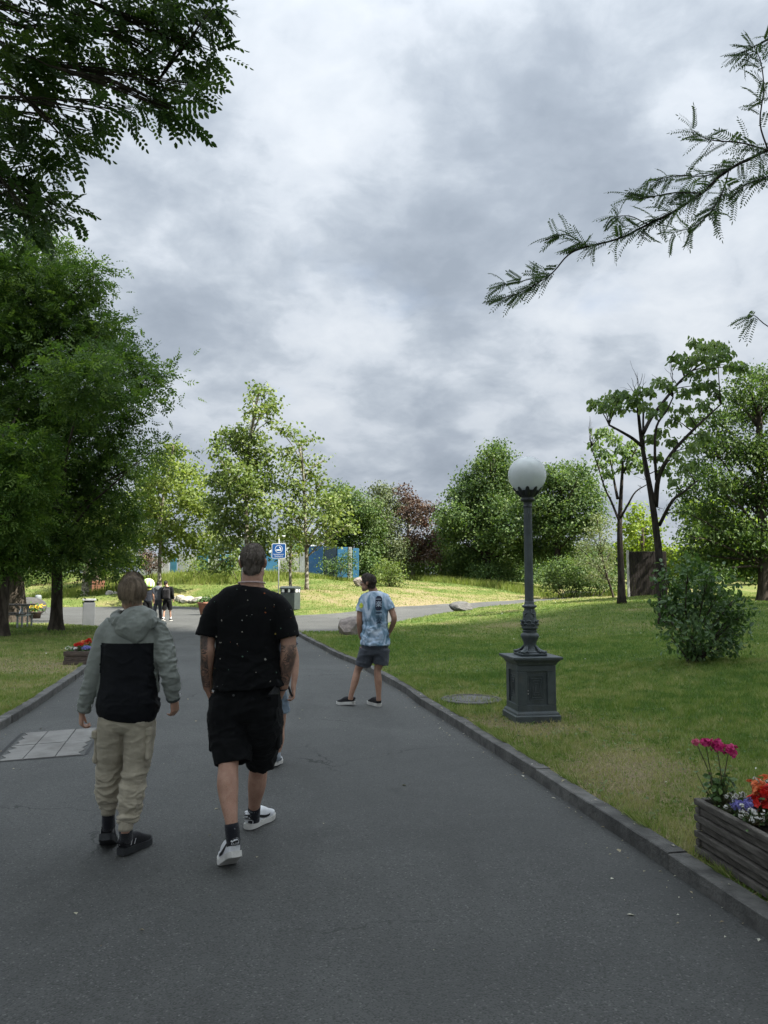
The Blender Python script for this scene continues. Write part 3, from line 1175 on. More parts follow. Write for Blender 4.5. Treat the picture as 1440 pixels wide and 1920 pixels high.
def leaf_ovals(C, U, W, L, B, fold=0.15):
    """rounded leaf of two quads folded along the midrib"""
    N = np.cross(U, W)
    L, B = np.broadcast_to(L, len(C))[:, None], np.broadcast_to(B, len(C))[:, None]
    pts = [C - U * L / 2, C - U * L * .22 + W * B * .46 + N * B * fold, C + U * L * .2 + W * B * .43 + N * B * fold, C + U * L / 2,
           C + U * L * .2 - W * B * .43 + N * B * fold, C - U * L * .22 - W * B * .46 + N * B * fold]
    v = np.stack(pts, 1).reshape(-1, 3)
    n = len(C)
    i = np.arange(n)[:, None] * 6
    f = np.concatenate([i + np.array([[0, 1, 2, 3]]), i + np.array([[0, 3, 4, 5]])])
    return v, f, 6


def rand_dirs(n, up=0.0):
    d = RNG.normal(0, 1, (n, 3))
    d[:, 2] += up
    return unit(d)


def fronds(B, D, L, pairs, ll, lb, droop=0.35, maker=leaf_quads, up=(0, 0, 1), gap=0.12, roll=.35):
    """pinnate leaves: base B, direction D, length L, with pairs of leaflets ll long and lb broad"""
    n = len(B)
    D = unit(D)
    upv = np.broadcast_to(np.asarray(up, float), (n, 3)) + RNG.normal(0, roll, (n, 3))
    S = unit(np.cross(D, upv))
    Nn = np.cross(S, D)
    C, U, W = [], [], []
    for k in range(pairs + 1):
        t = gap + (1 - gap) * (k + 0.5) / (pairs + 0.6)
        pos = B + D * (L * t)[:, None] - Nn * (L * droop * t * t)[:, None]
        tang = unit(D - Nn * (2 * droop * t))
        if k == pairs:
            C.append(pos + tang * ll * .4)
            U.append(tang)
            W.append(S)
            continue
        for sg in (-1, 1):
            u = unit(S * sg * 0.92 + tang * 0.42 - Nn * RNG.uniform(0.0, 0.35, (n, 1)))
            C.append(pos + u * ll * .5)
            U.append(u)
            W.append(unit(np.cross(Nn, u)))
    C, U, W = np.concatenate(C), np.concatenate(U), np.concatenate(W)
    s = np.tile(RNG.uniform(.8, 1.15, n), 2 * pairs + 1)
    v, f, k = maker(C, U, W, ll * s, lb * s)
    return v, f, k, np.tile(np.arange(n), 2 * pairs + 1)


LEAF_X = (1.5, 1.7, 1.15)


def clump_points(clumps, dens, sub_r, per, flat=0.6, inner=0.45):
    """sub-clump centres inside each ellipsoidal clump, and leaf spots round every sub-clump"""
    C, out, sub, vert = [], [], [], []
    dens, per, sub_r = dens * LEAF_X[0], int(per * LEAF_X[1]), sub_r * LEAF_X[2]
    for c, r in clumps:
        c, r = np.asarray(c), np.asarray(r, float)
        n = max(3, int(dens * (r[0] * r[1] * r[2]) ** (2 / 3)))
        d = rand_dirs(n)
        rad = inner + (1 - inner) * RNG.uniform(0, 1, n) ** 0.6
        rad = rad * (1 + np.clip(RNG.normal(0, .24, n), -.55, .55))
        p = c + d * r * rad[:, None]
        sub.append((c, p))
        q = np.repeat(p, per, 0)
        off = np.clip(RNG.normal(0, 1, (len(q), 3)), -1.9, 1.9) * sub_r * (1, 1, flat)
        off = off * RNG.uniform(.6, 1.5, n).repeat(per)[:, None]
        C.append(q + off)
        out.append(unit(q - c + off * 0.6))
        vert.append(np.repeat(RNG.normal(0, 1, n), per))
    return np.vstack(C), np.vstack(out), sub, np.concatenate(vert)


def px_clumps(lst, D, rot=0.75, spread=0.25, dy=None):
    """clumps read off the photograph as (px, py, radius px); depth spread round the trunk"""
    out = []
    allx = [c[0] for c in lst]
    for k, c in enumerate(lst):
        Y = D + (RNG.normal(0, 1) * spread * D * 0.06 if dy is None else RNG.normal(0, dy))
        p = at(c[0], c[1], Y)
        r = c[2] * Y / FPX
        out.append((p, (r, r * 1.05, r * rot)))
    return out


def limb(b, p0, p1, r0, r1, sag=0.15, n=5, sides=6, jit=0.06):
    p0, p1 = np.asarray(p0, float), np.asarray(p1, float)
    L = np.linalg.norm(p1 - p0)
    t = np.linspace(0, 1, n)[:, None]
    mid = (p0 + p1) / 2 + np.array([0, 0, 1]) * L * sag
    P = (1 - t) ** 2 * p0 + 2 * t * (1 - t) * mid + t ** 2 * p1
    P[1:-1] += RNG.normal(0, jit * L / n, (n - 2, 3))
    b.tube(P, np.linspace(r0, r1, n), n=sides, ref=(0.3, 0.2, 1) if abs(unit(p1 - p0)[2]) < .8 else (1, 0, 0))
    return P


BARK = bark_mat('bark_grey_brown', (.085, .07, .055), (.035, .028, .022))


def tree(name, label, base, trunk, clumps, leaf, group=None, bark=None, cat='tree', r0=0.2, kind='quad', size=.18, dens=26, sub_r=.3, per=9, flat=.6,
         fan=4, split=None, aspect=.75, up=.4, outw=.5, pairs=4, ll=.045, lb=.018, droop=.3, roots=True, twig_r=.012, inner=.45, tint=(.5, .22), limb_r=.3):
    """a trunk with limbs that reach into every clump of the crown, and the crown's leaves"""
    base = np.asarray(base, float)
    T = thing(name, label, cat, base, group)
    tb = MB()
    path = np.vstack([base - (0, 0, .15), np.asarray(trunk, float)])
    n = len(path)
    rad = r0 * np.linspace(1, 0.38, n) ** 0.8
    pr = catmull(np.c_[path, rad], 4)
    if roots:
        zz = pr[:, 2] - base[2]
        pr[:, 3] *= 1 + 0.55 * np.exp(-np.maximum(zz, 0) / (r0 * 1.3))
    tb.tube(pr[:, :3], pr[:, 3], n=12, ref=(1, 0, 0))
    # attach limbs
    zs = pr[:, 2]
    Cl, Out, sub, var = clump_points(clumps, dens, sub_r, per, flat, inner)
    zmin = split if split is not None else base[2] + 0.35 * (zs[-1] - base[2])
    for c, p in sub:
        hd = np.linalg.norm((c - base)[:2])
        za = np.clip(c[2] - 0.8 * hd - 0.3, zmin, zs[-1] - 0.02)
        i = int(np.argmin(np.abs(zs - za)))
        rr = min(pr[i, 3] * 0.62, r0 * limb_r)
        P = limb(tb, pr[i, :3], c, max(rr, .02), .018, .10)
        for k in range(min(fan, len(p))):
            limb(tb, P[-2] if k % 2 else P[-1], p[k], twig_r * 1.3, twig_r * .5, .05, 3, 4)
    tb.build('trunk', bark or BARK, T, smooth=True)
    nl = len(Cl)
    if kind == 'frond':
        D = unit(Out * outw + RNG.normal(0, .55, (nl, 3)) + (0, 0, up))
        L = size * RNG.uniform(.7, 1.25, nl)
        v, f, k, own = fronds(Cl, D, L, pairs, ll, lb, droop, roll=.8)
        tv = np.repeat(np.tile(np.clip(tint[0] + tint[1] * (var * .6 + RNG.normal(0, .8, nl)), 0, 1), 2 * pairs + 1), k)
    else:
        Nrm = unit(Out * outw + RNG.normal(0, .6, (nl, 3)) + (0, 0, up))
        U = unit(np.cross(Nrm, RNG.normal(0, 1, (nl, 3))) + (0, 0, -droop))
        W = unit(np.cross(Nrm, U))
        s = size * RNG.uniform(.65, 1.3, nl)
        v, f, k = (leaf_ovals if kind == 'oval' else leaf_quads)(Cl, U, W, s, s * aspect)
        tv = np.repeat(np.clip(tint[0] + tint[1] * (var * .6 + RNG.normal(0, .8, nl)), 0, 1), k)
    cr = mk('crown', v, [f], leaf, T, attrs={'tint': tv})
    cr['kind'] = 'stuff'
    return T


LOCUST = leaf_mat('locust_leaf', (.040, .080, .022), (.078, .138, .034), (.16, .235, .058), .46)
LOCUST2 = leaf_mat('young_locust_leaf', (.040, .088, .020), (.078, .145, .030), (.155, .235, .050), .46)
ROBIN = leaf_mat('robinia_leaf', (.030, .062, .022), (.050, .092, .030), (.085, .135, .040), .34)
HONEY = leaf_mat('honey_locust_leaf', (.050, .085, .044), (.072, .115, .058), (.10, .15, .072), .40)
PLANE = leaf_mat('plane_leaf', (.065, .105, .026), (.125, .175, .048), (.23, .27, .095), .38)
PLANE_Y = leaf_mat('yellow_plane_leaf', (.080, .125, .024), (.155, .205, .046), (.27, .305, .09), .40)  # brighter, yellower tone than the other plane leaf
DEEP = leaf_mat('hedgerow_leaf', (.036, .072, .022), (.072, .125, .036), (.16, .215, .075), .34)
OLIVE = leaf_mat('grey_green_leaf', (.05, .075, .035), (.10, .125, .06), (.17, .19, .10), .25)
PURPLE = leaf_mat('purple_leaf', (.045, .034, .026), (.085, .060, .044), (.15, .11, .075), .25, tcol=(1.3, .7, .6))
SILVER = leaf_mat('silver_green_leaf', (.10, .13, .065), (.18, .21, .11), (.28, .30, .18), .30)
CATAL = leaf_mat('broad_pale_leaf', (.085, .14, .058), (.15, .215, .09), (.235, .30, .145), .50)
MAPLE = leaf_mat('dark_broad_leaf', (.034, .068, .018), (.066, .115, .030), (.14, .195, .055), .36)
BUSH = leaf_mat('shrub_leaf', (.030, .066, .022), (.060, .115, .036), (.12, .19, .07), .34, .45, .4)
LIME = leaf_mat('lime_leaf', (.10, .16, .02), (.18, .25, .03), (.30, .35, .06), .42)
PLANE_BARK = bark_mat('plane_bark', (.17, .15, .115), (.085, .075, .055), 6.0, (.30, .285, .23))
DARK_BARK = bark_mat('dark_bark', (.045, .038, .032), (.018, .015, .013))


def gpt(px, py, D):
    p = at(px, py, D)
    p[2] = land(np.array([[p[0], p[1]]]))[0]
    return p


def trunk_px(lst, D):
    return [at(x, y, D + (l[0] if l else 0)) for x, y, *l in lst]


# two tall locusts on the lawn
tree('locust_tree', 'tall dark feathery locust whose bare lower trunk rises beside the picnic table', gpt(105, 1188, 24.4),
     trunk_px([(106, 1150), (107, 1090), (105, 1020), (110, 900), (104, 780), (108, 640), (100, 520)], 24.4),
     px_clumps([(90, 485, 52), (140, 535, 45), (175, 520, 22), (55, 560, 70), (120, 620, 70), (190, 625, 35), (185, 660, 45), (40, 660, 70), (225, 690, 45), (160, 720, 70), (275, 712, 28), (302, 708, 16), (75, 760, 80), (200, 780, 55),
                (140, 840, 70), (222, 850, 32), (280, 850, 22), (255, 868, 18), (200, 905, 50), (110, 930, 70), (205, 975, 48), (155, 1030, 45), (215, 1030, 28), (90, 1020, 45), (185, 1070, 20), (20, 520, 60), (-40, 620, 90), (-50, 760, 90)], 24.4, .62, dy=1.0),
     LOCUST, r0=.19, kind='frond', size=.30, dens=52, sub_r=.30, per=9, flat=.7, pairs=3, ll=.13, lb=.058, up=.15, outw=.9, droop=.45, fan=3, split=2.6, tint=(.45, .3))
tree('locust_tree', 'locust with low bright fronds growing at the lawn edge beside the picnic bench end', gpt(3, 1200, 21.8),
     trunk_px([(4, 1150), (8, 1090), (8, 1000), (8, 900), (0, 800)], 21.8),
     px_clumps([(20, 785, 40), (60, 850, 38), (25, 900, 60), (75, 905, 26), (10, 980, 60), (62, 965, 34), (25, 1045, 45), (70, 1040, 26), (-40, 850, 70), (-60, 960, 80), (-30, 1040, 60), (40, 755, 14), (85, 840, 16)], 21.8, .6, dy=.8),
     LOCUST2, r0=.17, kind='frond', size=.30, dens=56, sub_r=.24, per=9, flat=.6, pairs=3, ll=.12, lb=.052, up=.10, outw=.9, droop=.45, fan=3, split=2.0, tint=(.55, .3))
tree('locust_tree', 'locust with a thick brown trunk half hidden behind the picnic table', gpt(30, 1170, 31),
     trunk_px([(30, 1130), (28, 1060), (30, 960), (40, 850)], 31),
     px_clumps([(20, 900, 60), (60, 960, 50), (-20, 980, 60), (90, 1000, 40), (20, 1020, 40), (130, 1050, 25), (60, 1060, 20)], 31, .7, dy=1.2),
     LOCUST, r0=.40, kind='frond', size=.34, dens=26, sub_r=.3, per=8, pairs=3, ll=.15, lb=.065, up=.12, outw=.9, split=2.5)
# the plane trees along the bank
tree('plane_tree', 'sunlit yellow-green plane tree behind the three walkers in the distance', gpt(300, 1108, 54), trunk_px([(299, 1060), (301, 1020), (303, 950), (318, 880), (325, 835)], 54),
     px_clumps([(330, 842, 18), (310, 870, 24), (345, 885, 30), (295, 905, 32), (355, 935, 36), (290, 955, 38), (385, 960, 24), (330, 990, 38), (272, 1005, 28), (365, 1025, 26), (400, 1000, 18), (320, 1040, 16), (275, 925, 20), (380, 905, 14), (248, 1005, 16)], 54, .8, dy=1.2),
     PLANE_Y, 'plane trees on the grass bank', PLANE_BARK, r0=.15, size=.24, dens=34, sub_r=.30, per=9, up=.5, split=4.4)
tree('plane_tree', 'tallest spire-topped plane tree rising over the man in black', gpt(463, 1112, 46), trunk_px([(463, 1050), (462, 980), (462, 900), (470, 820), (480, 760), (487, 730)], 46),
     px_clumps([(487, 733, 13), (473, 745, 10), (500, 738, 10), (515, 757, 13), (497, 765, 16), (480, 775, 14), (470, 790, 10), (505, 790, 12), (418, 825, 20), (440, 820, 24), (465, 830, 32), (405, 850, 14), (425, 868, 16), (480, 865, 30), (450, 890, 34), (505, 845, 16),
                (420, 905, 28), (500, 905, 28), (455, 930, 36), (410, 945, 24), (495, 955, 30), (440, 975, 34), (405, 985, 20), (480, 1000, 30), (430, 1020, 24), (402, 1032, 16), (500, 1025, 18), (425, 1060, 14), (455, 1045, 18), (402, 1065, 12)], 46, .8, dy=.9),
     PLANE, 'plane trees on the grass bank', PLANE_BARK, r0=.15, size=.22, dens=33, sub_r=.25, per=9, up=.45, split=3.2, tint=(.48, .3))
tree('plane_tree', 'open-crowned plane tree whose slim trunk stands just past the grey bin', gpt(575, 1106, 47), trunk_px([(575, 1060), (573, 1000), (571, 940), (568, 880), (560, 830)], 47),
     px_clumps([(525, 805, 12), (545, 812, 14), (565, 830, 12), (585, 822, 9), (596, 868, 10), (540, 845, 16), (608, 862, 8), (560, 870, 20), (585, 890, 18), (530, 880, 16), (605, 905, 16), (550, 915, 26), (585, 935, 26), (612, 940, 24), (530, 950, 20), (560, 965, 26), (600, 975, 26), (640, 950, 20), (630, 985, 22),
                (545, 1000, 18), (590, 1010, 20), (620, 1015, 14), (655, 985, 14), (648, 925, 12)], 47, .75, dy=.9),
     PLANE, 'plane trees on the grass bank', PLANE_BARK, r0=.125, size=.22, dens=30, sub_r=.26, per=8, up=.5, split=3.2, tint=(.6, .28))
tree('plane_tree', 'smaller plane tree with a pale trunk directly behind the blue sign', gpt(545, 1110, 49.5), trunk_px([(544, 1070), (545, 1030), (545, 990)], 49.5),
     px_clumps([(545, 985, 20), (528, 1005, 16), (560, 1010, 16), (540, 1030, 12), (555, 1038, 10), (520, 1025, 10)], 49.5, .8, dy=.8),
     PLANE_Y, 'plane trees on the grass bank', PLANE_BARK, r0=.11, size=.22, dens=30, sub_r=.26, per=8, split=2.7)
tree('plane_tree', 'grey-trunked plane tree on the slope beyond the pale grey bin', gpt(160, 1121, 56), trunk_px([(160, 1080), (162, 1030), (165, 960)], 56),
     px_clumps([(165, 965, 40), (200, 990, 34), (130, 1000, 36), (180, 1040, 24), (215, 1035, 20), (150, 1045, 20)], 56, .75, dy=1.2),
     PLANE_Y, 'plane trees on the grass bank', PLANE_BARK, r0=.26, size=.26, dens=24, sub_r=.34, per=8, split=3.0)
tree('plane_tree', 'plane tree with a brown stump-like trunk at the top of the slope', gpt(178, 1112, 61), trunk_px([(178, 1080), (180, 1040), (190, 980)], 61),
     px_clumps([(190, 980, 40), (230, 990, 32), (160, 1030, 30), (225, 1030, 26), (245, 960, 26)], 61, .75, dy=1.2),
     PLANE_Y, 'plane trees on the grass bank', BARK, r0=.34, size=.26, dens=24, sub_r=.34, per=8, split=3.2)
# the belt of trees that closes the field
tree('hedgerow_tree', 'dark double-stemmed green tree in front of the bright blue wall panels', gpt(645, 1078, 66), trunk_px([(632, 1055), (632, 1020), (640, 960)], 66),
     px_clumps([(632, 920, 16), (625, 945, 20), (660, 940, 24), (688, 955, 22), (650, 975, 28), (690, 990, 28), (625, 1000, 24), (660, 1015, 24), (695, 1030, 24), (680, 1055, 18), (632, 1025, 16)], 66, .8, dy=1.5),
     DEEP, 'belt of trees beyond the field', DARK_BARK, r0=.22, size=.22, dens=34, sub_r=.40, per=15, split=3.5, tint=(.55, .28))
tree('hedgerow_tree', 'grey-green feathery tree beside the purple-leaved one', gpt(715, 1082, 70), trunk_px([(715, 1040), (714, 980), (715, 930)], 70),
     px_clumps([(710, 918, 12), (728, 922, 12), (715, 940, 20), (697, 955, 18), (735, 955, 20), (705, 980, 24), (730, 985, 24), (715, 1015, 28), (740, 1030, 22), (690, 1040, 20), (715, 1050, 20), (745, 1060, 16)], 70, .9, dy=1.5),
     OLIVE, 'belt of trees beyond the field', r0=.22, size=.20, dens=32, sub_r=.38, per=15, split=3.2)
T_P = tree('purple_plum_tree', 'purple-leaved tree with pale bare boughs in the belt of green trees', gpt(778, 1084, 72), trunk_px([(770, 1050), (765, 1010), (768, 960)], 72),
     px_clumps([(755, 920, 10), (762, 940, 16), (778, 955, 18), (800, 955, 14), (762, 965, 14), (790, 980, 18), (770, 1015, 20), (800, 1012, 22), (790, 1035, 18), (765, 1045, 16), (812, 1040, 14)], 72, .85, dy=1.5),
     PURPLE, 'belt of trees beyond the field', bark_mat('pale_dead_bark', (.34, .31, .26), (.22, .2, .17)), r0=.2, size=.21, dens=32, sub_r=.38, per=13, split=3.5, limb_r=.4, fan=5, twig_r=.03)
tree('hedgerow_tree', 'small pale tree filling the gap beside the purple one', gpt(825, 1086, 76), trunk_px([(825, 1040), (826, 990)], 76),
     px_clumps([(822, 965, 12), (835, 980, 18), (830, 1005, 20), (838, 1030, 20), (820, 1040, 14)], 76, .85, dy=1.5),
     DEEP, 'belt of trees beyond the field', r0=.16, size=.20, dens=30, sub_r=.38, per=14, tint=(.7, .25))
tree('hedgerow_tree', 'tallest broad green tree of the belt behind the lamp globe', gpt(915, 1088, 68), trunk_px([(915, 1050), (912, 990), (920, 920), (925, 860)], 68),
     px_clumps([(930, 838, 12), (918, 850, 12), (940, 852, 14), (905, 875, 16), (928, 875, 24), (955, 880, 20), (880, 905, 22), (912, 915, 30), (945, 920, 30), (860, 935, 22), (890, 945, 32), (930, 960, 36), (970, 945, 28), (850, 970, 26), (885, 985, 34),
                (925, 1005, 36), (965, 995, 34), (845, 1005, 22), (980, 1030, 28), (900, 1040, 34), (945, 1050, 32), (870, 1050, 28), (985, 900, 14)], 68, .85, dy=2.0),
     DEEP, 'belt of trees beyond the field', DARK_BARK, r0=.3, size=.23, dens=34, sub_r=.42, per=15, split=3.4, tint=(.5, .3))
tree('hedgerow_tree', 'broad green tree of the belt between the lamp post and the pale willow', gpt(1045, 1092, 64), trunk_px([(1045, 1050), (1048, 980), (1050, 900)], 64),
     px_clumps([(1030, 885, 14), (1060, 878, 12), (1088, 885, 16), (1025, 910, 24), (1062, 905, 26), (1095, 910, 22), (1010, 945, 28), (1045, 945, 32), (1085, 945, 30), (1110, 930, 18), (1015, 985, 30), (1060, 990, 34), (1095, 985, 26), (1020, 1030, 30), (1060, 1035, 30), (1120, 965, 18)], 64, .85, dy=1.6),
     DEEP, 'belt of trees beyond the field', DARK_BARK, r0=.3, size=.22, dens=34, sub_r=.40, per=15, split=3.4, tint=(.55, .3))
tree('hedgerow_tree', 'bright yellow-green round tree behind the brown screen', gpt(1205, 1105, 58), trunk_px([(1205, 1060), (1205, 990)], 58),
     px_clumps([(1195, 965, 16), (1215, 985, 18), (1185, 990, 20), (1210, 1015, 24), (1180, 1030, 22), (1225, 1035, 20), (1200, 1055, 24), (1240, 1060, 20), (1260, 1040, 16), (1280, 1055, 18)], 58, .9, dy=1.2),
     LIME, 'belt of trees beyond the field', r0=.18, size=.24, dens=34, sub_r=.3, per=9, split=2.8)
tree('hedgerow_tree', 'hazy green tree at the edge of the field behind the dark broadleaf', gpt(1330, 1100, 56), trunk_px([(1330, 1060), (1330, 1000), (1330, 940)], 56),
     px_clumps([(1300, 960, 26), (1340, 950, 30), (1380, 980, 30), (1320, 1000, 30), (1360, 1030, 30), (1300, 1040, 28), (1420, 1000, 36), (1410, 1050, 30), (1470, 1020, 36)], 56, .9, dy=1.2),
     LIME, 'belt of trees beyond the field', r0=.2, size=.26, dens=28, sub_r=.32, per=8, split=3.0, tint=(.25, .25))
# shrubs
def shrub(name, label, base, clumps, leaf, group=None, **kw):
    base = np.asarray(base, float)
    T = thing(name, label, kw.pop('cat', 'shrub'), base, group)
    dens, sub_r, per = kw.pop('dens', 34), kw.pop('sub_r', .2), kw.pop('per', 8)
    Cl, Out, sub, var = clump_points(clumps, dens, sub_r, per, .7, .4)
    sb = MB()
    for c, p in sub:
        b0 = base + (RNG.normal(0, .10) * kw.get('foot', 1), RNG.normal(0, .10) * kw.get('foot', 1), -.05)
        P = limb(sb, b0, c, kw.get('stem_r', .018), .007, .12, 5, 5)
        for k in range(min(kw.get('fan', 4), len(p))):
            limb(sb, P[-2], p[k], .006, .003, .05, 3, 3)
    sb.build('stem', kw.get('bark') or BARK, T, smooth=True)
    nl = len(Cl)
    keep = Cl[:, 2] > base[2] + .02
    Cl, Out, var = Cl[keep], Out[keep], var[keep]
    nl = len(Cl)
    Nrm = unit(Out * .55 + RNG.normal(0, .55, (nl, 3)) + (0, 0, kw.get('up', .5)))
    U = unit(np.cross(Nrm, RNG.normal(0, 1, (nl, 3))) + (0, 0, -kw.get('droop', .2)))
    W = unit(np.cross(Nrm, U))
    s = kw.get('size', .1) * RNG.uniform(.6, 1.3, nl)
    v, f, k = (leaf_ovals if kw.get('oval') else leaf_quads)(Cl, U, W, s, s * kw.get('aspect', .6))
    tv = np.repeat(np.clip(kw.get('tint', .5) + .24 * (var * .6 + RNG.normal(0, .8, nl)), 0, 1), k)
    o = mk('foliage', v, [f], leaf, T, attrs={'tint': tv})
    o['kind'] = 'stuff'
    return T


shrub('leafy_shrub', 'leafy dark green shrub standing alone on the lawn past the lamp post', gpt(1305, 1243, 12.5),
      px_clumps([(1245, 1075, 16), (1290, 1065, 26), (1330, 1080, 22), (1260, 1100, 26), (1300, 1110, 34), (1350, 1105, 28), (1380, 1120, 18), (1245, 1135, 18), (1280, 1145, 32), (1330, 1145, 36), (1375, 1150, 24), (1255, 1165, 18), (1395, 1150, 10), (1300, 1180, 32), (1350, 1180, 32), (1250, 1185, 12), (1385, 1180, 16),
                 (1290, 1210, 24), (1330, 1215, 30), (1365, 1210, 22), (1265, 1200, 10)], 12.5, .8, dy=.28),
      BUSH, oval=True, size=.088, aspect=.55, dens=230, sub_r=.085, per=7, droop=.5, stem_r=.014, up=.35)
shrub('leafy_shrub', 'round light green shrub beside the boulder in the middle of the field', gpt(730, 1099, 56.5),
      px_clumps([(722, 1058, 12), (738, 1062, 14), (712, 1068, 12), (730, 1075, 18), (748, 1078, 12), (712, 1085, 12), (735, 1090, 16), (752, 1090, 10)], 56.5, .9, dy=.5),
      PLANE, size=.17, dens=45, sub_r=.2, per=8, stem_r=.03, tint=.55)
for lab, px, py, D, cl, lf, tn in (
        ('lowest bush in front of the lamp post row of hedge, with lit pale green tops', 1062, 1108, 57, [(1035, 1072, 18), (1060, 1060, 22), (1085, 1068, 18), (1020, 1085, 16), (1050, 1088, 20), (1075, 1090, 18), (1030, 1100, 12), (1100, 1085, 14)], DEEP, .65),
        ('dark spreading bush under the pale willow', 1110, 1110, 56, [(1100, 1065, 18), (1125, 1075, 18), (1105, 1090, 18), (1130, 1095, 16), (1085, 1100, 14), (1150, 1085, 16), (1150, 1105, 10)], DEEP, .5),
        ('pale green rounded bush at the gap of the belt', 848, 1084, 72, [(835, 1045, 16), (850, 1038, 18), (868, 1048, 18), (840, 1065, 18), (860, 1070, 20), (880, 1068, 16), (828, 1070, 10)], DEEP, .8),
        ('low dark bush under the tallest tree of the belt', 920, 1088, 66, [(890, 1070, 16), (915, 1065, 18), (940, 1070, 18), (960, 1075, 16), (905, 1082, 12), (930, 1084, 12)], DEEP, .4),
        ('low scrubby bush at the foot of the purple tree', 775, 1086, 71, [(760, 1066, 10), (778, 1062, 10), (792, 1068, 10), (770, 1076, 10), (788, 1078, 8)], PLANE, .45),
        ('dark bush in the shade under the grey-green tree', 690, 1080, 66, [(672, 1066, 12), (688, 1060, 14), (700, 1070, 12), (680, 1076, 8), (712, 1072, 10)], DEEP, .35),
        ('bright lime bush on the slope behind the boy in the grey-green jacket', 228, 1076, 57, [(215, 1040, 16), (235, 1045, 18), (222, 1062, 16), (245, 1065, 14), (205, 1065, 12), (250, 1050, 12)], LIME, .6),
        ('dark reddish bush by the stake of the sunlit plane tree', 278, 1072, 60, [(268, 1042, 14), (282, 1045, 14), (275, 1058, 14), (290, 1060, 10)], PURPLE, .5),
        ('white-flecked hedge bush at the top of the slope', 200, 1080, 63, [(180, 1060, 14), (200, 1065, 12), (165, 1068, 12), (190, 1075, 10), (140, 1065, 14), (120, 1062, 14)], PLANE_Y, .4),
        ('dense hedge bush far behind the picnic table', 85, 1100, 66, [(60, 1075, 20), (90, 1070, 20), (115, 1080, 16), (70, 1095, 16), (100, 1098, 16), (35, 1080, 20), (5, 1075, 22), (20, 1100, 16)], PLANE, .4),
        ('tall reed-like bush before the bright blue panels', 645, 1080, 62, [(637, 1050, 8), (650, 1045, 9), (642, 1064, 9), (655, 1066, 8), (664, 1055, 8)], DEEP, .5),
        ('loose bush before the white panel under the sign', 538, 1076, 61, [(530, 1058, 7), (545, 1056, 8), (535, 1068, 7), (552, 1066, 7)], PLANE, .5),
        ('spreading bush under the tallest plane tree', 430, 1076, 60, [(412, 1056, 9), (428, 1052, 10), (445, 1058, 9), (420, 1067, 8), (438, 1069, 8)], PLANE, .45),
        ('leafy bush before the teal panels', 372, 1076, 60.5, [(355, 1058, 9), (370, 1054, 9), (385, 1060, 9), (362, 1068, 8), (380, 1069, 7), (395, 1062, 8)], PLANE_Y, .35),
        ('thin bush growing before the dark blue wall panel', 618, 1080, 62.5, [(612, 1055, 8), (622, 1060, 9), (615, 1070, 8), (628, 1072, 7)], DEEP, .4)):
    shrub('bush', lab, gpt(px, py, D), px_clumps(cl, D, .9, dy=.7), lf, 'bushes at the edge of the grass', size=.17, dens=40, sub_r=.27, per=12, stem_r=.03, tint=tn, cat='bush', foot=4)
# a far wood closes the horizon behind the belt
def far_wood():
    cl = []
    for px in range(560, 1700, 16):
        Y = 88 + RNG.uniform(-5, 8)
        top_ = 1042 + 10 * math.sin(px * .021) + RNG.uniform(-8, 8)
        for py in (top_, top_ + 20, top_ + 40):
            cl.append((at(px + RNG.uniform(-6, 6), py, Y), np.array([1.2, 1.2, .9]) * RNG.uniform(.8, 1.2)))
    Cl, Out, sub, var = clump_points(cl, 16, .5, 7, .8, .3)
    n = len(Cl)
    Nrm = unit(Out * .5 + RNG.normal(0, .6, (n, 3)) + (0, 0, .4))
    U = unit(np.cross(Nrm, RNG.normal(0, 1, (n, 3))))
    s_ = .30 * RNG.uniform(.7, 1.3, n)
    v, f, k = leaf_quads(Cl, U, np.cross(Nrm, U), s_, s_ * .8)
    o = mk('far_wood', v, [f], DEEP, attrs={'tint': np.repeat(np.clip(.45 + .25 * (var * .6 + RNG.normal(0, .8, n)), 0, 1), k)})
    tag(o, kind='stuff')


far_wood()
# the pale willow-like tree with a leaning stem
tree('silver_shrub_tree', 'pale silvery small tree with a leaning stem before the hedge', gpt(1152, 1128, 41), trunk_px([(1147, 1108), (1138, 1080), (1128, 1040), (1124, 1000)], 41),
     px_clumps([(1120, 975, 13), (1135, 985, 14), (1110, 1000, 15), (1135, 1010, 18), (1098, 1025, 14), (1118, 1030, 20), (1145, 1035, 14), (1095, 1050, 15), (1120, 1058, 20), (1142, 1060, 14), (1105, 1078, 14), (1130, 1085, 14), (1150, 1085, 8), (1088, 1030, 9)], 41, .9, dy=.5),
     SILVER, r0=.07, size=.13, dens=60, sub_r=.16, per=9, aspect=.4, split=1.6, roots=False, twig_r=.008)


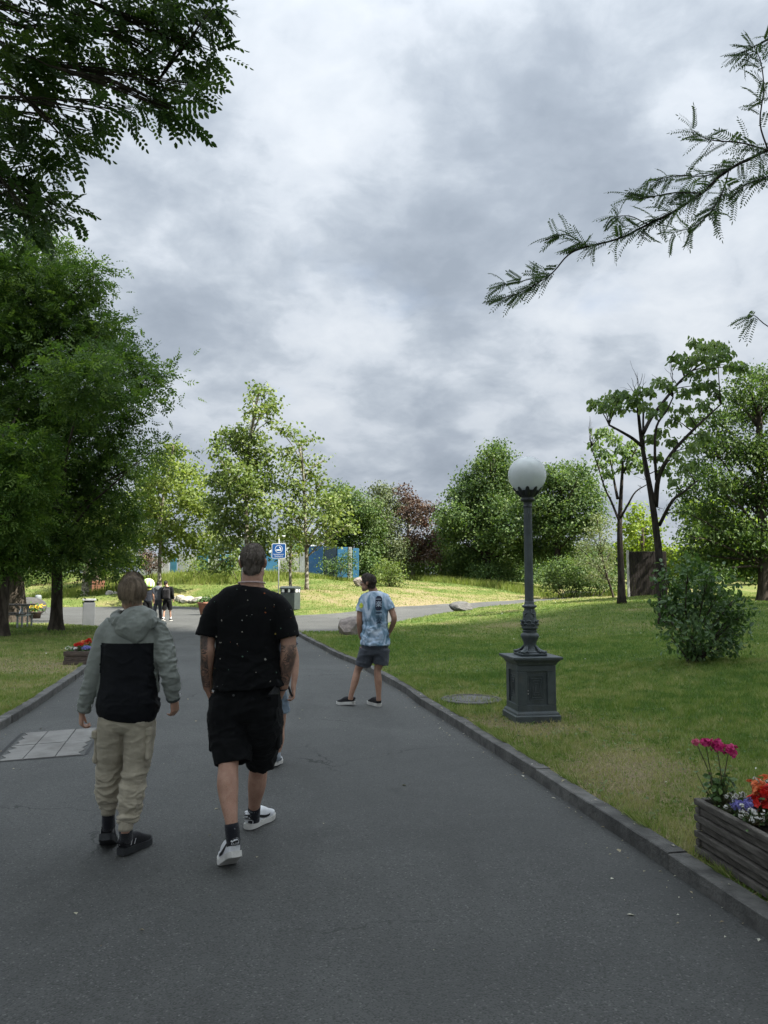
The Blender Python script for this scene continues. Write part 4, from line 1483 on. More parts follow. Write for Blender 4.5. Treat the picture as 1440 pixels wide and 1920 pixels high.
# two sparse trees with heavy drooping leaves and dead twig ends
def sparse_tree(label, base, D, stems, leaf_px, dead, r):
    base = np.asarray(base, float)
    T = thing('catalpa_tree', label, 'tree', base, 'sparse trees on the lawn rise')
    tb = MB()
    for pts, r0, r1 in stems:
        P = [at(x, y, D + dd) for x, y, dd in pts]
        if r0 >= r:
            P[0] = base - (0, 0, .1)
        pr = catmull(np.c_[np.array(P), np.linspace(r0, r1, len(P))], 4)
        if r0 >= r:
            pr[:, 3] *= 1 + .45 * np.exp(-np.maximum(pr[:, 2] - base[2], 0) / .25)
        tb.tube(pr[:, :3], pr[:, 3], n=9, ref=(1, 0, 0))
    C, rr = [], []
    stemP = np.vstack([np.array([at(x, y, D + dd) for x, y, dd in catmull(np.array(p, float), 4)]) for p, _, _ in stems])
    for x, y, rp in leaf_px:
        dd = RNG.normal(0, .5)
        c = at(x, y, D + dd)
        d = np.linalg.norm(stemP - c, axis=1) + 3 * np.maximum(stemP[:, 2] - c[2] + .1, 0) + 4 * (stemP[:, 2] < base[2] + 2)
        limb(tb, stemP[int(np.argmin(d))], c + (0, 0, .06), .022, .008, .12, 5, 5)
        C.append((c, rp * D / FPX))
    for x, y in dead:
        c = at(x, y, D + RNG.normal(0, .4))
        d = np.linalg.norm(stemP - c, axis=1)
        s0 = stemP[int(np.argmin(d))]
        limb(tb, s0, c, .016, .004, .06, 6, 4, .16)
        limb(tb, (s0 + c) / 2, c + RNG.normal(0, .18, 3), .008, .003, .05, 4, 3, .14)
    tb.build('trunk', DARK_BARK, T, smooth=True)
    Cs, tv = [], []
    U_, W_ = [], []
    for c, q in C:
        n = max(16, int(100 * (q / .28) ** 1.6))
        p = c + np.clip(RNG.normal(0, 1, (n, 3)), -1.6, 1.6) * q * (.75, .75, .5)
        out = unit((p - c) * (1, 1, .3) + RNG.normal(0, .05, (n, 3)))
        Cs.append(p)
        U_.append(unit(out * .55 + (0, 0, -.75) + RNG.normal(0, .25, (n, 3))))
        tv.append(np.clip(.5 + RNG.normal(0, .2) * .8 + RNG.normal(0, .22, n), 0, 1))
    C, U = np.vstack(Cs), np.vstack(U_)
    W = unit(np.cross(U, RNG.normal(0, 1, C.shape)))
    s = .165 * RNG.uniform(.6, 1.25, len(C))
    v, f, k = leaf_ovals(C, U, W, s, s * .68, .2)
    o = mk('crown', v, [f], CATAL, T, attrs={'tint': np.repeat(np.concatenate(tv), 6)})
    o['kind'] = 'stuff'


sparse_tree('shorter sparse tree with a slim dark trunk, left of its forked neighbour', gpt(1166, 1132, 30), 30,
            [([(1166, 1132, 0), (1164, 1060, 0), (1162, 1000, 0), (1163, 955, .1), (1166, 900, 0), (1168, 866, -.1)], .15, .04),
             ([(1160, 975, 0), (1146, 940, .3), (1134, 915, .3), (1120, 870, .2), (1108, 838, .2)], .05, .018),
             ([(1164, 970, 0), (1178, 945, -.3), (1192, 922, -.4), (1214, 908, -.5)], .05, .018),
             ([(1158, 935, 0), (1152, 905, .4), (1147, 875, .5), (1140, 850, .5)], .06, .02),
             ([(1166, 890, 0), (1180, 865, -.3), (1192, 845, -.4)], .05, .02)],
            [(1120, 815, 11), (1136, 812, 11), (1150, 826, 12), (1116, 836, 10), (1130, 852, 12), (1124, 874, 10), (1146, 862, 11), (1165, 845, 11), (1178, 858, 12), (1192, 868, 12), (1170, 880, 10), (1196, 848, 10), (1140, 890, 9), (1205, 880, 9), (1185, 835, 8)],
            [(1103, 800), (1106, 780), (1112, 800), (1102, 830), (1190, 890), (1206, 893), (1196, 910)], .15)
sparse_tree('taller sparse forked tree behind the lawn shrub, with drooping pale leaf bunches', gpt(1244, 1172, 24), 24,
            [([(1244, 1172, 0), (1238, 1070, 0), (1231, 1000, 0), (1222, 935, 0), (1214, 890, 0), (1204, 835, .1), (1198, 785, .1), (1194, 745, .1)], .135, .035),
             ([(1229, 950, 0), (1235, 895, -.3), (1258, 852, -.5), (1290, 816, -.6), (1322, 785, -.6), (1352, 758, -.6)], .085, .02),
             ([(1206, 812, 0), (1222, 782, .3), (1248, 748, .5), (1276, 714, .6), (1304, 690, .6), (1332, 668, .6)], .065, .02),
             ([(1202, 835, 0), (1186, 822, -.3), (1166, 810, -.4), (1142, 797, -.5)], .06, .03),
             ([(1208, 870, .1), (1206, 800, .5), (1206, 760, .6), (1200, 730, .6)], .045, .018),
             ([(1231, 900, -.2), (1228, 850, -.6), (1231, 800, -.7), (1250, 770, -.7), (1262, 745, -.7)], .05, .02),
             ([(1236, 985, 0), (1260, 940, -.6), (1285, 920, -.8), (1310, 900, -.8)], .06, .02)],
            [(1118, 760, 13), (1134, 764, 12), (1150, 748, 13), (1166, 742, 11), (1156, 770, 12), (1175, 762, 12), (1190, 752, 11), (1200, 735, 9), (1218, 738, 9), (1210, 765, 10), (1240, 722, 13), (1256, 728, 11), (1228, 775, 10), (1248, 765, 10),
             (1268, 672, 13), (1286, 682, 14), (1302, 645, 12), (1318, 655, 13), (1336, 650, 12), (1352, 652, 12), (1310, 675, 12), (1345, 672, 13), (1362, 668, 11), (1330, 692, 13), (1372, 688, 12), (1390, 692, 11), (1300, 705, 11),
             (1285, 740, 12), (1308, 728, 13), (1330, 722, 12), (1262, 790, 11), (1282, 770, 12), (1240, 812, 11), (1222, 825, 10), (1258, 830, 11), (1300, 790, 12), (1320, 760, 12), (1346, 740, 12), (1230, 860, 10), (1270, 860, 11), (1300, 842, 12), (1245, 885, 10), (1285, 880, 10), (1262, 905, 9), (1320, 820, 12)],
            [(1190, 700), (1184, 708), (1204, 700), (1176, 718), (1212, 715), (1222, 702), (1246, 690), (1262, 660), (1140, 795), (1262, 950), (1290, 960), (1245, 955)], .135)
tree('maple_tree', 'large dark broadleaf tree with a short trunk at the frame edge of the lawn', gpt(1433, 1128, 34), trunk_px([(1432, 1090), (1432, 1030), (1428, 950), (1424, 850), (1424, 760)], 34),
     px_clumps([(1398, 715, 22), (1436, 708, 28), (1470, 730, 40), (1378, 752, 28), (1345, 790, 30), (1410, 770, 45), (1320, 835, 26), (1365, 840, 48), (1430, 850, 55), (1490, 840, 60), (1305, 880, 26), (1340, 905, 40), (1400, 925, 55), (1470, 930, 60), (1290, 925, 22), (1285, 960, 18),
                (1330, 965, 36), (1380, 1000, 48), (1440, 1020, 50), (1320, 1010, 30), (1350, 1045, 34), (1400, 1060, 36), (1300, 1040, 24), (1290, 1005, 18), (1460, 1070, 40), (1335, 1075, 24), (1520, 1000, 60)], 34, .7, dy=1.1),
     MAPLE, r0=.26, kind='quad', size=.155, aspect=.6, dens=64, sub_r=.26, per=12, flat=.6, up=.35, droop=.6, split=2.3, tint=(.5, .32), fan=3)


# ------------------------------------------------------------------ the boughs that hang into the frame
def near_robinia():
    base = np.array([-7.2, 4.6, 0.0])
    base[2] = land(base[None, :2])[0]
    T = thing('robinia_tree', 'overhanging round-leaflet robinia bough across the upper corner of sky, dark against the clouds', 'tree', base)
    tb = MB()
    top = np.array([-6.4, 5.0, 6.6])
    tb2 = MB()
    tb.tube([base - (0, 0, .2), base + (.1, 0, 1.2), base + (.25, .1, 2.6), base + (.5, .25, 4.6), top], [.30, .22, .2, .16, .09], n=12, sub=3, ref=(1, 0, 0))
    px = [(360, 45, 40), (400, 15, 22), (395, 95, 24), (315, 55, 55), (330, 125, 42), (355, 160, 22), (255, 140, 55), (290, 195, 26), (215, 60, 65), (245, 205, 30), (320, 205, 20), (165, 130, 48), (180, 205, 30), (165, 245, 18), (95, 60, 75), (70, 150, 62), (100, 215, 40), (125, 265, 20), (40, 240, 55), (60, 310, 42), (95, 300, 22),
          (20, 360, 55), (75, 375, 36), (115, 390, 22), (30, 420, 32), (65, 410, 22), (10, 120, 70), (-60, 60, 90), (-70, 200, 100), (-60, 340, 90), (150, 20, 60), (270, 10, 50), (340, -20, 50), (200, -60, 80), (60, -60, 90), (-100, -60, 120), (300, -110, 80), (120, -160, 90), (-40, -200, 110)]
    Bs, Ds, var = [], [], []
    anchors = [top, np.array([-6.5, 4.9, 5.4]), np.array([-6.6, 4.8, 4.4])]
    for x, y, r in px:
        Y = RNG.uniform(4.3, 5.6)
        c = at(x, y, Y)
        R = r * Y / FPX
        a = anchors[int(np.argmin([abs(q[2] - c[2] - .2) for q in anchors]))]
        P = limb(tb, a, c, .010, .004, RNG.uniform(-.02, .28), 8, 5, .30)
        R *= .88
        n = int(5 + 27 * (R / .18) ** 1.55)
        d = RNG.normal(0, 1, (n, 3)) * (.62, .8, .55)
        p = c + d * R * .8
        for k in range(min(7, n)):
            limb(tb, P[-2], p[k], .006, .0025, .03, 3, 3)
        Bs.append(p)
        toward = unit(np.array([.85, .0, -.35]))
        Ds.append(unit(RNG.normal(0, .55, (n, 3)) + toward * .8 + d * .35))
        var.append(np.full(n, RNG.normal(0, 1)))
    B, D, var = np.vstack(Bs), np.vstack(Ds), np.concatenate(var)
    tb.build('trunk', BARK, T, smooth=True)
    v, f, k, own = fronds(B, D, RNG.uniform(.15, .26, len(B)), 6, .048, .027, .25, leaf_ovals)
    tv = np.repeat(np.tile(np.clip(.4 + .2 * var + RNG.normal(0, .22, len(B)), 0, 1), 13), k)
    # unseen crown clumps added above and behind the lens to darken the near road
    Cs = []
    for q in range(64):
        zc = RNG.uniform(6.0, 8.5)
        c = np.array([RNG.uniform(-7.5, 1.5), RNG.uniform(-6.0, (zc - 1.64) / .8 - 2.0), zc])
        if q % 2:
            limb(tb2, top, c, .03, .008, .1, 6, 5)
        Cs.append(c + RNG.normal(0, 1, (150, 3)) * (.55, .5, .25))
    tb2.build('bough', BARK, T, smooth=True)  # wood of the added unseen clumps
    Cs = np.vstack(Cs)
    Nq = unit(RNG.normal(0, .6, Cs.shape) + (0, 0, .8))
    Uq = unit(np.cross(Nq, RNG.normal(0, 1, Cs.shape)))
    v2, f2, k2 = leaf_ovals(Cs, Uq, np.cross(Nq, Uq), .17, .10)
    f = np.vstack([f, f2 + len(v)])
    v = np.vstack([v, v2])
    tv = np.concatenate([tv, np.repeat(RNG.uniform(0, 1, len(Cs)), k2)])
    o = mk('crown', v, [f], ROBIN, T, attrs={'tint': tv})
    o['kind'] = 'stuff'


near_robinia()


def near_honey_locust():
    base = np.array([5.6, 3.6, 0.0])
    base[2] = land(base[None, :2])[0]
    T = thing('honey_locust_tree', 'overhanging feathery honey locust bough reaching across the clouds high over the lamp', 'tree', base)
    tb = MB()
    top = np.array([4.4, 4.6, 6.2])
    tb.tube([base - (0, 0, .2), base + (-.1, .1, 1.2), base + (-.3, .3, 3.0), base + (-.8, .7, 4.8), top], [.28, .2, .17, .11, .06], n=12, sub=3, ref=(1, 0, 0))
    D0 = 4.6
    main = [(1560, 230, .3), (1440, 282, .1), (1367, 318, 0), (1315, 362, 0), (1263, 397, 0), (1214, 421, 0), (1166, 447, .05), (1102, 463, .1), (1065, 479, .1), (1033, 515, .15), (997, 538, .2), (940, 560, .25), (904, 566, .3)]
    side = [([(1367, 318, 0), (1320, 330, .25), (1262, 330, .3), (1210, 345, .3)], .006), ([(1440, 282, .1), (1390, 268, -.2), (1330, 262, -.25), (1300, 245, -.3)], .006), ([(1315, 362, 0), (1260, 362, -.2), (1205, 372, -.3), (1178, 365, -.3)], .005),
            ([(1367, 318, 0), (1355, 360, -.3), (1330, 400, -.35), (1300, 425, -.35), (1262, 436, -.3)], .005), ([(1214, 421, 0), (1180, 405, .2), (1140, 408, .3)], .004), ([(1102, 463, .1), (1060, 440, .2), (1020, 452, .2)], .004), ([(1440, 282, .1), (1425, 230, .1), (1432, 160, .1), (1420, 100, .1), (1390, 105, .1)], .006),
            ([(1500, 60, .2), (1440, 75, .2), (1400, 95, .2), (1372, 105, .2)], .006), ([(1500, 640, -.1), (1440, 612, 0), (1415, 592, 0), (1404, 596, 0)], .004), ([(1033, 515, .15), (1010, 520, .3), (965, 530, .3), (940, 535, .3)], .003), ([(1480, 300, -.2), (1440, 330, -.3), (1400, 345, -.3), (1370, 372, -.3)], .005)]
    mp = catmull(np.array([at(x, y, D0 + d) for x, y, d in main]), 5)
    mp = mp + (fbm(mp * 9, 1, 2, 5) - .5)[:, None] * (0, .0, .03)
    tb.tube(mp, np.linspace(.011, .0020, len(mp)), n=7, ref=(0, 1, .2))
    P0 = mp[0]
    tb.tube([top - (0.1, 0, 1.2), (top + P0) / 2 + (0, 0, -.4), P0], [.06, .04, .024], n=7, sub=3)
    Bs, Ds = [], []
    def along(P, n, spread, t0=0.0):
        t = RNG.uniform(t0, 1, n) * (len(P) - 1)
        i = np.minimum(t.astype(int), len(P) - 2)
        fr = (t - i)[:, None]
        b = P[i] * (1 - fr) + P[i + 1] * fr
        tg = unit(P[i + 1] - P[i])
        Bs.append(b)
        rd = RNG.normal(0, 1, (n, 3)) * (.9, .55, .9)
        Ds.append(unit(tg * .55 + rd * spread + np.array([-.25, 0, .05])))
    k = len(mp)
    along(mp[:int(k * .62)], 84, .75)
    along(mp[int(k * .55):-4], 34, .6)
    for pts, r in side:
        P = catmull(np.array([at(x, y, D0 + d) for x, y, d in pts]), 4)
        far = pts[0][1] > 600
        tb.tube(P, np.linspace(r, .002, len(P)), n=5, ref=(0, 1, .2))
        L = np.linalg.norm(np.diff(P, axis=0), axis=1).sum()
        along(P, int(L * (18 if far else 36)), .7, .1)
        if far:
            Bs[-1], Ds[-1] = Bs[-1][:6], Ds[-1][:6]
    # more of the crown, beside and above the lens
    tb.tube([top, top + (-.3, -.8, .7), top + (-1.4, -1.8, 1.1)], [.05, .04, .02], n=6, sub=3)
    for q in range(26):
        c = top + RNG.normal(0, 1, 3) * (.7, 1.0, .4) + (1.0, -.6, .7)
        limb(tb, top, c, .012, .004, .1, 4, 4)
        n = 16
        Bs.append(c + RNG.normal(0, .16, (n, 3)))
        Ds.append(unit(RNG.normal(0, 1, (n, 3)) + (0, 0, -.2)))
    Cs = []  # unseen leaf clumps added overhead to darken the near road
    for q in range(60):
        zc = RNG.uniform(6.4, 8.5)
        c = np.array([RNG.uniform(.5, 7), RNG.uniform(-6, (zc - 1.64) / .8 - 2.0), zc])
        if q % 2:
            limb(tb, top, c, .012, .005, .1, 6, 5)
        Cs.append(c + RNG.normal(0, 1, (150, 3)) * (.55, .5, .25))
    Cs = np.vstack(Cs)
    Nq = unit(RNG.normal(0, .6, Cs.shape) + (0, 0, .8))
    Uq = unit(np.cross(Nq, RNG.normal(0, 1, Cs.shape)))
    v2, f2, k2 = leaf_quads(Cs, Uq, np.cross(Nq, Uq), .18, .10)
    tb.build('trunk', DARK_BARK, T, smooth=True)
    B, D = np.vstack(Bs), np.vstack(Ds)
    v, f, kk, own = fronds(B, D, RNG.uniform(.08, .17, len(B)), 11, .027, .0080, .38, leaf_ovals, gap=.05, up=(0, -.75, .6), roll=.45)
    tv = np.repeat(np.tile(np.clip(.5 + RNG.normal(0, .25, len(B)), 0, 1), 23), kk)
    f = np.vstack([f, f2 + len(v)])
    v = np.vstack([v, v2])
    tv = np.concatenate([tv, np.repeat(RNG.uniform(0, 1, len(Cs)), k2)])
    o = mk('crown', v, [f], HONEY, T, attrs={'tint': tv})
    o['kind'] = 'stuff'
    rb = MB()


near_honey_locust()

# ------------------------------------------------------------------ lamps
IRON = mat('painted_iron', (.060, .073, .076), (.040, .051, .054), 7.0, 0.48, 0.25, 70.0, spec=.45, dirt=.45)
IRON_D = mat('dark_iron', (.022, .027, .030), (.030, .036, .038), 9.0, 0.45, 0.12, 80.0, spec=.5)


def globe_mat():
    m = bpy.data.materials.new('opal_globe')
    m.use_nodes = True
    nt = NT(m.node_tree)
    tc = nt.add('ShaderNodeTexCoord').outputs['Object']
    col = nt.mix(nt.smooth(nt.noise(tc, 7.0, 5.0, .6), .35, .7), (.76, .78, .77), (.64, .67, .665))
    p = nt.add('ShaderNodeBsdfPrincipled', Base_Color=col, Roughness=0.16)
    p.inputs['Specular IOR Level'].default_value = 0.5
    t = nt.add('ShaderNodeBsdfTranslucent', Color=(.72, .76, .77))
    nt.add('ShaderNodeOutputMaterial', Surface=nt.add('ShaderNodeMixShader', i0=.35, i1=p, i2=t))
    return m


GLOBE = globe_mat()


def make_lamp(loc, label, group, yaw=math.radians(8)):
    loc = np.asarray(loc, float)
    T = thing('globe_lamp', label, 'street lamp', loc, group)
    cz, sz = math.cos(yaw), math.sin(yaw)
    Rz = np.array([[cz, sz, 0], [-sz, cz, 0], [0, 0, 1]])
    def xf(V):
        return (np.asarray(V) * (.98, .98, .962)) @ Rz + loc
    b = MB()
    b.box((0, 0, .035), (.53, .53, .10), bev=.012)
    rings = []
    for s, z in ((.50, .085), (.49, .105), (.452, .125), (.445, .135)):
        rings.append([[-s / 2, -s / 2, z], [s / 2, -s / 2, z], [s / 2, s / 2, z], [-s / 2, s / 2, z]])
    b.ring_loft(rings)
    b.build('plinth', IRON, T, xf=xf)
    # tapered pedestal: each side a frame round a sunk panel with a stepped square
    b = MB()
    b.box((0, 0, .375), (.405, .405, .52), bev=.006)
    z0, z1, h = .128, .645, .222
    for k in range(4):
        a = k * math.pi / 2
        A = np.array([[math.cos(a), math.sin(a), 0], [-math.sin(a), math.cos(a), 0], [0, 0, 1]])
        for c, sz_ in (((0, -h + .008, z0 + .035), (.443, .022, .07)), ((0, -h + .008, z1 - .035), (.443, .022, .07)), ((-.171, -h + .008, (z0 + z1) / 2), (.098, .0215, z1 - z0 - .142)), ((.171, -h + .008, (z0 + z1) / 2), (.098, .0215, z1 - z0 - .142))):
            V0 = len(b.V)
            b.box(c, sz_, bev=.004)
            b.V[-1] = b.V[-1] @ A
    b.build('pedestal', IRON, T, xf=xf)
    for k in range(4):
        a = k * math.pi / 2
        A = np.array([[math.cos(a), math.sin(a), 0], [-math.sin(a), math.cos(a), 0], [0, 0, 1]])
        b = MB()
        cz_ = (z0 + z1) / 2
        for q, (w, hh) in enumerate(((.165, .27), (.125, .215), (.085, .16), (.045, .10))):
            t = .0075
            y = -.2025 - .004
            for c, s_ in (((0, y, cz_ + hh / 2), (w, .012, t)), ((0, y, cz_ - hh / 2), (w, .012, t)), ((-w / 2 + t / 2, y, cz_), (t, .0115, hh - t)), ((w / 2 - t / 2, y, cz_), (t, .0115, hh - t))):
                b.box(c, s_, bev=.002)
                b.V[-1] = b.V[-1] @ A
        b.build('panel', IRON, T, xf=xf)
    for c in ((-.105, -.2215, .36), (-.105, -.2215, .325)):
        b = MB()
        b.ellipsoid(c, (.007, .006, .007), n=8, m=6)
        b.build('door_bolt', mat('steel', (.5, .5, .5), None, 5, .35, metal=.9), T, xf=xf)
    b = MB()
    rings = []
    for s, z in ((.45, .648), (.46, .655), (.475, .675), (.52, .70), (.535, .705), (.535, .712), (.575, .716), (.58, .738), (.572, .744)):
        s /= 2
        rings.append([[-s, -s, z], [s, -s, z], [s, s, z], [-s, s, z]])
    b.ring_loft(rings)
    b.build('cornice', IRON, T, xf=xf)
    # foot of the column with four curled leaves
    b = MB()
    b.box((0, 0, .762), (.31, .31, .034), bev=.008)
    for k in range(4):
        a = math.pi / 4 + k * math.pi / 2
        d = np.array([math.cos(a), math.sin(a), 0])
        P = [d * r + (0, 0, z) for r, z in ((.07, .86), (.11, .815), (.155, .795), (.195, .785), (.205, .80))]
        b.tube(P, [(.014, .012), (.032, .016), (.042, .016), (.028, .013), (.012, .010)], ref=(0, 0, 1), n=8, sub=3)
        for s in (-1, 1):
            e = np.array([-d[1], d[0], 0]) * s
            b.tube([d * .12 + e * .03 + (0, 0, .80), d * .16 + e * .055 + (0, 0, .79), d * .17 + e * .075 + (0, 0, .795)], [.013, .012, .007], n=6, sub=2)
    b.build('leaf_foot', IRON, T, xf=xf, smooth=True)
    b = MB()
    b.lathe([(.125, .778), (.120, .79), (.088, .805), (.074, .83), (.070, .86), (.076, .90), (.096, .94), (.106, .965), (.105, .985), (.092, 1.00), (.078, 1.008), (.076, 1.02), (.088, 1.024), (.088, 1.034), (.074, 1.038)], (0, 0, 0), 32)
    b.build('vase', IRON, T, xf=xf, smooth=True)
    b = MB()
    b.lathe([(.076, 1.038), (.078, 1.05), (.098, 1.062), (.094, 1.075), (.086, 1.09), (.084, 1.13), (.079, 1.19), (.070, 1.25), (.064, 1.275), (.058, 1.29), (.085, 1.312), (.088, 1.318), (.086, 1.326), (.060, 1.338), (.056, 1.35), (.056, 1.37), (.050, 1.38)], (0, 0, 0), 32)
    rr = np.random.default_rng(3)
    for k in range(8):
        a = k * math.pi / 4
        for z, r, s in ((1.10, .088, 1.0), (1.135, .086, .8)):
            aa = a + (0.39 if s < 1 else 0)
            d = np.array([math.cos(aa), math.sin(aa), 0])
            e = np.array([-d[1], d[0], 0])
            b.tube([d * r - e * .03 + (0, 0, z - .008), d * (r + .012) - e * .012 + (0, 0, z + .014), d * (r + .012) + e * .014 + (0, 0, z + .012), d * (r + .004) + e * .03 + (0, 0, z - .012)], [.007, .010, .010, .006], n=6, sub=3)
        if k % 2 == 0:
            d = np.array([math.cos(a + .4), math.sin(a + .4), 0])
            e = np.array([-d[1], d[0], 0])
            b.tube([d * .071 - e * .035 + (0, 0, 1.245), d * .076 + (0, 0, 1.222), d * .071 + e * .035 + (0, 0, 1.245)], [.006, .009, .006], n=6, sub=3)
            b.ellipsoid(d * .077 + (0, 0, 1.205), (.010, .010, .016), n=8, m=6)
    b.build('ornate_shaft', IRON, T, xf=xf, smooth=True)
    b = MB()
    n = 48
    for_r = []
    for z, r in ((1.375, .052), (1.42, .0515), (2.2, .049), (2.50, .047)):
        ph = np.linspace(0, 2 * np.pi, n, endpoint=False)
        rad = r * (1 - .04 * (np.arange(n) % 4 == 0))
        for_r.append(np.stack([rad * np.cos(ph), rad * np.sin(ph), np.full(n, z)], -1))
    b.ring_loft(for_r)
    b.build('pole', IRON, T, xf=xf, smooth=False)
    b = MB()
    b.lathe([(.050, 2.498), (.054, 2.50), (.054, 2.515), (.050, 2.52), (.050, 2.555), (.054, 2.565), (.075, 2.575), (.085, 2.585), (.085, 2.60), (.070, 2.612), (.078, 2.625), (.11, 2.66), (.132, 2.69), (.138, 2.70), (.128, 2.70), (.10, 2.66)], (0, 0, 0), 28)
    for k in range(10):
        a = k * math.pi / 5
        d = np.array([math.cos(a), math.sin(a), 0])
        e = np.array([-d[1], d[0], 0])
        b.tube([d * .085 + (0, 0, 2.63), d * .128 + (0, 0, 2.675), d * .165 + (0, 0, 2.725), d * .176 + (0, 0, 2.735)], [(.018, .006), (.028, .007), (.020, .006), (.006, .004)], ref=d, n=6, sub=2)
    b.build('leaf_cup', IRON_D, T, xf=xf, smooth=True)
    b = MB()
    c = np.array([0, 0, 2.895])
    rings = [(.2245 * math.sin(t), 2.895 - .2245 * math.cos(t)) for t in np.linspace(.62, math.pi - .02, 30)]
    b.lathe(rings, (0, 0, 0), 56)
    b.build('globe', GLOBE, T, xf=xf, smooth=True)
    return T


LAMP_AT = gpt(996, 1342, 8.86)
make_lamp(LAMP_AT, 'grey iron lamp with white globe on a panelled pedestal on the near lawn', 'globe lamps')
lp2 = at(453, 1120, 42.0)
lp2[2] = 0.1
make_lamp(lp2, 'far globe lamp mostly hidden behind the head of the man in black', 'globe lamps')


def manhole():
    c = gp(884, 1312, .10)
    z = land(c[None, :2])[0] + .012
    c[2] = z
    T = thing('manhole_cover', 'round iron manhole cover with a concrete ring sunk in the grass near the lamp', 'manhole cover', c)
    b = MB()
    b.lathe([(.40, -.08), (.40, .012), (.385, .018), (.345, .018), (.34, .008), (.34, -.08)], c, 48)
    b.build('ring', mat('old_concrete', (.13, .125, .115), (.07, .068, .062), 8, .95, .6, 60, dirt=.6), T)
    b = MB()
    b.lathe([(.332, -.06), (.332, .012), (.30, .016), (.296, .010), (.27, .010), (.266, .016), (.0, .016)][:-1] + [(.004, .016)], c, 48)
    for k in range(24):
        a = k * math.pi / 12
        b.box((c[0] + .283 * math.cos(a), c[1] + .283 * math.sin(a), c[2] + .012), (.018, .014, .008), rotz=a, bev=.002)
    b.build('lid', mat('worn_iron', (.105, .10, .10), (.055, .053, .052), 14, .6, .5, 90, spec=.5, dirt=.5), T)


manhole()

# ------------------------------------------------------------------ flower boxes
WOOD = mat('weathered_board', (.150, .138, .118), (.060, .053, .045), 3.2, .92, .6, 30, stretch=(2.5, 2.5, 14), dirt=.25, contrast=(.3, .7))
WOOD_R = mat('weathered_brown_board', (.15, .115, .095), (.07, .052, .043), 3.2, .92, .6, 30, stretch=(2.5, 2.5, 14), dirt=.2, contrast=(.3, .7))
SOIL = mat('potting_soil', (.022, .016, .012), (.04, .03, .022), 30, .95, .9, 60)


def flower_box(label, P0, ux, Lx, Ly, hgt, rows, m, group):
    """box of boards: P0 one bottom corner, ux direction of the long side (unit, 2-D)"""
    ux = np.array([*unit(ux), 0])
    uy = np.array([-ux[1], ux[0], 0])
    P0 = np.asarray(P0, float)
    A = np.stack([ux, uy, [0, 0, 1]])
    T = thing('flower_box', label, 'planter', P0, group)
    bh = hgt / rows
    proto = {}
    for k in range(rows):
        for s in range(4):
            longs = s < 2
            L = Lx if longs else Ly
            out = (k % 2 == 0) == longs
            ll = L - (0 if out else .07)
            z = bh * (k + .5)
            thick = .036
            ins = 0.0 if k % 2 == (rows - 1) % 2 else .014
            if longs:
                c = np.array([Lx / 2, (thick / 2 + ins) if s == 0 else Ly - thick / 2 - ins, z])
                size = (ll, thick, bh - .007)
            else:
                c = np.array([(thick / 2 + ins) if s == 2 else Lx - thick / 2 - ins, Ly / 2, z])
                size = (thick, ll - (0.0 if out else .02), bh - .007)
            b = MB()
            b.box(c, size, bev=.004)
            V = b.V[-1]
            V += (fbm(V * 6 + k * 7 + s * 3, 1, 2, k) - .5)[:, None] * .007
            b.V[-1] = V
            b.build('board', m, T, xf=lambda V: V @ A + P0)
    b = MB()
    b.box((Lx / 2, Ly / 2, hgt * .42), (Lx - .11, Ly - .11, hgt * .80), bev=.02)
    b.build('soil', SOIL, T, xf=lambda V: V @ A + P0)
    return T, (lambda x, y, z: np.array([x, y, z]) @ A + P0)


PLANT_G = leaf_mat('bedding_leaf', (.03, .07, .018), (.06, .12, .03), (.12, .20, .05), .25, .5, .35)


def flat_petals(C, N, size, cups=5):
    """a rosette of rounded petals at every centre"""
    n = len(C)
    N = unit(N)
    U = unit(np.cross(N, RNG.normal(0, 1, (n, 3))))
    W = np.cross(N, U)
    Cs, Us, Ws = [], [], []
    for k in range(cups):
        a = 2 * np.pi * k / cups
        d = U * math.cos(a) + W * math.sin(a)
        e = unit(d + N * .35)
        Cs.append(C + e * (size * .55)[:, None])
        Us.append(e)
        Ws.append(unit(np.cross(N, d)))
    s = np.tile(size, cups)
    return leaf_ovals(np.concatenate(Cs), np.concatenate(Us), np.concatenate(Ws), s * 1.05, s * .95)


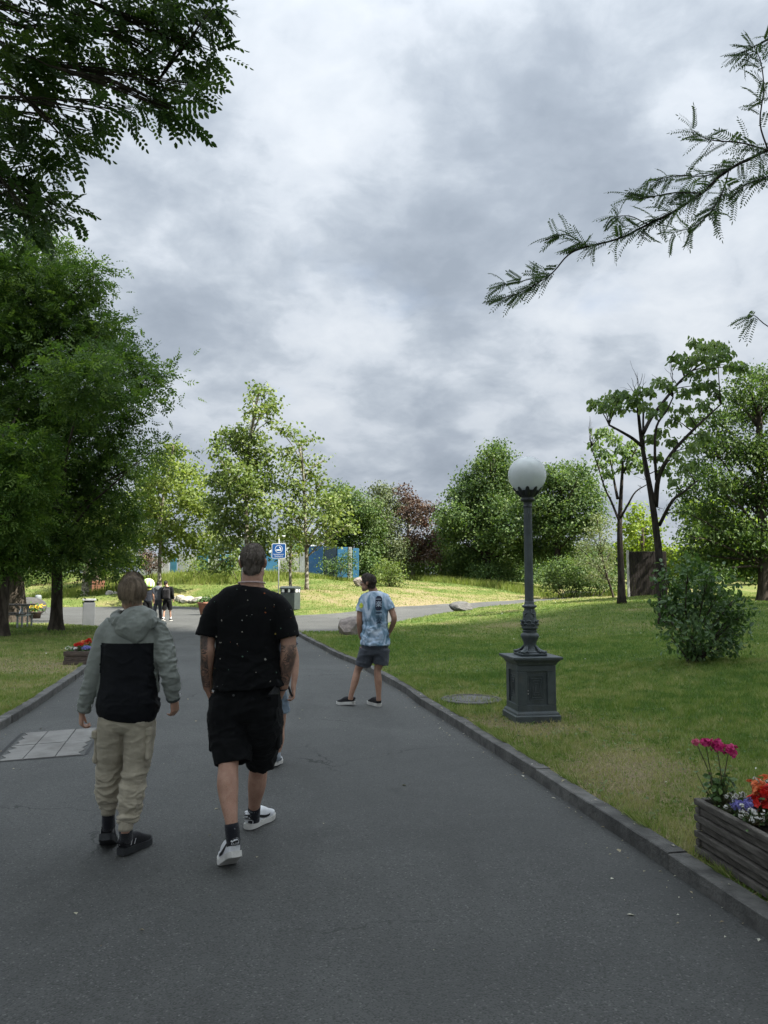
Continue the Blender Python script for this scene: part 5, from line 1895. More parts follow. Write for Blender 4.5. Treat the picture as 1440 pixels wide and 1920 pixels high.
def bedding(name, label, base, parts, group=None):
    """bedding plant: parts are (kind, centre, radius, count, size, material)"""
    T = thing(name, label, 'flower', base, group)
    sb = MB()
    for kind, c, r, n, size, m, top in parts:
        c = np.asarray(c, float)
        r = np.broadcast_to(r, 3)
        if kind == 'leaf':
            p = c + RNG.normal(0, .55, (n, 3)) * r
            o = unit(p - c + (0, 0, .02))
            N = unit(o * .5 + RNG.normal(0, .4, (n, 3)) + (0, 0, .7))
            U = unit(np.cross(N, RNG.normal(0, 1, (n, 3))))
            s = size * RNG.uniform(.6, 1.3, n)
            v, f, k = leaf_ovals(p, U, np.cross(N, U), s, s * .8, .2)
            mk('leaf', v, [f], m, T, attrs={'tint': np.repeat(np.clip(RNG.normal(.45, .25, n), 0, 1), k)})['kind'] = 'stuff'
            for q in p[:: max(1, n // 24)]:
                sb.tube([np.asarray(base), (np.asarray(base) + q) / 2 + RNG.normal(0, .008, 3), q], [.0035, .0028, .0018], n=5)
        else:
            d = rand_dirs(n, .35)
            p = c + d * r * RNG.uniform(.35, 1.35, (n, 1))
            s = size * RNG.uniform(.75, 1.25, n)
            v, f, k = flat_petals(p, d + RNG.normal(0, .2, (n, 3)), s, 5 if kind == 'petal' else 7)
            mk('blossom', v, [f], m, T, attrs={'tint': np.repeat(np.clip(RNG.normal(.5, .28, n * (len(v) // n // 6)), 0, 1), 6)[:len(v)]})['kind'] = 'stuff'
            if top:
                sb.tube([np.asarray(base), (np.asarray(base) + c) / 2 + RNG.normal(0, .01, 3), c], [.004, .0035, .003], n=6, sub=3)
                for q in p[::3]:
                    sb.tube([c - (0, 0, r[2] * .5), q], [.0015, .001], n=4)
    if sb.n:
        sb.build('stem', mat('green_stem', (.07, .10, .03), (.10, .07, .04), 12, .7), T, smooth=True)
    return T


def petal(name, a, b, c, tr=.3):
    return leaf_mat(name, a, b, c, tr, .55, .3, tcol=(1.1, 1.0, 1.0))


MAG = petal('magenta_petal', (.30, .008, .09), (.55, .02, .17), (.75, .09, .30))
PINK = petal('pink_petal', (.45, .06, .14), (.62, .12, .22), (.75, .25, .35))
VIO = petal('lilac_petal', (.16, .15, .42), (.25, .24, .58), (.40, .38, .72))
RED = petal('scarlet_petal', (.35, .006, .006), (.58, .015, .012), (.72, .05, .03))
ORA = petal('orange_petal', (.60, .10, .03), (.72, .20, .07), (.82, .36, .18))
WHI = petal('white_petal', (.55, .57, .50), (.70, .71, .66), (.82, .82, .80))
YEL = petal('yellow_petal', (.55, .38, .02), (.70, .50, .03), (.8, .62, .08))

P0 = gp(1303, 1597, .10)
P0[2] = .098
uxd = np.array([.13, -1.0])
Tn, L2W = flower_box('weathered grey slatted flower box beside the kerb, filled with mixed bedding flowers', P0, uxd, 1.7, .50, .305, 7, WOOD, 'wooden flower boxes')
top = .27


def in_box(x, y, z):
    return L2W(x, y, z)


def geranium(label, x, y, hgt, heads, mats_, leafr=.085, nleaf=70):
    b = in_box(x, y, top)
    parts = [('leaf', b + (0, 0, hgt * .42), (leafr, leafr, hgt * .22), nleaf, .042, PLANT_G, False), ('leaf', b + (0, 0, hgt * .18), (leafr * .6, leafr * .6, hgt * .18), 26, .03, PLANT_G, False)]
    for (dx, dy, dz, r, n), m in zip(heads, mats_):
        parts.append(('petal', b + (dx, dy, dz), (r, r, r * .75), n, .0135, m, True))
    return bedding('geranium', label, b, parts)


# positions from the photograph: the tall magenta geranium stands in the near end of the box
b0 = in_box(.11, .10, top)
geranium('tall magenta geranium at the far end of the slatted flower box', .11, .10, .30,
         [(at(1343, 1388, b0[1])[0] - b0[0], .0, .345, .036, 46), (at(1362, 1402, b0[1])[0] - b0[0], -.03, .325, .036, 46), (at(1325, 1378, b0[1])[0] - b0[0], .02, .355, .026, 26), (at(1308, 1376, b0[1])[0] - b0[0], .03, .36, .016, 12)], [MAG, MAG, MAG, PINK])
bb = in_box(.32, .13, top)
bedding('ageratum', 'lilac ageratum cushion next to the red begonia in the flower box', bb, [('leaf', bb + (0, 0, .03), (.08, .08, .045), 60, .03, PLANT_G, False)] +
        [('fluff', bb + (RNG.uniform(-.065, .065), RNG.uniform(-.06, .06), RNG.uniform(.065, .105)), (.020, .020, .014), 34, .0065, VIO, True) for _ in range(22)])
for k, (x, y, lab) in enumerate(((.22, .12, 'loose white alyssum between the geranium and the lilac ageratum'), (.43, .09, 'white alyssum spilling near the box front below the red begonia'), (.20, .30, 'airy white-flowered plant at the rear edge of the flower box'))):
    bb = in_box(x, y, top)
    hh = .06 if k != 2 else .14
    bedding('alyssum', lab, bb, [('leaf', bb + (0, 0, hh * .6), (.07, .07, hh * .6), 50, .016, PLANT_G, False)] +
            [('petal', bb + (RNG.uniform(-.08, .08), RNG.uniform(-.07, .07), hh + RNG.uniform(-.02, .05)), (.010, .010, .008), 10, .006, WHI, True) for _ in range(16 if k != 2 else 12)])
bb = in_box(.38, .21, top)
bedding('begonia', 'deep red begonia with large petals in the flower box', bb, [('leaf', bb + (0, 0, .05), (.07, .07, .05), 44, .045, PLANT_G, False)] +
        [('petal', bb + (RNG.uniform(-.05, .05), RNG.uniform(-.05, .05), RNG.uniform(.07, .15)), (.034, .034, .026), 7, .020, RED, True) for _ in range(10)])
bb = in_box(.30, .26, top)
bedding('begonia', 'orange begonia behind the red one in the flower box', bb, [('leaf', bb + (0, 0, .05), (.07, .07, .05), 40, .045, PLANT_G, False)] +
        [('petal', bb + (RNG.uniform(-.06, .06), RNG.uniform(-.05, .05), RNG.uniform(.13, .20)), (.036, .036, .028), 7, .019, ORA, True) for _ in range(8)])
bb = in_box(.52, .20, top)
bedding('geranium', 'pink geranium at the cut-off end of the flower box', bb, [('leaf', bb + (0, 0, .05), (.08, .08, .05), 44, .04, PLANT_G, False)] +
        [('petal', bb + (RNG.uniform(-.05, .05), RNG.uniform(-.05, .05), RNG.uniform(.09, .15)), (.028, .028, .022), 22, .013, MAG, True) for _ in range(5)])
bb = in_box(1.25, .24, top)
bedding('begonia', 'red begonia past the frame edge in the near flower box', bb, [('leaf', bb + (0, 0, .05), (.10, .10, .05), 50, .045, PLANT_G, False)] +
        [('petal', bb + (RNG.uniform(-.08, .08), RNG.uniform(-.08, .08), RNG.uniform(.09, .15)), (.026, .026, .022), 14, .018, RED, True) for _ in range(6)])

c0 = gp(118, 1246, .10)
c0[2] = .09
T2, L2W2 = flower_box('brown plank flower box with red and white flowers at the end of the lawn kerb', c0, (1.0, .10), .46, 1.1, .25, 3, WOOD_R, 'wooden flower boxes')
for x, y, m, lab, hgt in ((.10, .14, WHI, 'white trailing flowers in the front corner of the brown plank box', .04), (.25, .20, RED, 'red flowers in the middle of the brown plank box', .10), (.36, .35, RED, 'taller red flowers at the rear of the brown plank box', .20),
                          (.22, .55, ORA, 'orange-red flowers behind the white ones in the brown plank box', .12), (.34, .12, VIO, 'small violet flowers beside the red ones in the brown plank box', .05)):
    bb = L2W2(x, y, .2)
    bedding('bedding_flower', lab, bb, [('leaf', bb + (0, 0, .05 + hgt * .3), (.09, .09, .05 + hgt * .3), 34, .05, PLANT_G, False)] +
            [('petal', bb + (RNG.uniform(-.09, .09), RNG.uniform(-.09, .09), .06 + hgt * RNG.uniform(.6, 1.2)), (.03, .03, .022), 9, .018, m, False) for _ in range(8)])


# ------------------------------------------------------------------ stones
def rock(name, label, c, size, seed, m, group=None, rotz=0.0, cuts=9, sub=4):
    c = np.asarray(c, float)
    b = MB()
    b.ellipsoid((0, 0, 0), (1, 1, 1), n=36, m=24)
    V, G, _ = b.arrays()
    rr = np.random.default_rng(seed)
    for k in range(cuts):
        d = unit(rr.normal(0, 1, 3) + (0, 0, .15))
        lim = rr.uniform(.62, .86)
        t = V @ d
        V = V - np.maximum(t - lim, 0)[:, None] * d * .92
    V = V * (1 + .20 * (fbm(V * 1.7 + seed, 1, 4, seed)[:, None] - .5) + .07 * (fbm(V * 6 + seed, 1, 3, seed + 1)[:, None] - .5))
    V = V * np.asarray(size) / 2
    cz, sz = math.cos(rotz), math.sin(rotz)
    V = V @ np.array([[cz, sz, 0], [-sz, cz, 0], [0, 0, 1]])
    o = mk(name, V + c, G, m, org=c)
    return tag(o, label, 'boulder' if size[0] > .5 else 'stone', group)


PINKROCK = mat('pink_granite', (.28, .235, .205), (.165, .14, .125), 7.0, .85, .7, 30, dirt=.25, contrast=(.3, .7))
GREYROCK = mat('grey_rock', (.125, .122, .115), (.075, .073, .069), 6.0, .88, .7, 30, dirt=.3, contrast=(.3, .7))
PALEROCK = mat('pale_limestone', (.44, .41, .36), (.27, .25, .215), 6.0, .9, .6, 26, dirt=.35, contrast=(.3, .7))
p = gpt(660, 1190, 22.8)
rock('boulder', 'pinkish granite boulder on the grass tip behind the boy in tie-dye', p + (.0, .1, .20), (1.12, .9, .78), 4, PINKROCK, rotz=.3)
p = gp(860, 1149)
p = np.array([3.62, 36.6, 0]); p[2] = land(p[None, :2])[0]
rock('boulder', 'grey boulder lying at the edge of the curving path', p + (0, 0, .16), (1.15, .9, .66), 9, GREYROCK, rotz=-.2)
p = gpt(680, 1103, 55.5)
rock('boulder', 'pale boulder with a dark side next to the round field shrub', p + (0, 0, .24), (1.5, 1.0, .95), 12, PINKROCK, rotz=.1)
p = gpt(48, 1152, 38.5)
rock('boulder', 'large grey boulder behind the picnic table', p + (0, 0, .35), (2.0, 1.4, 1.25), 21, mat('shaded_rock', (.07, .068, .064), (.045, .044, .042), 6.0, .9, .7, 30), rotz=.4)  # shade put into the colour: darker than the other grey boulder
ORD = ('first', 'second', 'third', 'fourth', 'fifth', 'sixth', 'seventh', 'eighth', 'ninth', 'tenth', 'eleventh', 'twelfth', 'thirteenth', 'fourteenth', 'fifteenth', 'sixteenth')
STONE_PX = ((325, 1131, .7), (338, 1128, .9), (352, 1127, 1.0), (344, 1119, .8), (362, 1130, .8), (374, 1127, .9), (388, 1126, .8), (368, 1118, .7), (332, 1121, .6), (258, 1134, .7), (278, 1131, .7), (205, 1131, .7), (215, 1127, .5), (398, 1128, .7), (410, 1126, .8), (295, 1135, .5))
STONE_RANK = sorted(range(len(STONE_PX)), key=lambda q: STONE_PX[q][0])


def stone_label(k, px, py):
    return 'pale stone at the bank foot, %s in the row counted from the pillar bin' % ORD[STONE_RANK.index(k)]


for k, (px, py, s) in enumerate(STONE_PX):
    D = 53.5 - max(0, px - 340) * .045
    p = at(px, py, D)
    p[2] = max(land(p[None, :2])[0], 0) + .12 * s
    rock('stone', stone_label(k, px, py), p, (1.0 * s, .8 * s, .62 * s), 40 + k, PALEROCK, 'pale stones along the bank foot', rotz=RNG.uniform(0, 3), cuts=7)
for k, (px, py, D, s) in enumerate(((800, 1076, 72.5, 1.0), (812, 1078, 72.5, .9), (790, 1080, 72, .7), (820, 1073, 73, .8), (805, 1069, 74, .7))):
    p = gpt(px, py + 4, D)
    rock('stone', 'pale stone, %s counted along the low heap at the gap in the tree belt' % ORD[(2, 3, 1, 4, 0)[k] if k < 5 else k], p + (0, 0, .2), (1.0 * s, .8 * s, .7 * s), 70 + k, PALEROCK, 'stones heaped at the gap in the trees', rotz=RNG.uniform(0, 3), cuts=7)


# ------------------------------------------------------------------ bins, sign, pot
def grey_bin():
    c = gpt(166, 1171, 28.6)
    c[2] = max(c[2], .03)
    T = thing('pillar_bin', 'pale grey metal pillar with a light cap at the corner of the tree lawn', 'bin', c)
    m = mat('grey_sheet_metal', (.20, .21, .22), (.17, .18, .19), 3, .5, .05, 40, spec=.4, dirt=.15)
    A = MB()
    A.box(c + (0, 0, .40), (.42, .42, .86), rotz=.35, bev=.012)
    A.build('body', m, T)
    A = MB()
    A.box(c + (0, 0, .865), (.36, .36, .07), rotz=.35, bev=.006)
    A.build('slot', IRON_D, T)
    A = MB()
    A.box(c + (0, 0, .93), (.47, .47, .07), rotz=.35, bev=.012)
    A.build('cap', mat('pale_cap', (.42, .43, .44), None, 4, .5, dirt=.1), T)


grey_bin()


def green_bin():
    c = np.array([*at(544, 1150, 40.3)[:2], 0.0])
    c[2] = max(0.0, land(c[None, :2])[0])
    T = thing('litter_bin', 'dark green-grey double litter bin with white stickers beside the blue sign', 'bin', c)
    m = mat('bin_green', (.055, .068, .065), (.045, .056, .054), 4, .5, .05, 40, spec=.45, dirt=.12)
    a = -.55
    cz, sz = math.cos(a), math.sin(a)
    Rz = np.array([[cz, sz, 0], [-sz, cz, 0], [0, 0, 1]])
    xf = lambda V: np.asarray(V) @ Rz + c
    b = MB()
    b.box((0, 0, .46), (.95, .50, .86), bev=.02)
    b.build('body', m, T, xf=xf)
    b = MB()
    for s in (-1, 1):
        b.box((s * .44, 0, 1.0), (.07, .48, .22), bev=.01)
    for s in (-1, 1):
        b.box((0, s * .225, 1.0), (.06, .03, .22), bev=.006)
    b.box((0, 0, .98), (.80, .30, .18), bev=.01)
    b.build('opening', IRON_D, T, xf=xf)
    b = MB()
    rings = []
    for x in (-.5, .5):
        rings.append([[x, y, z] for y, z in ((-.27, 1.09), (-.27, 1.15), (-.2, 1.215), (0, 1.24), (.2, 1.215), (.27, 1.15), (.27, 1.09))])
    b.ring_loft(rings)
    b.build('lid', m, T, xf=xf)
    for x, y, w, ax in ((-.28, -.262, .17, 0), (.12, -.262, .12, 0), (.482, -.08, .17, 1), (.482, .13, .10, 1)):
        b = MB()
        b.box((x, y, 1.0), (w, .006, .15) if not ax else (.006, w, .15), bev=.002)
        b.build('sticker', mat('white_sticker', (.75, .76, .74), (.6, .6, .58), 30, .5), T, xf=xf)


green_bin()


def sign():
    c = np.array([*at(522, 1112, 41.5)[:2], 0.0])
    c[2] = max(0.0, land(c[None, :2])[0])
    T = thing('sign_post', 'blue smoking area sign on a thin steel pole beside the litter bin', 'sign', c)
    b = MB()
    b.tube([c - (0, 0, .2), c + (0, 0, 3.70)], [.03, .03], n=14, ref=(1, 0, 0))
    b.build('pole', mat('galvanised_steel', (.36, .37, .38), (.28, .29, .3), 9, .45, metal=.4), T, smooth=True)
    zc = at(523, 1033, 41.5)[2]
    W, H_ = .76, .80
    def xf(V):
        V = np.asarray(V, float)
        return np.stack([c[0] + V[:, 0], c[1] - .036 + V[:, 2] * 0 + V[:, 1], zc + V[:, 2]], -1)
    def rrect(w, h, r, k=5):
        o = []
        for cx, cy, a0 in ((w / 2 - r, h / 2 - r, 0), (-w / 2 + r, h / 2 - r, 90), (-w / 2 + r, -h / 2 + r, 180), (w / 2 - r, -h / 2 + r, 270)):
            for q in range(k + 1):
                a = math.radians(a0 + 90 * q / k)
                o.append((cx + r * math.cos(a), cy + r * math.sin(a)))
        return o
    white = mat('sign_white', (.78, .80, .80), (.74, .76, .76), 6, .45)
    b = MB()
    b.prism(rrect(W, H_, .07), .004, -.012, lambda u, v, d: (u, d, v))
    b.build('plate', white, T, xf=xf)
    b = MB()
    b.prism(rrect(W - .05, H_ - .05, .055), -.012, -.016, lambda u, v, d: (u, d, v))
    b.build('blue_face', mat('sign_blue', (.012, .075, .24), (.012, .07, .22), 6, .4), T, xf=xf)
    ring_o = [(.205 * math.cos(a), .10 + .205 * math.sin(a)) for a in np.linspace(0, 2 * np.pi, 40, endpoint=False)]
    ring_i = [(.185 * math.cos(a), .10 + .185 * math.sin(a)) for a in np.linspace(0, 2 * np.pi, 40, endpoint=False)]
    V = np.array([(u, -.0195, v) for u, v in ring_o + ring_i])
    j = np.arange(40)
    b = MB()
    b.raw(V, np.stack([j, (j + 1) % 40, 40 + (j + 1) % 40, 40 + j], -1))
    # cigarette in an ash tray with a puff of smoke
    for x0, x1 in ((-.135, -.055), (-.048, .045), (.052, .135)):
        b.prism([(x0, .015), (x1, .015), (x1, .075), (x0, .085)], -.0165, -.0195, lambda u, v, d: (u, d, v))
    b.prism([(.02, .24), (.055, .215), (.12, .14), (.135, .105), (.10, .10), (.065, .125), (.035, .17), (.02, .21)], -.0165, -.0195, lambda u, v, d: (u, d, v))
    for txt, sz_, zz in (('Raucherbereich', .088, -.185), ('Smoking Area', .080, -.285)):
        tv, tf = text_mesh(txt, sz_)
        b.raw(np.stack([tv[:, 0], np.full(len(tv), -.0185), zz + tv[:, 1]], -1), tf)
    b.build('lettering', white, T, xf=xf)


sign()


def terracotta():
    c = np.array([*gp(388, 1153)[:2], 0.0])
    c = np.array([-8.75, 38.0, 0.0])
    T = thing('plant_pot', 'terracotta tub with trailing plant standing on the asphalt past the walkers', 'plant pot', c)
    b = MB()
    b.lathe([(.24, 0), (.27, .05), (.37, .52), (.41, .55), (.41, .62), (.385, .63), (.37, .55), (.02, .53)], c, 28)
    b.build('pot', mat('terracotta', (.30, .135, .085), (.22, .10, .065), 6, .85, .3, 40, dirt=.3), T, smooth=True)
    n = 260
    p_ = c + (0, 0, .72) + RNG.normal(0, 1, (n, 3)) * (.2, .2, .09)
    N = unit(RNG.normal(0, .6, (n, 3)) + (0, 0, .7))
    U = unit(np.cross(N, RNG.normal(0, 1, (n, 3))))
    v, f, k = leaf_ovals(p_, U, np.cross(N, U), RNG.uniform(.07, .13, n), RNG.uniform(.05, .09, n))
    mk('foliage', v, [f], PLANT_G, T, attrs={'tint': np.repeat(RNG.uniform(0, .8, n), 6)})['kind'] = 'stuff'


terracotta()


def picnic_table():
    c = np.array([-13.15, 26.6, 0.0])
    c[2] = land(c[None, :2])[0]
    T = thing('picnic_table', 'dark wooden picnic table with pale metal legs under the locust trees', 'picnic table', c)
    a = .10
    cz, sz = math.cos(a), math.sin(a)
    Rz = np.array([[cz, sz, 0], [-sz, cz, 0], [0, 0, 1]])
    xf = lambda V: np.asarray(V) @ Rz + c
    m = mat('picnic_board', (.13, .115, .10), (.08, .07, .06), 3, .85, .4, 30, stretch=(2, 12, 12), dirt=.2)
    ms = mat('picnic_steel', (.36, .39, .40), (.28, .30, .31), 5, .5, spec=.5, metal=.2)
    for y in (-.30, -.15, 0, .15, .30):
        b = MB()
        b.box((0, y, .765), (2.0, .138, .045), bev=.006)
        b.build('board', m, T, xf=xf)
    for s in (-1, 1):
        for y in (.60, .745):
            b = MB()
            b.box((0, s * y, .455), (2.0, .135, .045), bev=.006)
            b.build('seat_board', m, T, xf=xf)
    for x in (-.78, .78):
        for s in (-1, 1):
            b = MB()
            b.tube([(x, s * .67, 0), (x, s * .67, .43)], [.035, .035], n=8)
            b.build('leg', ms, T, xf=xf)
            b = MB()
            b.tube([(x, s * .26, 0), (x, s * .26, .74)], [.032, .032], n=8)
            b.build('leg', ms, T, xf=xf)
        b = MB()
        b.box((x, 0, .405), (.05, 1.55, .055), bev=.006)
        b.box((x, 0, .715), (.05, .74, .05), bev=.006)
        b.build('cross_bar', ms, T, xf=xf)
        for p0, p1 in (((x, -.62, .40), (x, -.30, .70)), ((x, .62, .40), (x, .30, .70)), ((x * .98, .02, .43), (x * .55, .02, .73))):
            b = MB()
            b.tube([p0, p1], [.02, .02], n=6)
            b.build('brace', ms, T, xf=xf)


picnic_table()

# yellow flower tub and grey post beyond the picnic table
c = np.array([-15.6, 34.5, 0.0]); c[2] = land(c[None, :2])[0]
bt = MB()
T = thing('flower_tub', 'low tub of yellow flowers seen past the picnic table', 'planter', c)
bt.lathe([(.26, 0), (.30, .36), (.33, .38), (.31, .4), (.28, .36), (.02, .34)], c, 20)
bt.build('tub', mat('brown_tub', (.09, .065, .045), (.06, .04, .03), 6, .9), T, smooth=True)
n = 120
v, f, k = leaf_ovals(c + (0, 0, .52) + RNG.normal(0, 1, (n, 3)) * (.22, .22, .08), rand_dirs(n), rand_dirs(n), .12, .08)
mk('foliage', v, [f], PLANT_G, T, attrs={'tint': np.repeat(RNG.uniform(0, 1, n), 6)})['kind'] = 'stuff'
v, f, k = flat_petals(c + (0, 0, .60) + RNG.normal(0, 1, (60, 3)) * (.2, .2, .05), rand_dirs(60, 1.0), np.full(60, .045))
mk('blossom', v, [f], YEL, T, attrs={'tint': RNG.uniform(0, 1, len(v))})['kind'] = 'stuff'
c = np.array([*at(71, 1140, 42)[:2], 0.0]); c[2] = 0.0
b = MB()
b.lathe([(.17, 0), (.17, .78), (.16, .86), (.11, .90), (.01, .91)], c, 20)
o = b.build('bollard', mat('pale_bollard', (.20, .225, .225), (.16, .18, .18), 4, .6), org=c, smooth=True)
tag(o, 'pale round-topped bollard between the two locust trunks', 'bollard')
c = gpt(184, 1112, 60)
T = thing('timber_box', 'reddish brown timber box on the slope beside the brown trunk', 'box', c)
for k in range(4):
    b = MB()
    b.box(c + (0, 0, .12 + .23 * k), (.9, .8, .215), rotz=.3, bev=.01)
    b.build('board', mat('red_timber', (.26, .12, .07), (.17, .08, .05), 4, .85, stretch=(2, 2, 10)), T)


# ------------------------------------------------------------------ walls and screens
def hoarding():
    y = 64.0
    c = at(330, 1076, y)
    c[2] = 2.0
    T = thing('painted_wall', 'long low wall of blue and white painted panels behind the plane trees', 'wall', c)
    blue = mat('panel_blue', (.008, .048, .115), (.006, .038, .095), 1.2, .55, .1, 30, dirt=.15)
    teal = mat('panel_teal', (.03, .12, .17), (.02, .09, .14), 1.2, .6, .1, 30, dirt=.2)
    sky_b = mat('panel_bright_blue', (.04, .15, .27), (.03, .12, .23), 1.2, .55, dirt=.1)
    dark = mat('panel_navy', (.010, .024, .040), (.007, .018, .03), 1.2, .55, dirt=.1)
    wht = mat('panel_white', (.30, .31, .30), (.23, .24, .24), 1.2, .6, dirt=.25)
    gry = mat('panel_grey', (.25, .27, .27), (.18, .20, .20), 1.2, .6, dirt=.3)
    for x0, x1, m, t0 in ((262, 286, gry, 1044), (287, 317, wht, 1044), (318, 331, teal, 1038), (332, 352, gry, 1038), (353, 366, wht, 1039), (367, 390, teal, 1039), (391, 409, wht, 1040), (410, 436, sky_b, 1040), (437, 452, wht, 1038), (453, 474, gry, 1038), (475, 496, blue, 1038), (497, 522, sky_b, 1036),
                         (523, 560, wht, 1034), (561, 577, gry, 1036), (578, 606, blue, 1024), (607, 631, dark, 1026), (632, 652, sky_b, 1026), (653, 660, wht, 1026), (661, 673, sky_b, 1028)):
        a, b_ = at(x0, 1079, y), at(x1, 1079, y)
        zt = at(x0, t0, y)[2]
        z0 = min(land(np.array([[a[0], y]]))[0], a[2]) - .3
        b = MB()
        b.box(((a[0] + b_[0]) / 2, y + RNG.uniform(0, .06), (z0 + zt) / 2), (b_[0] - a[0] - .03, .12, zt - z0), bev=.015)
        b.build('panel', m, T)


hoarding()


def far_hall():
    y = 92.0
    a, b_ = at(372, 1030, y), at(575, 1030, y)
    zt = at(420, 1008, y)[2]
    cx, w = (a[0] + b_[0]) / 2, b_[0] - a[0]
    c = np.array([cx, y + 5, 2.2])
    T = thing('hall', 'pale flat-roofed hall glimpsed through the plane trees', 'building', c)
    b = MB()
    b.box((cx, y + 5, (2.0 + zt) / 2 - .5), (w, 10, zt - 2.0 + 1), bev=.05)
    b.build('wall', mat('hall_wall', (.62, .66, .68), (.55, .58, .60), .6, .7, dirt=.1), T)
    b = MB()
    b.box((cx, y + 5, zt + .12), (w + .8, 10.8, .25), bev=.05)
    b.build('roof', mat('hall_roof', (.55, .56, .56), (.45, .46, .46), .6, .6), T)
    for k in range(6):
        b = MB()
        b.box((cx - w / 2 + (k + .5) * w / 6, y - .03, zt - 1.3), (w / 8, .12, 1.0), bev=.02)
        b.build('window', mat('hall_glass', (.10, .16, .20), (.14, .2, .24), 2, .15, spec=.6), T)


far_hall()


def screen():
    D = 38.0
    a, b_ = at(1181, 1114, D), at(1252, 1114, D)
    zt = at(1181, 1034, D)[2]
    zb = land(np.array([[a[0], D]]))[0] - .1
    c = np.array([a[0], D, zb])
    T = thing('board_screen', 'dark brown tongue-and-groove screen with a pale post between the sparse trees', 'fence', c)
    m = mat('brown_board', (.015, .010, .008), (.010, .007, .0055), 4, .6, .25, 30, stretch=(14, 2, 1.2))
    n = 14
    w = (b_[0] - a[0]) / n
    proto = None
    for k in range(n):
        if proto is None:
            b = MB()
            b.box((a[0] + w / 2, D, (zb + zt) / 2), (w - .012, .045, zt - zb), bev=.006)
            proto = b.build('board', m, T)
        else:
            o = proto.copy()
            COL.objects.link(o)
            o.parent = T
            o.location = (k * w, RNG.uniform(-.004, .004), RNG.uniform(-.008, .008))
    b = MB()
    b.box((a[0] - .06, D - .01, (zb + zt) / 2 + .02), (.10, .10, zt - zb + .06), bev=.012)
    b.build('post', mat('pale_post', (.46, .45, .42), (.36, .35, .33), 4, .7), T)
    b = MB()
    b.box(((a[0] + b_[0]) / 2, D + .06, zt - .25), (b_[0] - a[0], .05, .08), bev=.01)
    b.box(((a[0] + b_[0]) / 2, D + .06, zb + .35), (b_[0] - a[0], .05, .08), bev=.01)
    b.build('rail', m, T)


screen()

# thin stakes
c = gpt(270, 1062, 56)
b = MB()
b.tube([at(269, 1066, 57), at(299, 1042, 54.2)], [.03, .03], n=8)
o = b.build('tree_stake', mat('pale_stake', (.5, .48, .42), (.38, .36, .31), 5, .8), org=at(269, 1066, 57))
tag(o, 'slanting pale prop leaning against the sunlit plane tree trunk', 'stake')
c = gpt(797, 1082, 71)
b = MB()
b.tube([c, c + (0, 0, 2.0)], [.05, .05], n=8)
o = b.build('marker_post', mat('pale_stake', (.5, .48, .42)), org=c)
tag(o, 'thin pale upright post at the gap in the tree belt', 'post')

# ------------------------------------------------------------------ people
def skin_mat(name, c1, c2, hair=0.0, tattoo=None):
    m = bpy.data.materials.new(name)
    m.use_nodes = True
    nt = NT(m.node_tree)
    tc = nt.add('ShaderNodeTexCoord').outputs['Object']
    n = nt.noise(tc, 14.0, 5.0, .6)
    col = nt.mix(nt.smooth(n, .35, .65), c1, c2)
    blot = nt.smooth(nt.noise(tc, 38.0, 4.0, .6), .45, .7)
    col = nt.mix(nt.math('MULTIPLY', blot, .25), col, (c2[0] * .95, c2[1] * .72, c2[2] * .68))
    if hair:
        hn = nt.smooth(nt.noise(nt.vec('MULTIPLY', tc, (1, 1, .25)), 260.0, 3.0, .7), .56, .68)
        sep = nt.add('ShaderNodeSeparateXYZ', i0=tc)
        low = nt.math('SUBTRACT', 1.0, nt.smooth(sep.outputs[2], .45, .60))
        col = nt.mix(nt.math('MULTIPLY', nt.math('MULTIPLY', hn, low), hair), col, (.07, .045, .03))
    if tattoo:
        # inked sleeves: dark swirls with skin showing between, from the wrist upwards
        a = nt.add('ShaderNodeAttribute', {'attribute_name': 'ink'})
        w = nt.noise(tc, 13.0, 5.0, .62, 1.6)
        lines = nt.math('ABSOLUTE', nt.math('SUBTRACT', w, .5))
        l2 = nt.math('SUBTRACT', 1.0, nt.smooth(lines, .012, .06))
        fill = nt.smooth(nt.noise(tc, 9.0, 4.0, .6, .8), .42, .60)
        ink = nt.math('MAXIMUM', nt.math('MULTIPLY', l2, .9), nt.math('MULTIPLY', fill, .72))
        col = nt.mix(nt.math('MULTIPLY', ink, a.outputs['Fac']), col, (.035, .038, .040))
    p = nt.add('ShaderNodeBsdfPrincipled', Base_Color=col, Roughness=.52)
    p.inputs['Specular IOR Level'].default_value = .38
    p.inputs['Subsurface Weight'].default_value = .06
    p.inputs['Subsurface Radius'].default_value = (.012, .005, .003)
    nt.set(p.inputs['Normal'], nt.add('ShaderNodeBump', Strength=.25, Distance=.004, Height=nt.noise(tc, 120.0, 3.0, .6)))
    nt.add('ShaderNodeOutputMaterial', Surface=p)
    return m


def cloth(name, c1, c2=None, rough=.9, bump=.35, bscale=420, sheen=.15, scale=10, **k):
    return mat(name, c1, c2, scale, rough, bump, bscale, spec=.18, sheen=sheen, **k)


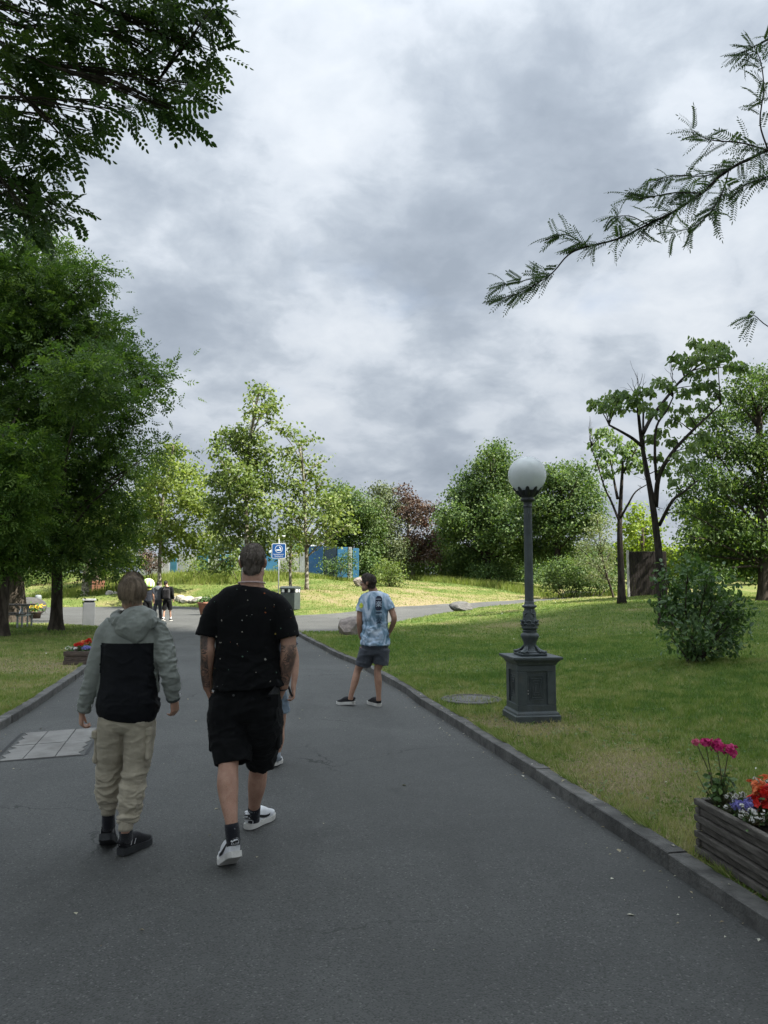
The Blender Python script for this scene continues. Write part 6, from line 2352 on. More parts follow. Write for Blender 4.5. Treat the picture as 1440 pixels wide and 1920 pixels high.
def hand(b, wrist, d, palm, s=1.0, side=1, curl=.7, spread=.10, thumb=.5):
    """palm, four unequal bent fingers and a thumb; d points along the hand, palm is the palm's normal"""
    d = unit(d)
    palm = unit(np.asarray(palm, float) - np.dot(palm, d) * d)
    x = np.cross(d, palm) * side                     # towards the thumb side
    w = np.asarray(wrist, float)
    b.tube([w - d * .02 * s, w + d * .01 * s, w + d * .045 * s, w + d * .088 * s], [(.026 * s, .019 * s), (.029 * s, .019 * s), (.039 * s, .017 * s), (.041 * s, .014 * s)], ref=palm, n=12, sub=2, rnd=.008 * s)
    for k, (o, L) in enumerate(((.030, .074), (.010, .082), (-.010, .077), (-.029, .060))):
        root = w + d * (.085 - .004 * abs(k - 1.2)) * s + x * o * s
        dd = unit(d + x * (o * spread * 10))
        P = [root - dd * .02 * s, root]
        a = 0.0
        cur = root
        for q, fr in enumerate((.46, .30, .24)):
            a += curl * (.75, 1.0, .65)[q]
            v = dd * math.cos(a) + palm * math.sin(a)
            cur = cur + v * L * fr * s
            P.append(cur)
        b.tube(P, np.array([.0095, .0095, .0088, .0078, .0066]) * s, ref=x, n=8, sub=2, rnd=.005 * s)
    root = w + d * .028 * s + x * .026 * s + palm * .006 * s
    v1 = unit(d * .62 + x * .62 + palm * thumb * .5)
    v2 = unit(d * .85 + x * .15 + palm * thumb * .8)
    b.tube([root - v1 * .012 * s, root + v1 * .028 * s, root + v1 * .034 * s + v2 * .030 * s, root + v1 * .034 * s + v2 * .054 * s], np.array([.014, .0125, .0105, .008]) * s, ref=palm, n=8, sub=2, rnd=.006 * s)


def head_axes(yaw, pitch=0.0, roll=0.0):
    """rows: right, forward, up. yaw turns to the left (counter-clockwise from above)"""
    M = Matrix.Rotation(yaw, 3, 'Z') @ Matrix.Rotation(pitch, 3, 'X') @ Matrix.Rotation(roll, 3, 'Y')
    return np.array(M.transposed())


def head(b, c, A, s=1.0, ear=1.0, jaw=1.0):
    c = np.asarray(c, float)
    def L(x, y, z):
        return c + (np.array([x, y, z]) * s) @ A
    def E(p, r, n=18, m=12):
        b.ellipsoid(L(*p), np.array(r) * s, A, n, m)
    E((0, -.018, .038), (.075, .094, .082))
    E((0, .012, .045), (.068, .074, .070))
    E((0, .036, -.018), (.060, .058, .074))
    E((0, .052, -.068), (.046 * jaw, .040, .036))
    E((0, .072, -.090), (.024 * jaw, .020, .020))
    for q in (-1, 1):
        E((q * .040, .032, -.055), (.024 * jaw, .046, .034))
        E((q * .034, .066, -.012), (.024, .022, .020))
        E((q * .028, .078, .028), (.026, .016, .010))
        b.tube([L(q * .070, -.010, -.028), L(q * .078, -.016, -.006), L(q * .081, -.024, .020), L(q * .074, -.016, .030)], np.array([(.006, .011), (.008, .017), (.007, .019), (.005, .012)]) * s * ear, ref=A[1], n=8, sub=2, rnd=.004 * s)
    b.tube([L(0, .088, .020), L(0, .098, .000), L(0, .110, -.022), L(0, .104, -.032)], np.array([(.010, .010), (.011, .012), (.015, .014), (.013, .008)]) * s, ref=A[2], n=8, sub=2, rnd=.004 * s)
    E((0, .090, -.052), (.024, .012, .0065))
    E((0, .088, -.063), (.020, .011, .0065))
    # nape running into the neck
    E((0, -.050, -.030), (.052, .046, .060))
    return L


def eyes(P, L, A, s):
    white = mat('eye_white', (.72, .70, .68), (.66, .64, .62), 40, .2, spec=.5)
    iris = mat('iris', (.05, .035, .025), (.03, .02, .015), 80, .15, spec=.6)
    for q in (-1, 1):
        b = MB()
        b.ellipsoid(L(q * .030, .080, .006), np.array([.0125, .0115, .0085]) * s, A, 12, 8)
        o = b.build('eye', white, P, smooth=True)
        b = MB()
        b.ellipsoid(L(q * .030, .0885, .006), np.array([.0055, .0042, .0055]) * s, A, 10, 6)
        b.build('iris', iris, o, smooth=True)


HAIR_B = (.050, .036, .024)


def hair(P, c, A, s, m, keep, nstr=2600, length=.03, lift=.012, vox=.006, bulge=1.06, flow=None, top=0.0, seed=2, wid=.0014, comb=.13):
    """a cap of hair over the skull (where keep(x, y, z) in head units holds) with combed strands on it"""
    c = np.asarray(c, float)
    def L(x, y, z):
        return c + (np.array([x, y, z]) * s) @ A
    b = MB()
    for p, r in (((0, -.018, .038), (.075, .094, .082)), ((0, .012, .045), (.068, .074, .070)), ((0, -.048, -.030), (.055, .050, .064)), ((0, .015, .058 + top * .5), (.062, .075, .062 + top))):
        b.ellipsoid(L(*p), np.array(r) * s * bulge, A, 22, 14)
    V, Q = solid(b, vox, 2)
    Lc = ((V - c) @ A.T) / s
    ok = keep(Lc[:, 0], Lc[:, 1], Lc[:, 2])
    N = normals(V, Q)
    V = V + N * ((fbm(Lc * (60, 60, 26), 1, 3, seed) - .5) * .012 * s)[:, None]
    # sink the hairline so the cap meets the skin
    Q2 = Q[ok[Q].all(1)]
    used = np.unique(Q2)
    mp = -np.ones(len(V), int)
    mp[used] = np.arange(len(used))
    V2, Q2 = V[used], mp[Q2]
    o = mk('hair', V2, [Q2], m, P, smooth=True)
    rr = np.random.default_rng(seed)
    idx = rr.choice(used, nstr)
    p, n, lc = V[idx], N[idx], Lc[idx]
    fl = flow(lc) if flow else np.stack([lc[:, 0] * .6, -np.ones(len(lc)) * .5, -np.ones(len(lc)) * .9], -1)
    fl = unit(fl @ A)
    t = unit(fl - (fl * n).sum(1, keepdims=True) * n + rr.normal(0, comb, (nstr, 3)))
    Ls = length * rr.uniform(.5, 1.3, nstr)[:, None] * s
    lf = lift * rr.uniform(.2, 1.4, nstr)[:, None] * s
    sd = unit(np.cross(t, n)) * wid * s
    a0 = p - n * .002
    a1 = p + t * Ls * .5 + n * lf
    a2 = p + t * Ls + n * lf * .7
    Vs = np.stack([a0 - sd, a0 + sd, a1 + sd * .8, a2, a1 - sd * .8], 1).reshape(-1, 3)
    i = np.arange(nstr)[:, None] * 5
    mk('hair_tuft', Vs, [i + np.array([[0, 1, 2, 4]]), i + np.array([[4, 2, 3]])], m, o)['kind'] = 'stuff'
    return o


def glasses(P, L, A, s, m):
    b = MB()
    for q in (-1, 1):
        ring = [L(q * (.033 + .026 * math.cos(a)), .100 - .010 * abs(math.cos(a) * .5 + .5) * .6, .006 + .018 * math.sin(a)) for a in np.linspace(0, 2 * np.pi, 17)]
        b.tube(ring, .0026 * s, ref=A[1], n=6, cap=False)
        b.tube([L(q * .058, .094, .012), L(q * .074, .066, .013), L(q * .080, .005, .014), L(q * .080, -.022, .004)], .0026 * s, n=6, sub=2)
    b.tube([L(-.008, .104, .010), L(.008, .104, .010)], .0024 * s, n=6)
    g = b.build('glasses', m, P, smooth=True)
    return g


def smoothcap(pts):
    return pts


def shoe(P, toe, heel_dir, L, lift=0.0, zg=0.0, s=1.0, upper=None, sole=None, roll=0.0, style='court', side=1, mats2=None):
    """a shoe whose toe tip rests at toe; heel_dir is the unit ground direction from toe to heel; lift tips the heel up"""
    k = L / .30
    hd = unit(np.array([heel_dir[0], heel_dir[1], 0.0]))
    fwd = -hd
    rgt = np.cross(fwd, (0, 0, 1.0))
    piv = .74 * .30
    ca, sa = math.cos(lift), math.sin(lift)
    toe = np.asarray(toe, float)
    def xf(V):
        V = np.asarray(V, float).copy()
        y, z = V[:, 1] - piv, V[:, 2].copy()
        back = y < 0
        yy = np.where(back, y * ca + z * sa, y)
        zz = np.where(back, z * ca - y * sa, z)
        bl = np.clip(-y / .05, 0, 1)
        yy = y + (yy - y) * bl
        zz = z + (zz - z) * bl
        V[:, 1], V[:, 2] = yy + piv, zz
        V = V * k
        V[:, 1] -= .30 * k
        return toe * (1, 1, 0) + (0, 0, zg) + V[:, :1] * rgt + V[:, 1:2] * fwd + V[:, 2:] * np.array([0, 0, 1.0])
    st = [(.002, .022, .082), (.010, .032, .092), (.045, .038, .094), (.09, .040, .094), (.125, .043, .100), (.16, .046, .092), (.20, .050, .074), (.235, .050, .060), (.27, .043, .048), (.292, .029, .038), (.300, .012, .026)]
    b = MB()
    pts = [(0, y, .020 + h / 2) for y, w, h in st]
    b.tube(pts, [(w * .97, h / 2) for y, w, h in st], ref=(0, 0, 1), n=20, sub=2, power=2.6)
    ub = b
    o = b.build('shoe', upper, P, smooth=True, xf=xf)
    b = MB()
    rings = []
    thick = .034 if style != 'chunky' else .044
    for y, w, h in [(-.004, .022, 0), (.010, .034, 0), (.05, .041, 0), (.10, .041, 0), (.15, .044, 0), (.20, .052, 0), (.24, .051, 0), (.275, .043, .003), (.298, .028, .007), (.307, .010, .011)]:
        ww = w + (.003 if style != 'chunky' else .006)
        rings.append([(-ww, y, h + .004), (-ww * .8, y, h), (ww * .8, y, h), (ww, y, h + .004), (ww, y, thick + h * .5), (-ww, y, thick + h * .5)])
    rings = np.array([catmull(np.array(r), 1) for r in rings])
    rr = catmull(rings.reshape(len(rings), -1), 3).reshape(-1, 6, 3)
    b.ring_loft(rr)
    b.build('sole', sole, o, xf=xf)
    Vu, Gu, _ = ub.arrays()
    bvu = BVHTree.FromPolygons([Vector(v) for v in Vu], [tuple(int(k_) for k_ in f) for g in Gu for f in g])
    def on_side(u, v, q, off=.002):
        hit = bvu.ray_cast(Vector((q * .2, u, v)), Vector((-q, 0, 0)), 1.0)[0]
        return (hit.x + q * off, u, v) if hit is not None else (q * .03, u, v)
    def on_heel(a, v, off=.002):
        d = Vector((math.sin(a), -math.cos(a), 0))
        o_ = Vector((0, .045, v))
        hit = bvu.ray_cast(o_ + d * .2, -d, 1.0)[0]
        return tuple((hit if hit is not None else o_ + d * .04) + d * off)
    if style == 'court':
        mb_, mw = mats2
        for q in (-1, 1):
            # the curved tick: pointed at the toe end, sweeping back to the heel
            top_ = [(.200, .066), (.180, .058), (.150, .060), (.110, .070), (.070, .080), (.030, .088)]
            low = [(.030, .076), (.070, .064), (.110, .051), (.150, .042), (.180, .043), (.195, .050)]
            b = MB()
            nseg = 12
            tt = np.linspace(0, 1, nseg)
            tu = np.stack([np.interp(tt, np.linspace(0, 1, 6), [p[k_] for p in top_]) for k_ in (0, 1)], -1)
            lu = np.stack([np.interp(tt, np.linspace(0, 1, 6), [p[k_] for p in low[::-1]]) for k_ in (0, 1)], -1)
            V = [on_side(u, v, q) for u, v in tu] + [on_side(u, v, q) for u, v in lu]
            j = np.arange(nseg - 1)
            b.raw(np.array(V), np.stack([j, j + 1, nseg + j + 1, nseg + j], -1))
            b.build('swoosh', mb_, o, xf=xf)
        # dark heel counter with the tick and AIR in white
        b = MB()
        V = []
        nu, nv = 13, 6
        for i in range(nu):
            a = math.pi * (-.5 + i / (nu - 1))
            for j_ in range(nv):
                v = .060 + .040 * j_ / (nv - 1) * (1 - .25 * abs(math.sin(a)) ** 2) + .004 * abs(math.sin(a))
                V.append(on_heel(a * .85, v, .0025))
        i, j_ = np.arange(nu - 1)[:, None], np.arange(nv - 1)[None]
        b.raw(np.array(V), np.stack([i * nv + j_, (i + 1) * nv + j_, (i + 1) * nv + j_ + 1, i * nv + j_ + 1], -1).reshape(-1, 4))
        b.build('heel_tab', mb_, o, xf=xf)
        b = MB()
        def heel(u, v):
            return on_heel(u / .036, v, .0045)
        tick = [(-.016, .083), (-.010, .079), (.004, .083), (.018, .091), (.004, .087), (-.009, .084), (-.012, .089)]
        b.raw(np.array([heel(u, v) for u, v in tick]), np.array([[0, 1, 5], [5, 6, 0]]))
        b.raw(np.array([heel(u, v) for u, v in tick]), np.array([[1, 2, 4, 5], [2, 3, 4, 4]][:1]))
        b.raw(np.array([heel(u, v) for u, v in tick]), np.array([[2, 3, 4]]))
        tv, tf = text_mesh('AIR', .015)
        b.raw(np.array([heel(u, .068 + v) for u, v, _ in tv]), tf)
        b.build('heel_lettering', mw, o, xf=xf)
        # white rim of the collar
        b = MB()
        b.tube([(.036 * math.sin(a), .030 - .034 * math.cos(a) + .02 * max(0, abs(math.sin(a)) - .7), .101 + .006 * math.cos(a)) for a in np.linspace(-2.0, 2.0, 15)], .0055, n=6)
        b.build('collar', upper, o, xf=xf, smooth=True)
    elif style == 'chunky' and mats2:
        b = MB()
        for q in (-1, 1):
            for u in (.05, .085):
                V = [on_side(u, .054, q, .0025), on_side(u + .006, .054, q, .0025), on_side(u + .018, .088, q, .0025), on_side(u + .012, .088, q, .0025)]
                b.raw(np.array(V), np.array([[0, 1, 2, 3]]))
        b.raw(np.array([on_heel(-.3, .062), on_heel(-.15, .062), on_heel(-.1, .096), on_heel(-.25, .096)]), np.array([[0, 1, 2, 3]]))
        b.build('reflective_tab', mats2[1], o, xf=xf)
    return o, xf


def decal(tri_V, tri_F, place, bvh, ray, off=.003):
    """flat print laid onto a garment: every corner is dropped along ray onto the cloth"""
    out = []
    ray = Vector(ray)
    for u, v in tri_V[:, :2]:
        p = Vector(place(u, v))
        hit, nrm, i, d = bvh.ray_cast(p, ray, 1.0)
        q = hit - ray * off if hit is not None else p
        out.append(q[:])
    return np.array(out)


def grid_shape(inside_fn, u0, u1, v0, v1, nu, nv):
    us, vs_ = np.linspace(u0, u1, nu), np.linspace(v0, v1, nv)
    V = np.array([(u, v) for u in us for v in vs_])
    i, j = np.arange(nu - 1)[:, None], np.arange(nv - 1)[None]
    Q = np.stack([i * nv + j, (i + 1) * nv + j, (i + 1) * nv + j + 1, i * nv + j + 1], -1).reshape(-1, 4)
    c = V[Q].mean(1)
    Q = Q[inside_fn(c[:, 0], c[:, 1])]
    return V, Q


def T_(px, py, D):
    return at(px, py, D)


SKIN_M = skin_mat('tanned_skin', (.40, .235, .165), (.33, .185, .125), .55, True)
SKIN_B = skin_mat('fair_skin', (.45, .27, .195), (.38, .215, .15))
SKIN_T = skin_mat('olive_skin', (.37, .215, .145), (.30, .17, .115))
BLACKC = cloth('black_cotton', (.006, .0065, .007), (.004, .0045, .005), sheen=.03)
WHITE_L = mat('white_leather', (.72, .73, .74), (.64, .65, .66), 14, .45, .12, 120, spec=.4, dirt=.12)
SOLE_W = mat('white_rubber', (.58, .57, .53), (.48, .47, .43), 9, .6, .15, 90, dirt=.3)
SOLE_D = mat('dark_rubber', (.028, .030, .031), (.018, .019, .02), 9, .65, .2, 90)
BLK_L = mat('black_leather', (.010, .010, .011), (.014, .014, .015), 14, .4, .1, 120, spec=.4)
TABW = mat('tab_white', (.7, .7, .7), (.62, .62, .62), 9, .5)


def splatter_mat():
    m = bpy.data.materials.new('splattered_black_cotton')
    m.use_nodes = True
    nt = NT(m.node_tree)
    tc = nt.add('ShaderNodeTexCoord').outputs['Object']
    p2 = nt.vec('ADD', tc, nt.vec('MULTIPLY', nt.noise(tc, 30.0, 2.0, .5, 0, 1), (.016, .016, .016)))
    col = nt.mix(nt.noise(tc, 8.0, 3.0), (.0035, .0038, .0042), (.0055, .0058, .0064))
    low = nt.add('ShaderNodeSeparateXYZ', i0=tc)
    for sc, r0, r1, thr in ((17.0, .060, .16, .50), (30.0, .070, .20, .42), (11.0, .055, .11, .66)):
        v = nt.add('ShaderNodeTexVoronoi', {'feature': 'F1'}, Vector=p2, Scale=sc)
        cs = nt.add('ShaderNodeSeparateColor', i0=v.outputs['Color'])
        size = nt.math('MULTIPLY', cs.outputs[0], r1 - r0)
        spot = nt.math('LESS_THAN', v.outputs['Distance'], nt.math('ADD', size, r0 * .5))
        on = nt.math('MULTIPLY', spot, nt.math('GREATER_THAN', cs.outputs[1], thr))
        hue = nt.ramp(cs.outputs[2], [(0.0, (.45, .42, .36)), (.35, (.42, .42, .40)), (.5, (.40, .30, .07)), (.68, (.42, .12, .04)), (.8, (.12, .22, .16)), (1.0, (.5, .46, .38))])
        hue.node.color_ramp.interpolation = 'CONSTANT'
        col = nt.mix(nt.math('MULTIPLY', on, .7), col, hue)
    p = nt.add('ShaderNodeBsdfPrincipled', Base_Color=col, Roughness=.9)
    p.inputs['Specular IOR Level'].default_value = .15
    p.inputs['Sheen Weight'].default_value = .02
    nt.set(p.inputs['Normal'], nt.add('ShaderNodeBump', Strength=.3, Distance=.004, Height=nt.noise(tc, 420.0, 3.0)))
    nt.add('ShaderNodeOutputMaterial', Surface=p)
    return m


def garment(P, name, b, vox, m, amp=.004, freq=(10, 10, 16), seed=1, it=3, mask=None, midx=None):
    V, Q = solid(b, vox, it)
    if amp:
        mk_ = mask(V) if mask else None
        V = wrinkle(V, Q, amp, freq, seed, mask=mk_)
        V = wrinkle(V, Q, amp * .45, np.asarray(freq, float) * 2.6, seed + 9, 1.3, mask=mk_)
    mi = None
    if midx is not None:
        mi = midx(V[Q].mean(1))
    o = mk(name, V, [Q], m, P, smooth=True, midx=mi)
    return o, V, Q


def body(name_label, b, vox, m, base, group=None, attrs=None):
    V, Q = solid(b, vox, 4)
    at_ = attrs(V) if attrs else None
    o = mk('person', V, [Q], m, org=base, smooth=True, attrs=at_)
    tag(o, name_label, 'person', group)
    return o, V, Q


# ---- the man in black
def man():
    D = 4.85
    base = np.array([-.88, 4.85, 0.0])
    b = MB()
    A = head_axes(.02, .03)
    hc = T_(475, 1057, 4.88)
    L = head(b, hc, A, 1.03)
    b.tube([T_(472, 1112, D), T_(473, 1092, D + .005), T_(474, 1070, D + .015)], [(.095, .080), (.071, .070), (.066, .068)], n=16, sub=3)
    # trunk (under the shirt), arms, legs
    b.tube([T_(463, 1300, D), T_(464, 1250, D + .01), T_(464, 1190, D + .01), T_(465, 1140, D), T_(467, 1112, D)], [(.165, .115), (.160, .115), (.160, .110), (.150, .095), (.10, .08)], n=18, sub=2)
    la = [T_(409, 1138, D), T_(393, 1165, D - .02), T_(389, 1207, D - .05), T_(390, 1225, D - .05), T_(388, 1262, D + .0), T_(390, 1292, D + .03)]
    b.tube(la, [.048, .050, .046, .0465, .040, .030], n=12, sub=3)
    ra = [T_(522, 1138, D), T_(538, 1165, D - .02), T_(541, 1207, D - .05), T_(540, 1228, D - .05), T_(535, 1262, D), T_(530, 1292, D + .03)]
    b.tube(ra, [.048, .052, .049, .049, .042, .031], n=12, sub=3)
    hand(b, T_(391, 1296, D + .03), (T_(404, 1330, D + .06) - T_(391, 1296, D + .03)), (1, .2, 0), 1.05, -1, .35)
    hand(b, T_(529, 1296, D + .03), (T_(515, 1330, D + .06) - T_(529, 1296, D + .03)), (-1, .2, 0), 1.05, 1, .35)
    lf = [T_(437, 1310, D), T_(433, 1370, D - .02), T_(429, 1418, D - .10), T_(428, 1440, 4.70), T_(427, 1472, 4.63), T_(430, 1508, 4.57), T_(434, 1540, 4.52), T_(436, 1562, 4.51)]
    b.tube(lf, [(.092, .095), (.085, .09), (.066, .066), (.060, .062), (.063, .068), (.050, .052), (.036, .041), (.036, .045)], n=14, sub=3)
    rl = [T_(488, 1310, D), T_(488, 1370, 4.98), T_(487, 1420, 5.14), T_(485, 1438, 5.18), T_(482, 1470, 5.20), T_(478, 1500, 5.24), T_(476, 1517, 5.27), T_(475, 1532, 5.30)]
    b.tube(rl, [(.092, .095), (.085, .09), (.066, .066), (.060, .062), (.061, .068), (.044, .05), (.037, .042), (.037, .046)], n=14, sub=3)
    def ink(V):
        zl = V[:, 2]
        left = (V[:, 0] < base[0] - .20) & (zl < 1.36) & (zl > .985)
        right = (V[:, 0] > base[0] + .17) & (zl < 1.25) & (zl > 1.0)
        return {'ink': np.where(left, 1.0, 0) + np.where(right, .9, 0)}
    P, V, Q = body('man in a paint-flecked black T-shirt and black cargo shorts, hands in pockets', b, .0075, SKIN_M, base, attrs=ink)
    eyes(P, L, A, 1.03)
    hm = mat('cropped_brown_hair', (.19, .16, .135), (.095, .077, .063), 60, .75, .5, 300, spec=.25, stretch=(1, 1, .4))
    hair(P, hc, A, 1.03, hm, lambda x, y, z: (z > -.062 - .010 * np.cos(x * 40) + np.maximum(y + .0, 0) * 1.15) & (y < .098) & ((np.abs(x) < .0745) | (z > .012) | (y < -.03)), 9000, .009, .0022, bulge=1.03, top=.004,
         flow=lambda l: np.stack([l[:, 0] * 3, .3 - (l[:, 2] < .06) * .9, .25 - 1.1 * (l[:, 2] < .07)], -1))
    # T-shirt
    b = MB()
    b.tube([T_(469, 1098, D), T_(468, 1106, D), T_(466, 1122, D - .005), T_(464, 1150, D - .01), T_(464, 1195, D - .01), T_(464, 1240, D - .01), T_(465, 1275, D - .01), T_(465.5, 1289, D - .01)],
           [(.088, .076), (.150, .088), (.200, .110), (.210, .132), (.200, .140), (.203, .145), (.213, .158), (.218, .165)], n=26, sub=3, power=2.2, hollow=(.06, .014))
    b.tube([T_(436, 1126, D), T_(418, 1129, D), T_(402, 1150, D - .015), T_(388, 1195, D - .04)], [(.055, .06), (.064, .072), (.072, .078), (.076, .082)], n=18, sub=3, hollow=(.05, .013))
    b.tube([T_(497, 1126, D), T_(514, 1129, D), T_(529, 1150, D - .015), T_(541, 1198, D - .04)], [(.055, .06), (.064, .072), (.072, .078), (.075, .082)], n=18, sub=3, hollow=(.05, .013))
    garment(P, 'shirt', b, .0068, splatter_mat(), .0085, (6, 6, 12), 3, 12, mask=lambda V: .35 + .9 * sstep(1.30, 1.05, V[:, 2]))
    # necklace strip at the nape
    b = MB()
    b.tube([T_(472, 1090, D + .005) + (.083 * math.sin(a), -.080 * math.cos(a), .010 * math.cos(a) - .012) for a in np.linspace(-1.9, 1.9, 17)], [(.005, .004)] * 17, n=6)
    b.build('necklace', mat('pink_cord', (.55, .42, .40), (.48, .36, .34), 30, .6), P, smooth=True)
    # shorts
    b = MB()
    b.tube([T_(464, 1272, D), T_(464, 1290, D), T_(462, 1315, D), T_(461, 1335, D), T_(461, 1350, D)], [(.192, .135), (.200, .142), (.216, .158), (.210, .155), (.16, .12)], n=26, sub=3, power=2.3)
    b.tube([T_(428, 1300, D), T_(428, 1330, D), T_(430, 1365, D - .02), T_(434, 1402, D - .06), T_(437, 1433, D - .09)], [(.105, .14), (.118, .15), (.124, .142), (.120, .125), (.112, .118)], n=20, sub=3, hollow=(.06, .013), power=2.2)
    b.tube([T_(495, 1300, D), T_(495, 1330, D), T_(494, 1362, D + .03), T_(491, 1397, D + .12), T_(490, 1426, D + .19)], [(.105, .14), (.116, .15), (.118, .142), (.108, .122), (.098, .112)], n=20, sub=3, hollow=(.06, .013), power=2.2)
    SH = cloth('washed_black_twill', (.0062, .0066, .0072), (.0038, .0041, .0046), bscale=300, sheen=.02)
    o, V, Q = garment(P, 'shorts', b, .007, SH, .010, (5, 5, 9), 12, 12)
    bv = BVHTree.FromPolygons([Vector(v) for v in V], [tuple(q) for q in Q])
    for px, py, w in ((415, 1312, .13), (500, 1314, .13)):
        Vg, Qg = grid_shape(lambda u, v: (np.abs(u) < w / 2), -w / 2, w / 2, -.035, .035, 10, 6)
        c0 = T_(px, py, D - .5)
        VV = decal(Vg, None, lambda u, v: (c0[0] + u, c0[1], c0[2] + v * (1 - .0 * u)), bv, (0, 1, 0), .006)
        mk('pocket_flap', VV, [Qg], SH, o)
        b = MB()
        b.ellipsoid(VV.mean(0) + (.0, -.006, -.028), (.008, .004, .008), n=10, m=6)
        b.build('button', mat('dull_metal', (.10, .10, .10), (.07, .07, .07), 10, .5, metal=.5), o)
    for q, px, py, dd in ((-1, 400, 1380, -.03), (1, 523, 1376, .06)):
        b = MB()
        c0 = T_(px, py, D + dd)
        b.box(c0, (.030, .16, .17), bev=.012)
        Vp, Qp = solid(b, .007, 3)
        mk('cargo_pocket', wrinkle(Vp, Qp, .006, (10, 10, 12), 4), [Qp], SH, P, smooth=True)
    # socks and shoes
    SK = cloth('black_sock', (.009, .010, .014), (.013, .014, .018), bscale=500)
    GT = mat('grey_print', (.30, .31, .32), (.26, .27, .28), 20, .7)
    for pts, r, c, rot in (([T_(434, 1544, 4.52), T_(436, 1562, 4.51), T_(438, 1578, 4.51)], [(.041, .046), (.041, .048), (.040, .048)], T_(435, 1550, 4.52), 0.35), ([T_(477, 1512, 5.26), T_(476, 1528, 5.29), T_(475, 1543, 5.31)], [(.042, .047), (.041, .048), (.040, .048)], T_(476, 1518, 5.27), -.2)):
        b = MB()
        b.tube(pts, r, n=16, sub=2)
        o = b.build('sock', SK, P, smooth=True)
        tv, tf = text_mesh('PUMA', .021)
        mk('sock_lettering', np.array([(c[0] + .044 * math.sin(u / .044 + rot * .3), c[1] - .049 * math.cos(u / .044), c[2] + v - .002) for u, v, _ in tv]), [tf], GT, o)
    toe = T_(408, 1618, 4.66)
    shoe(P, (-.945, 4.70, 0), unit(np.array([.42, -.90])), .305, .46, 0.004, 1.0, WHITE_L, SOLE_W, mats2=(BLK_L, TABW))
    shoe(P, (-.785, 5.53, 0), unit(np.array([-.38, -.92])), .305, .02, 0.0, 1.0, WHITE_L, SOLE_W, mats2=(BLK_L, TABW))
    b = MB()
    c0 = T_(528, 1291, D + .03)
    b.tube([c0 + (.036 * math.cos(a), .036 * math.sin(a), .006 * math.sin(a)) for a in np.linspace(0, 2 * np.pi, 17)], .0045, n=6, cap=False)
    b.build('bracelet', BLK_L, P, smooth=True)


man()


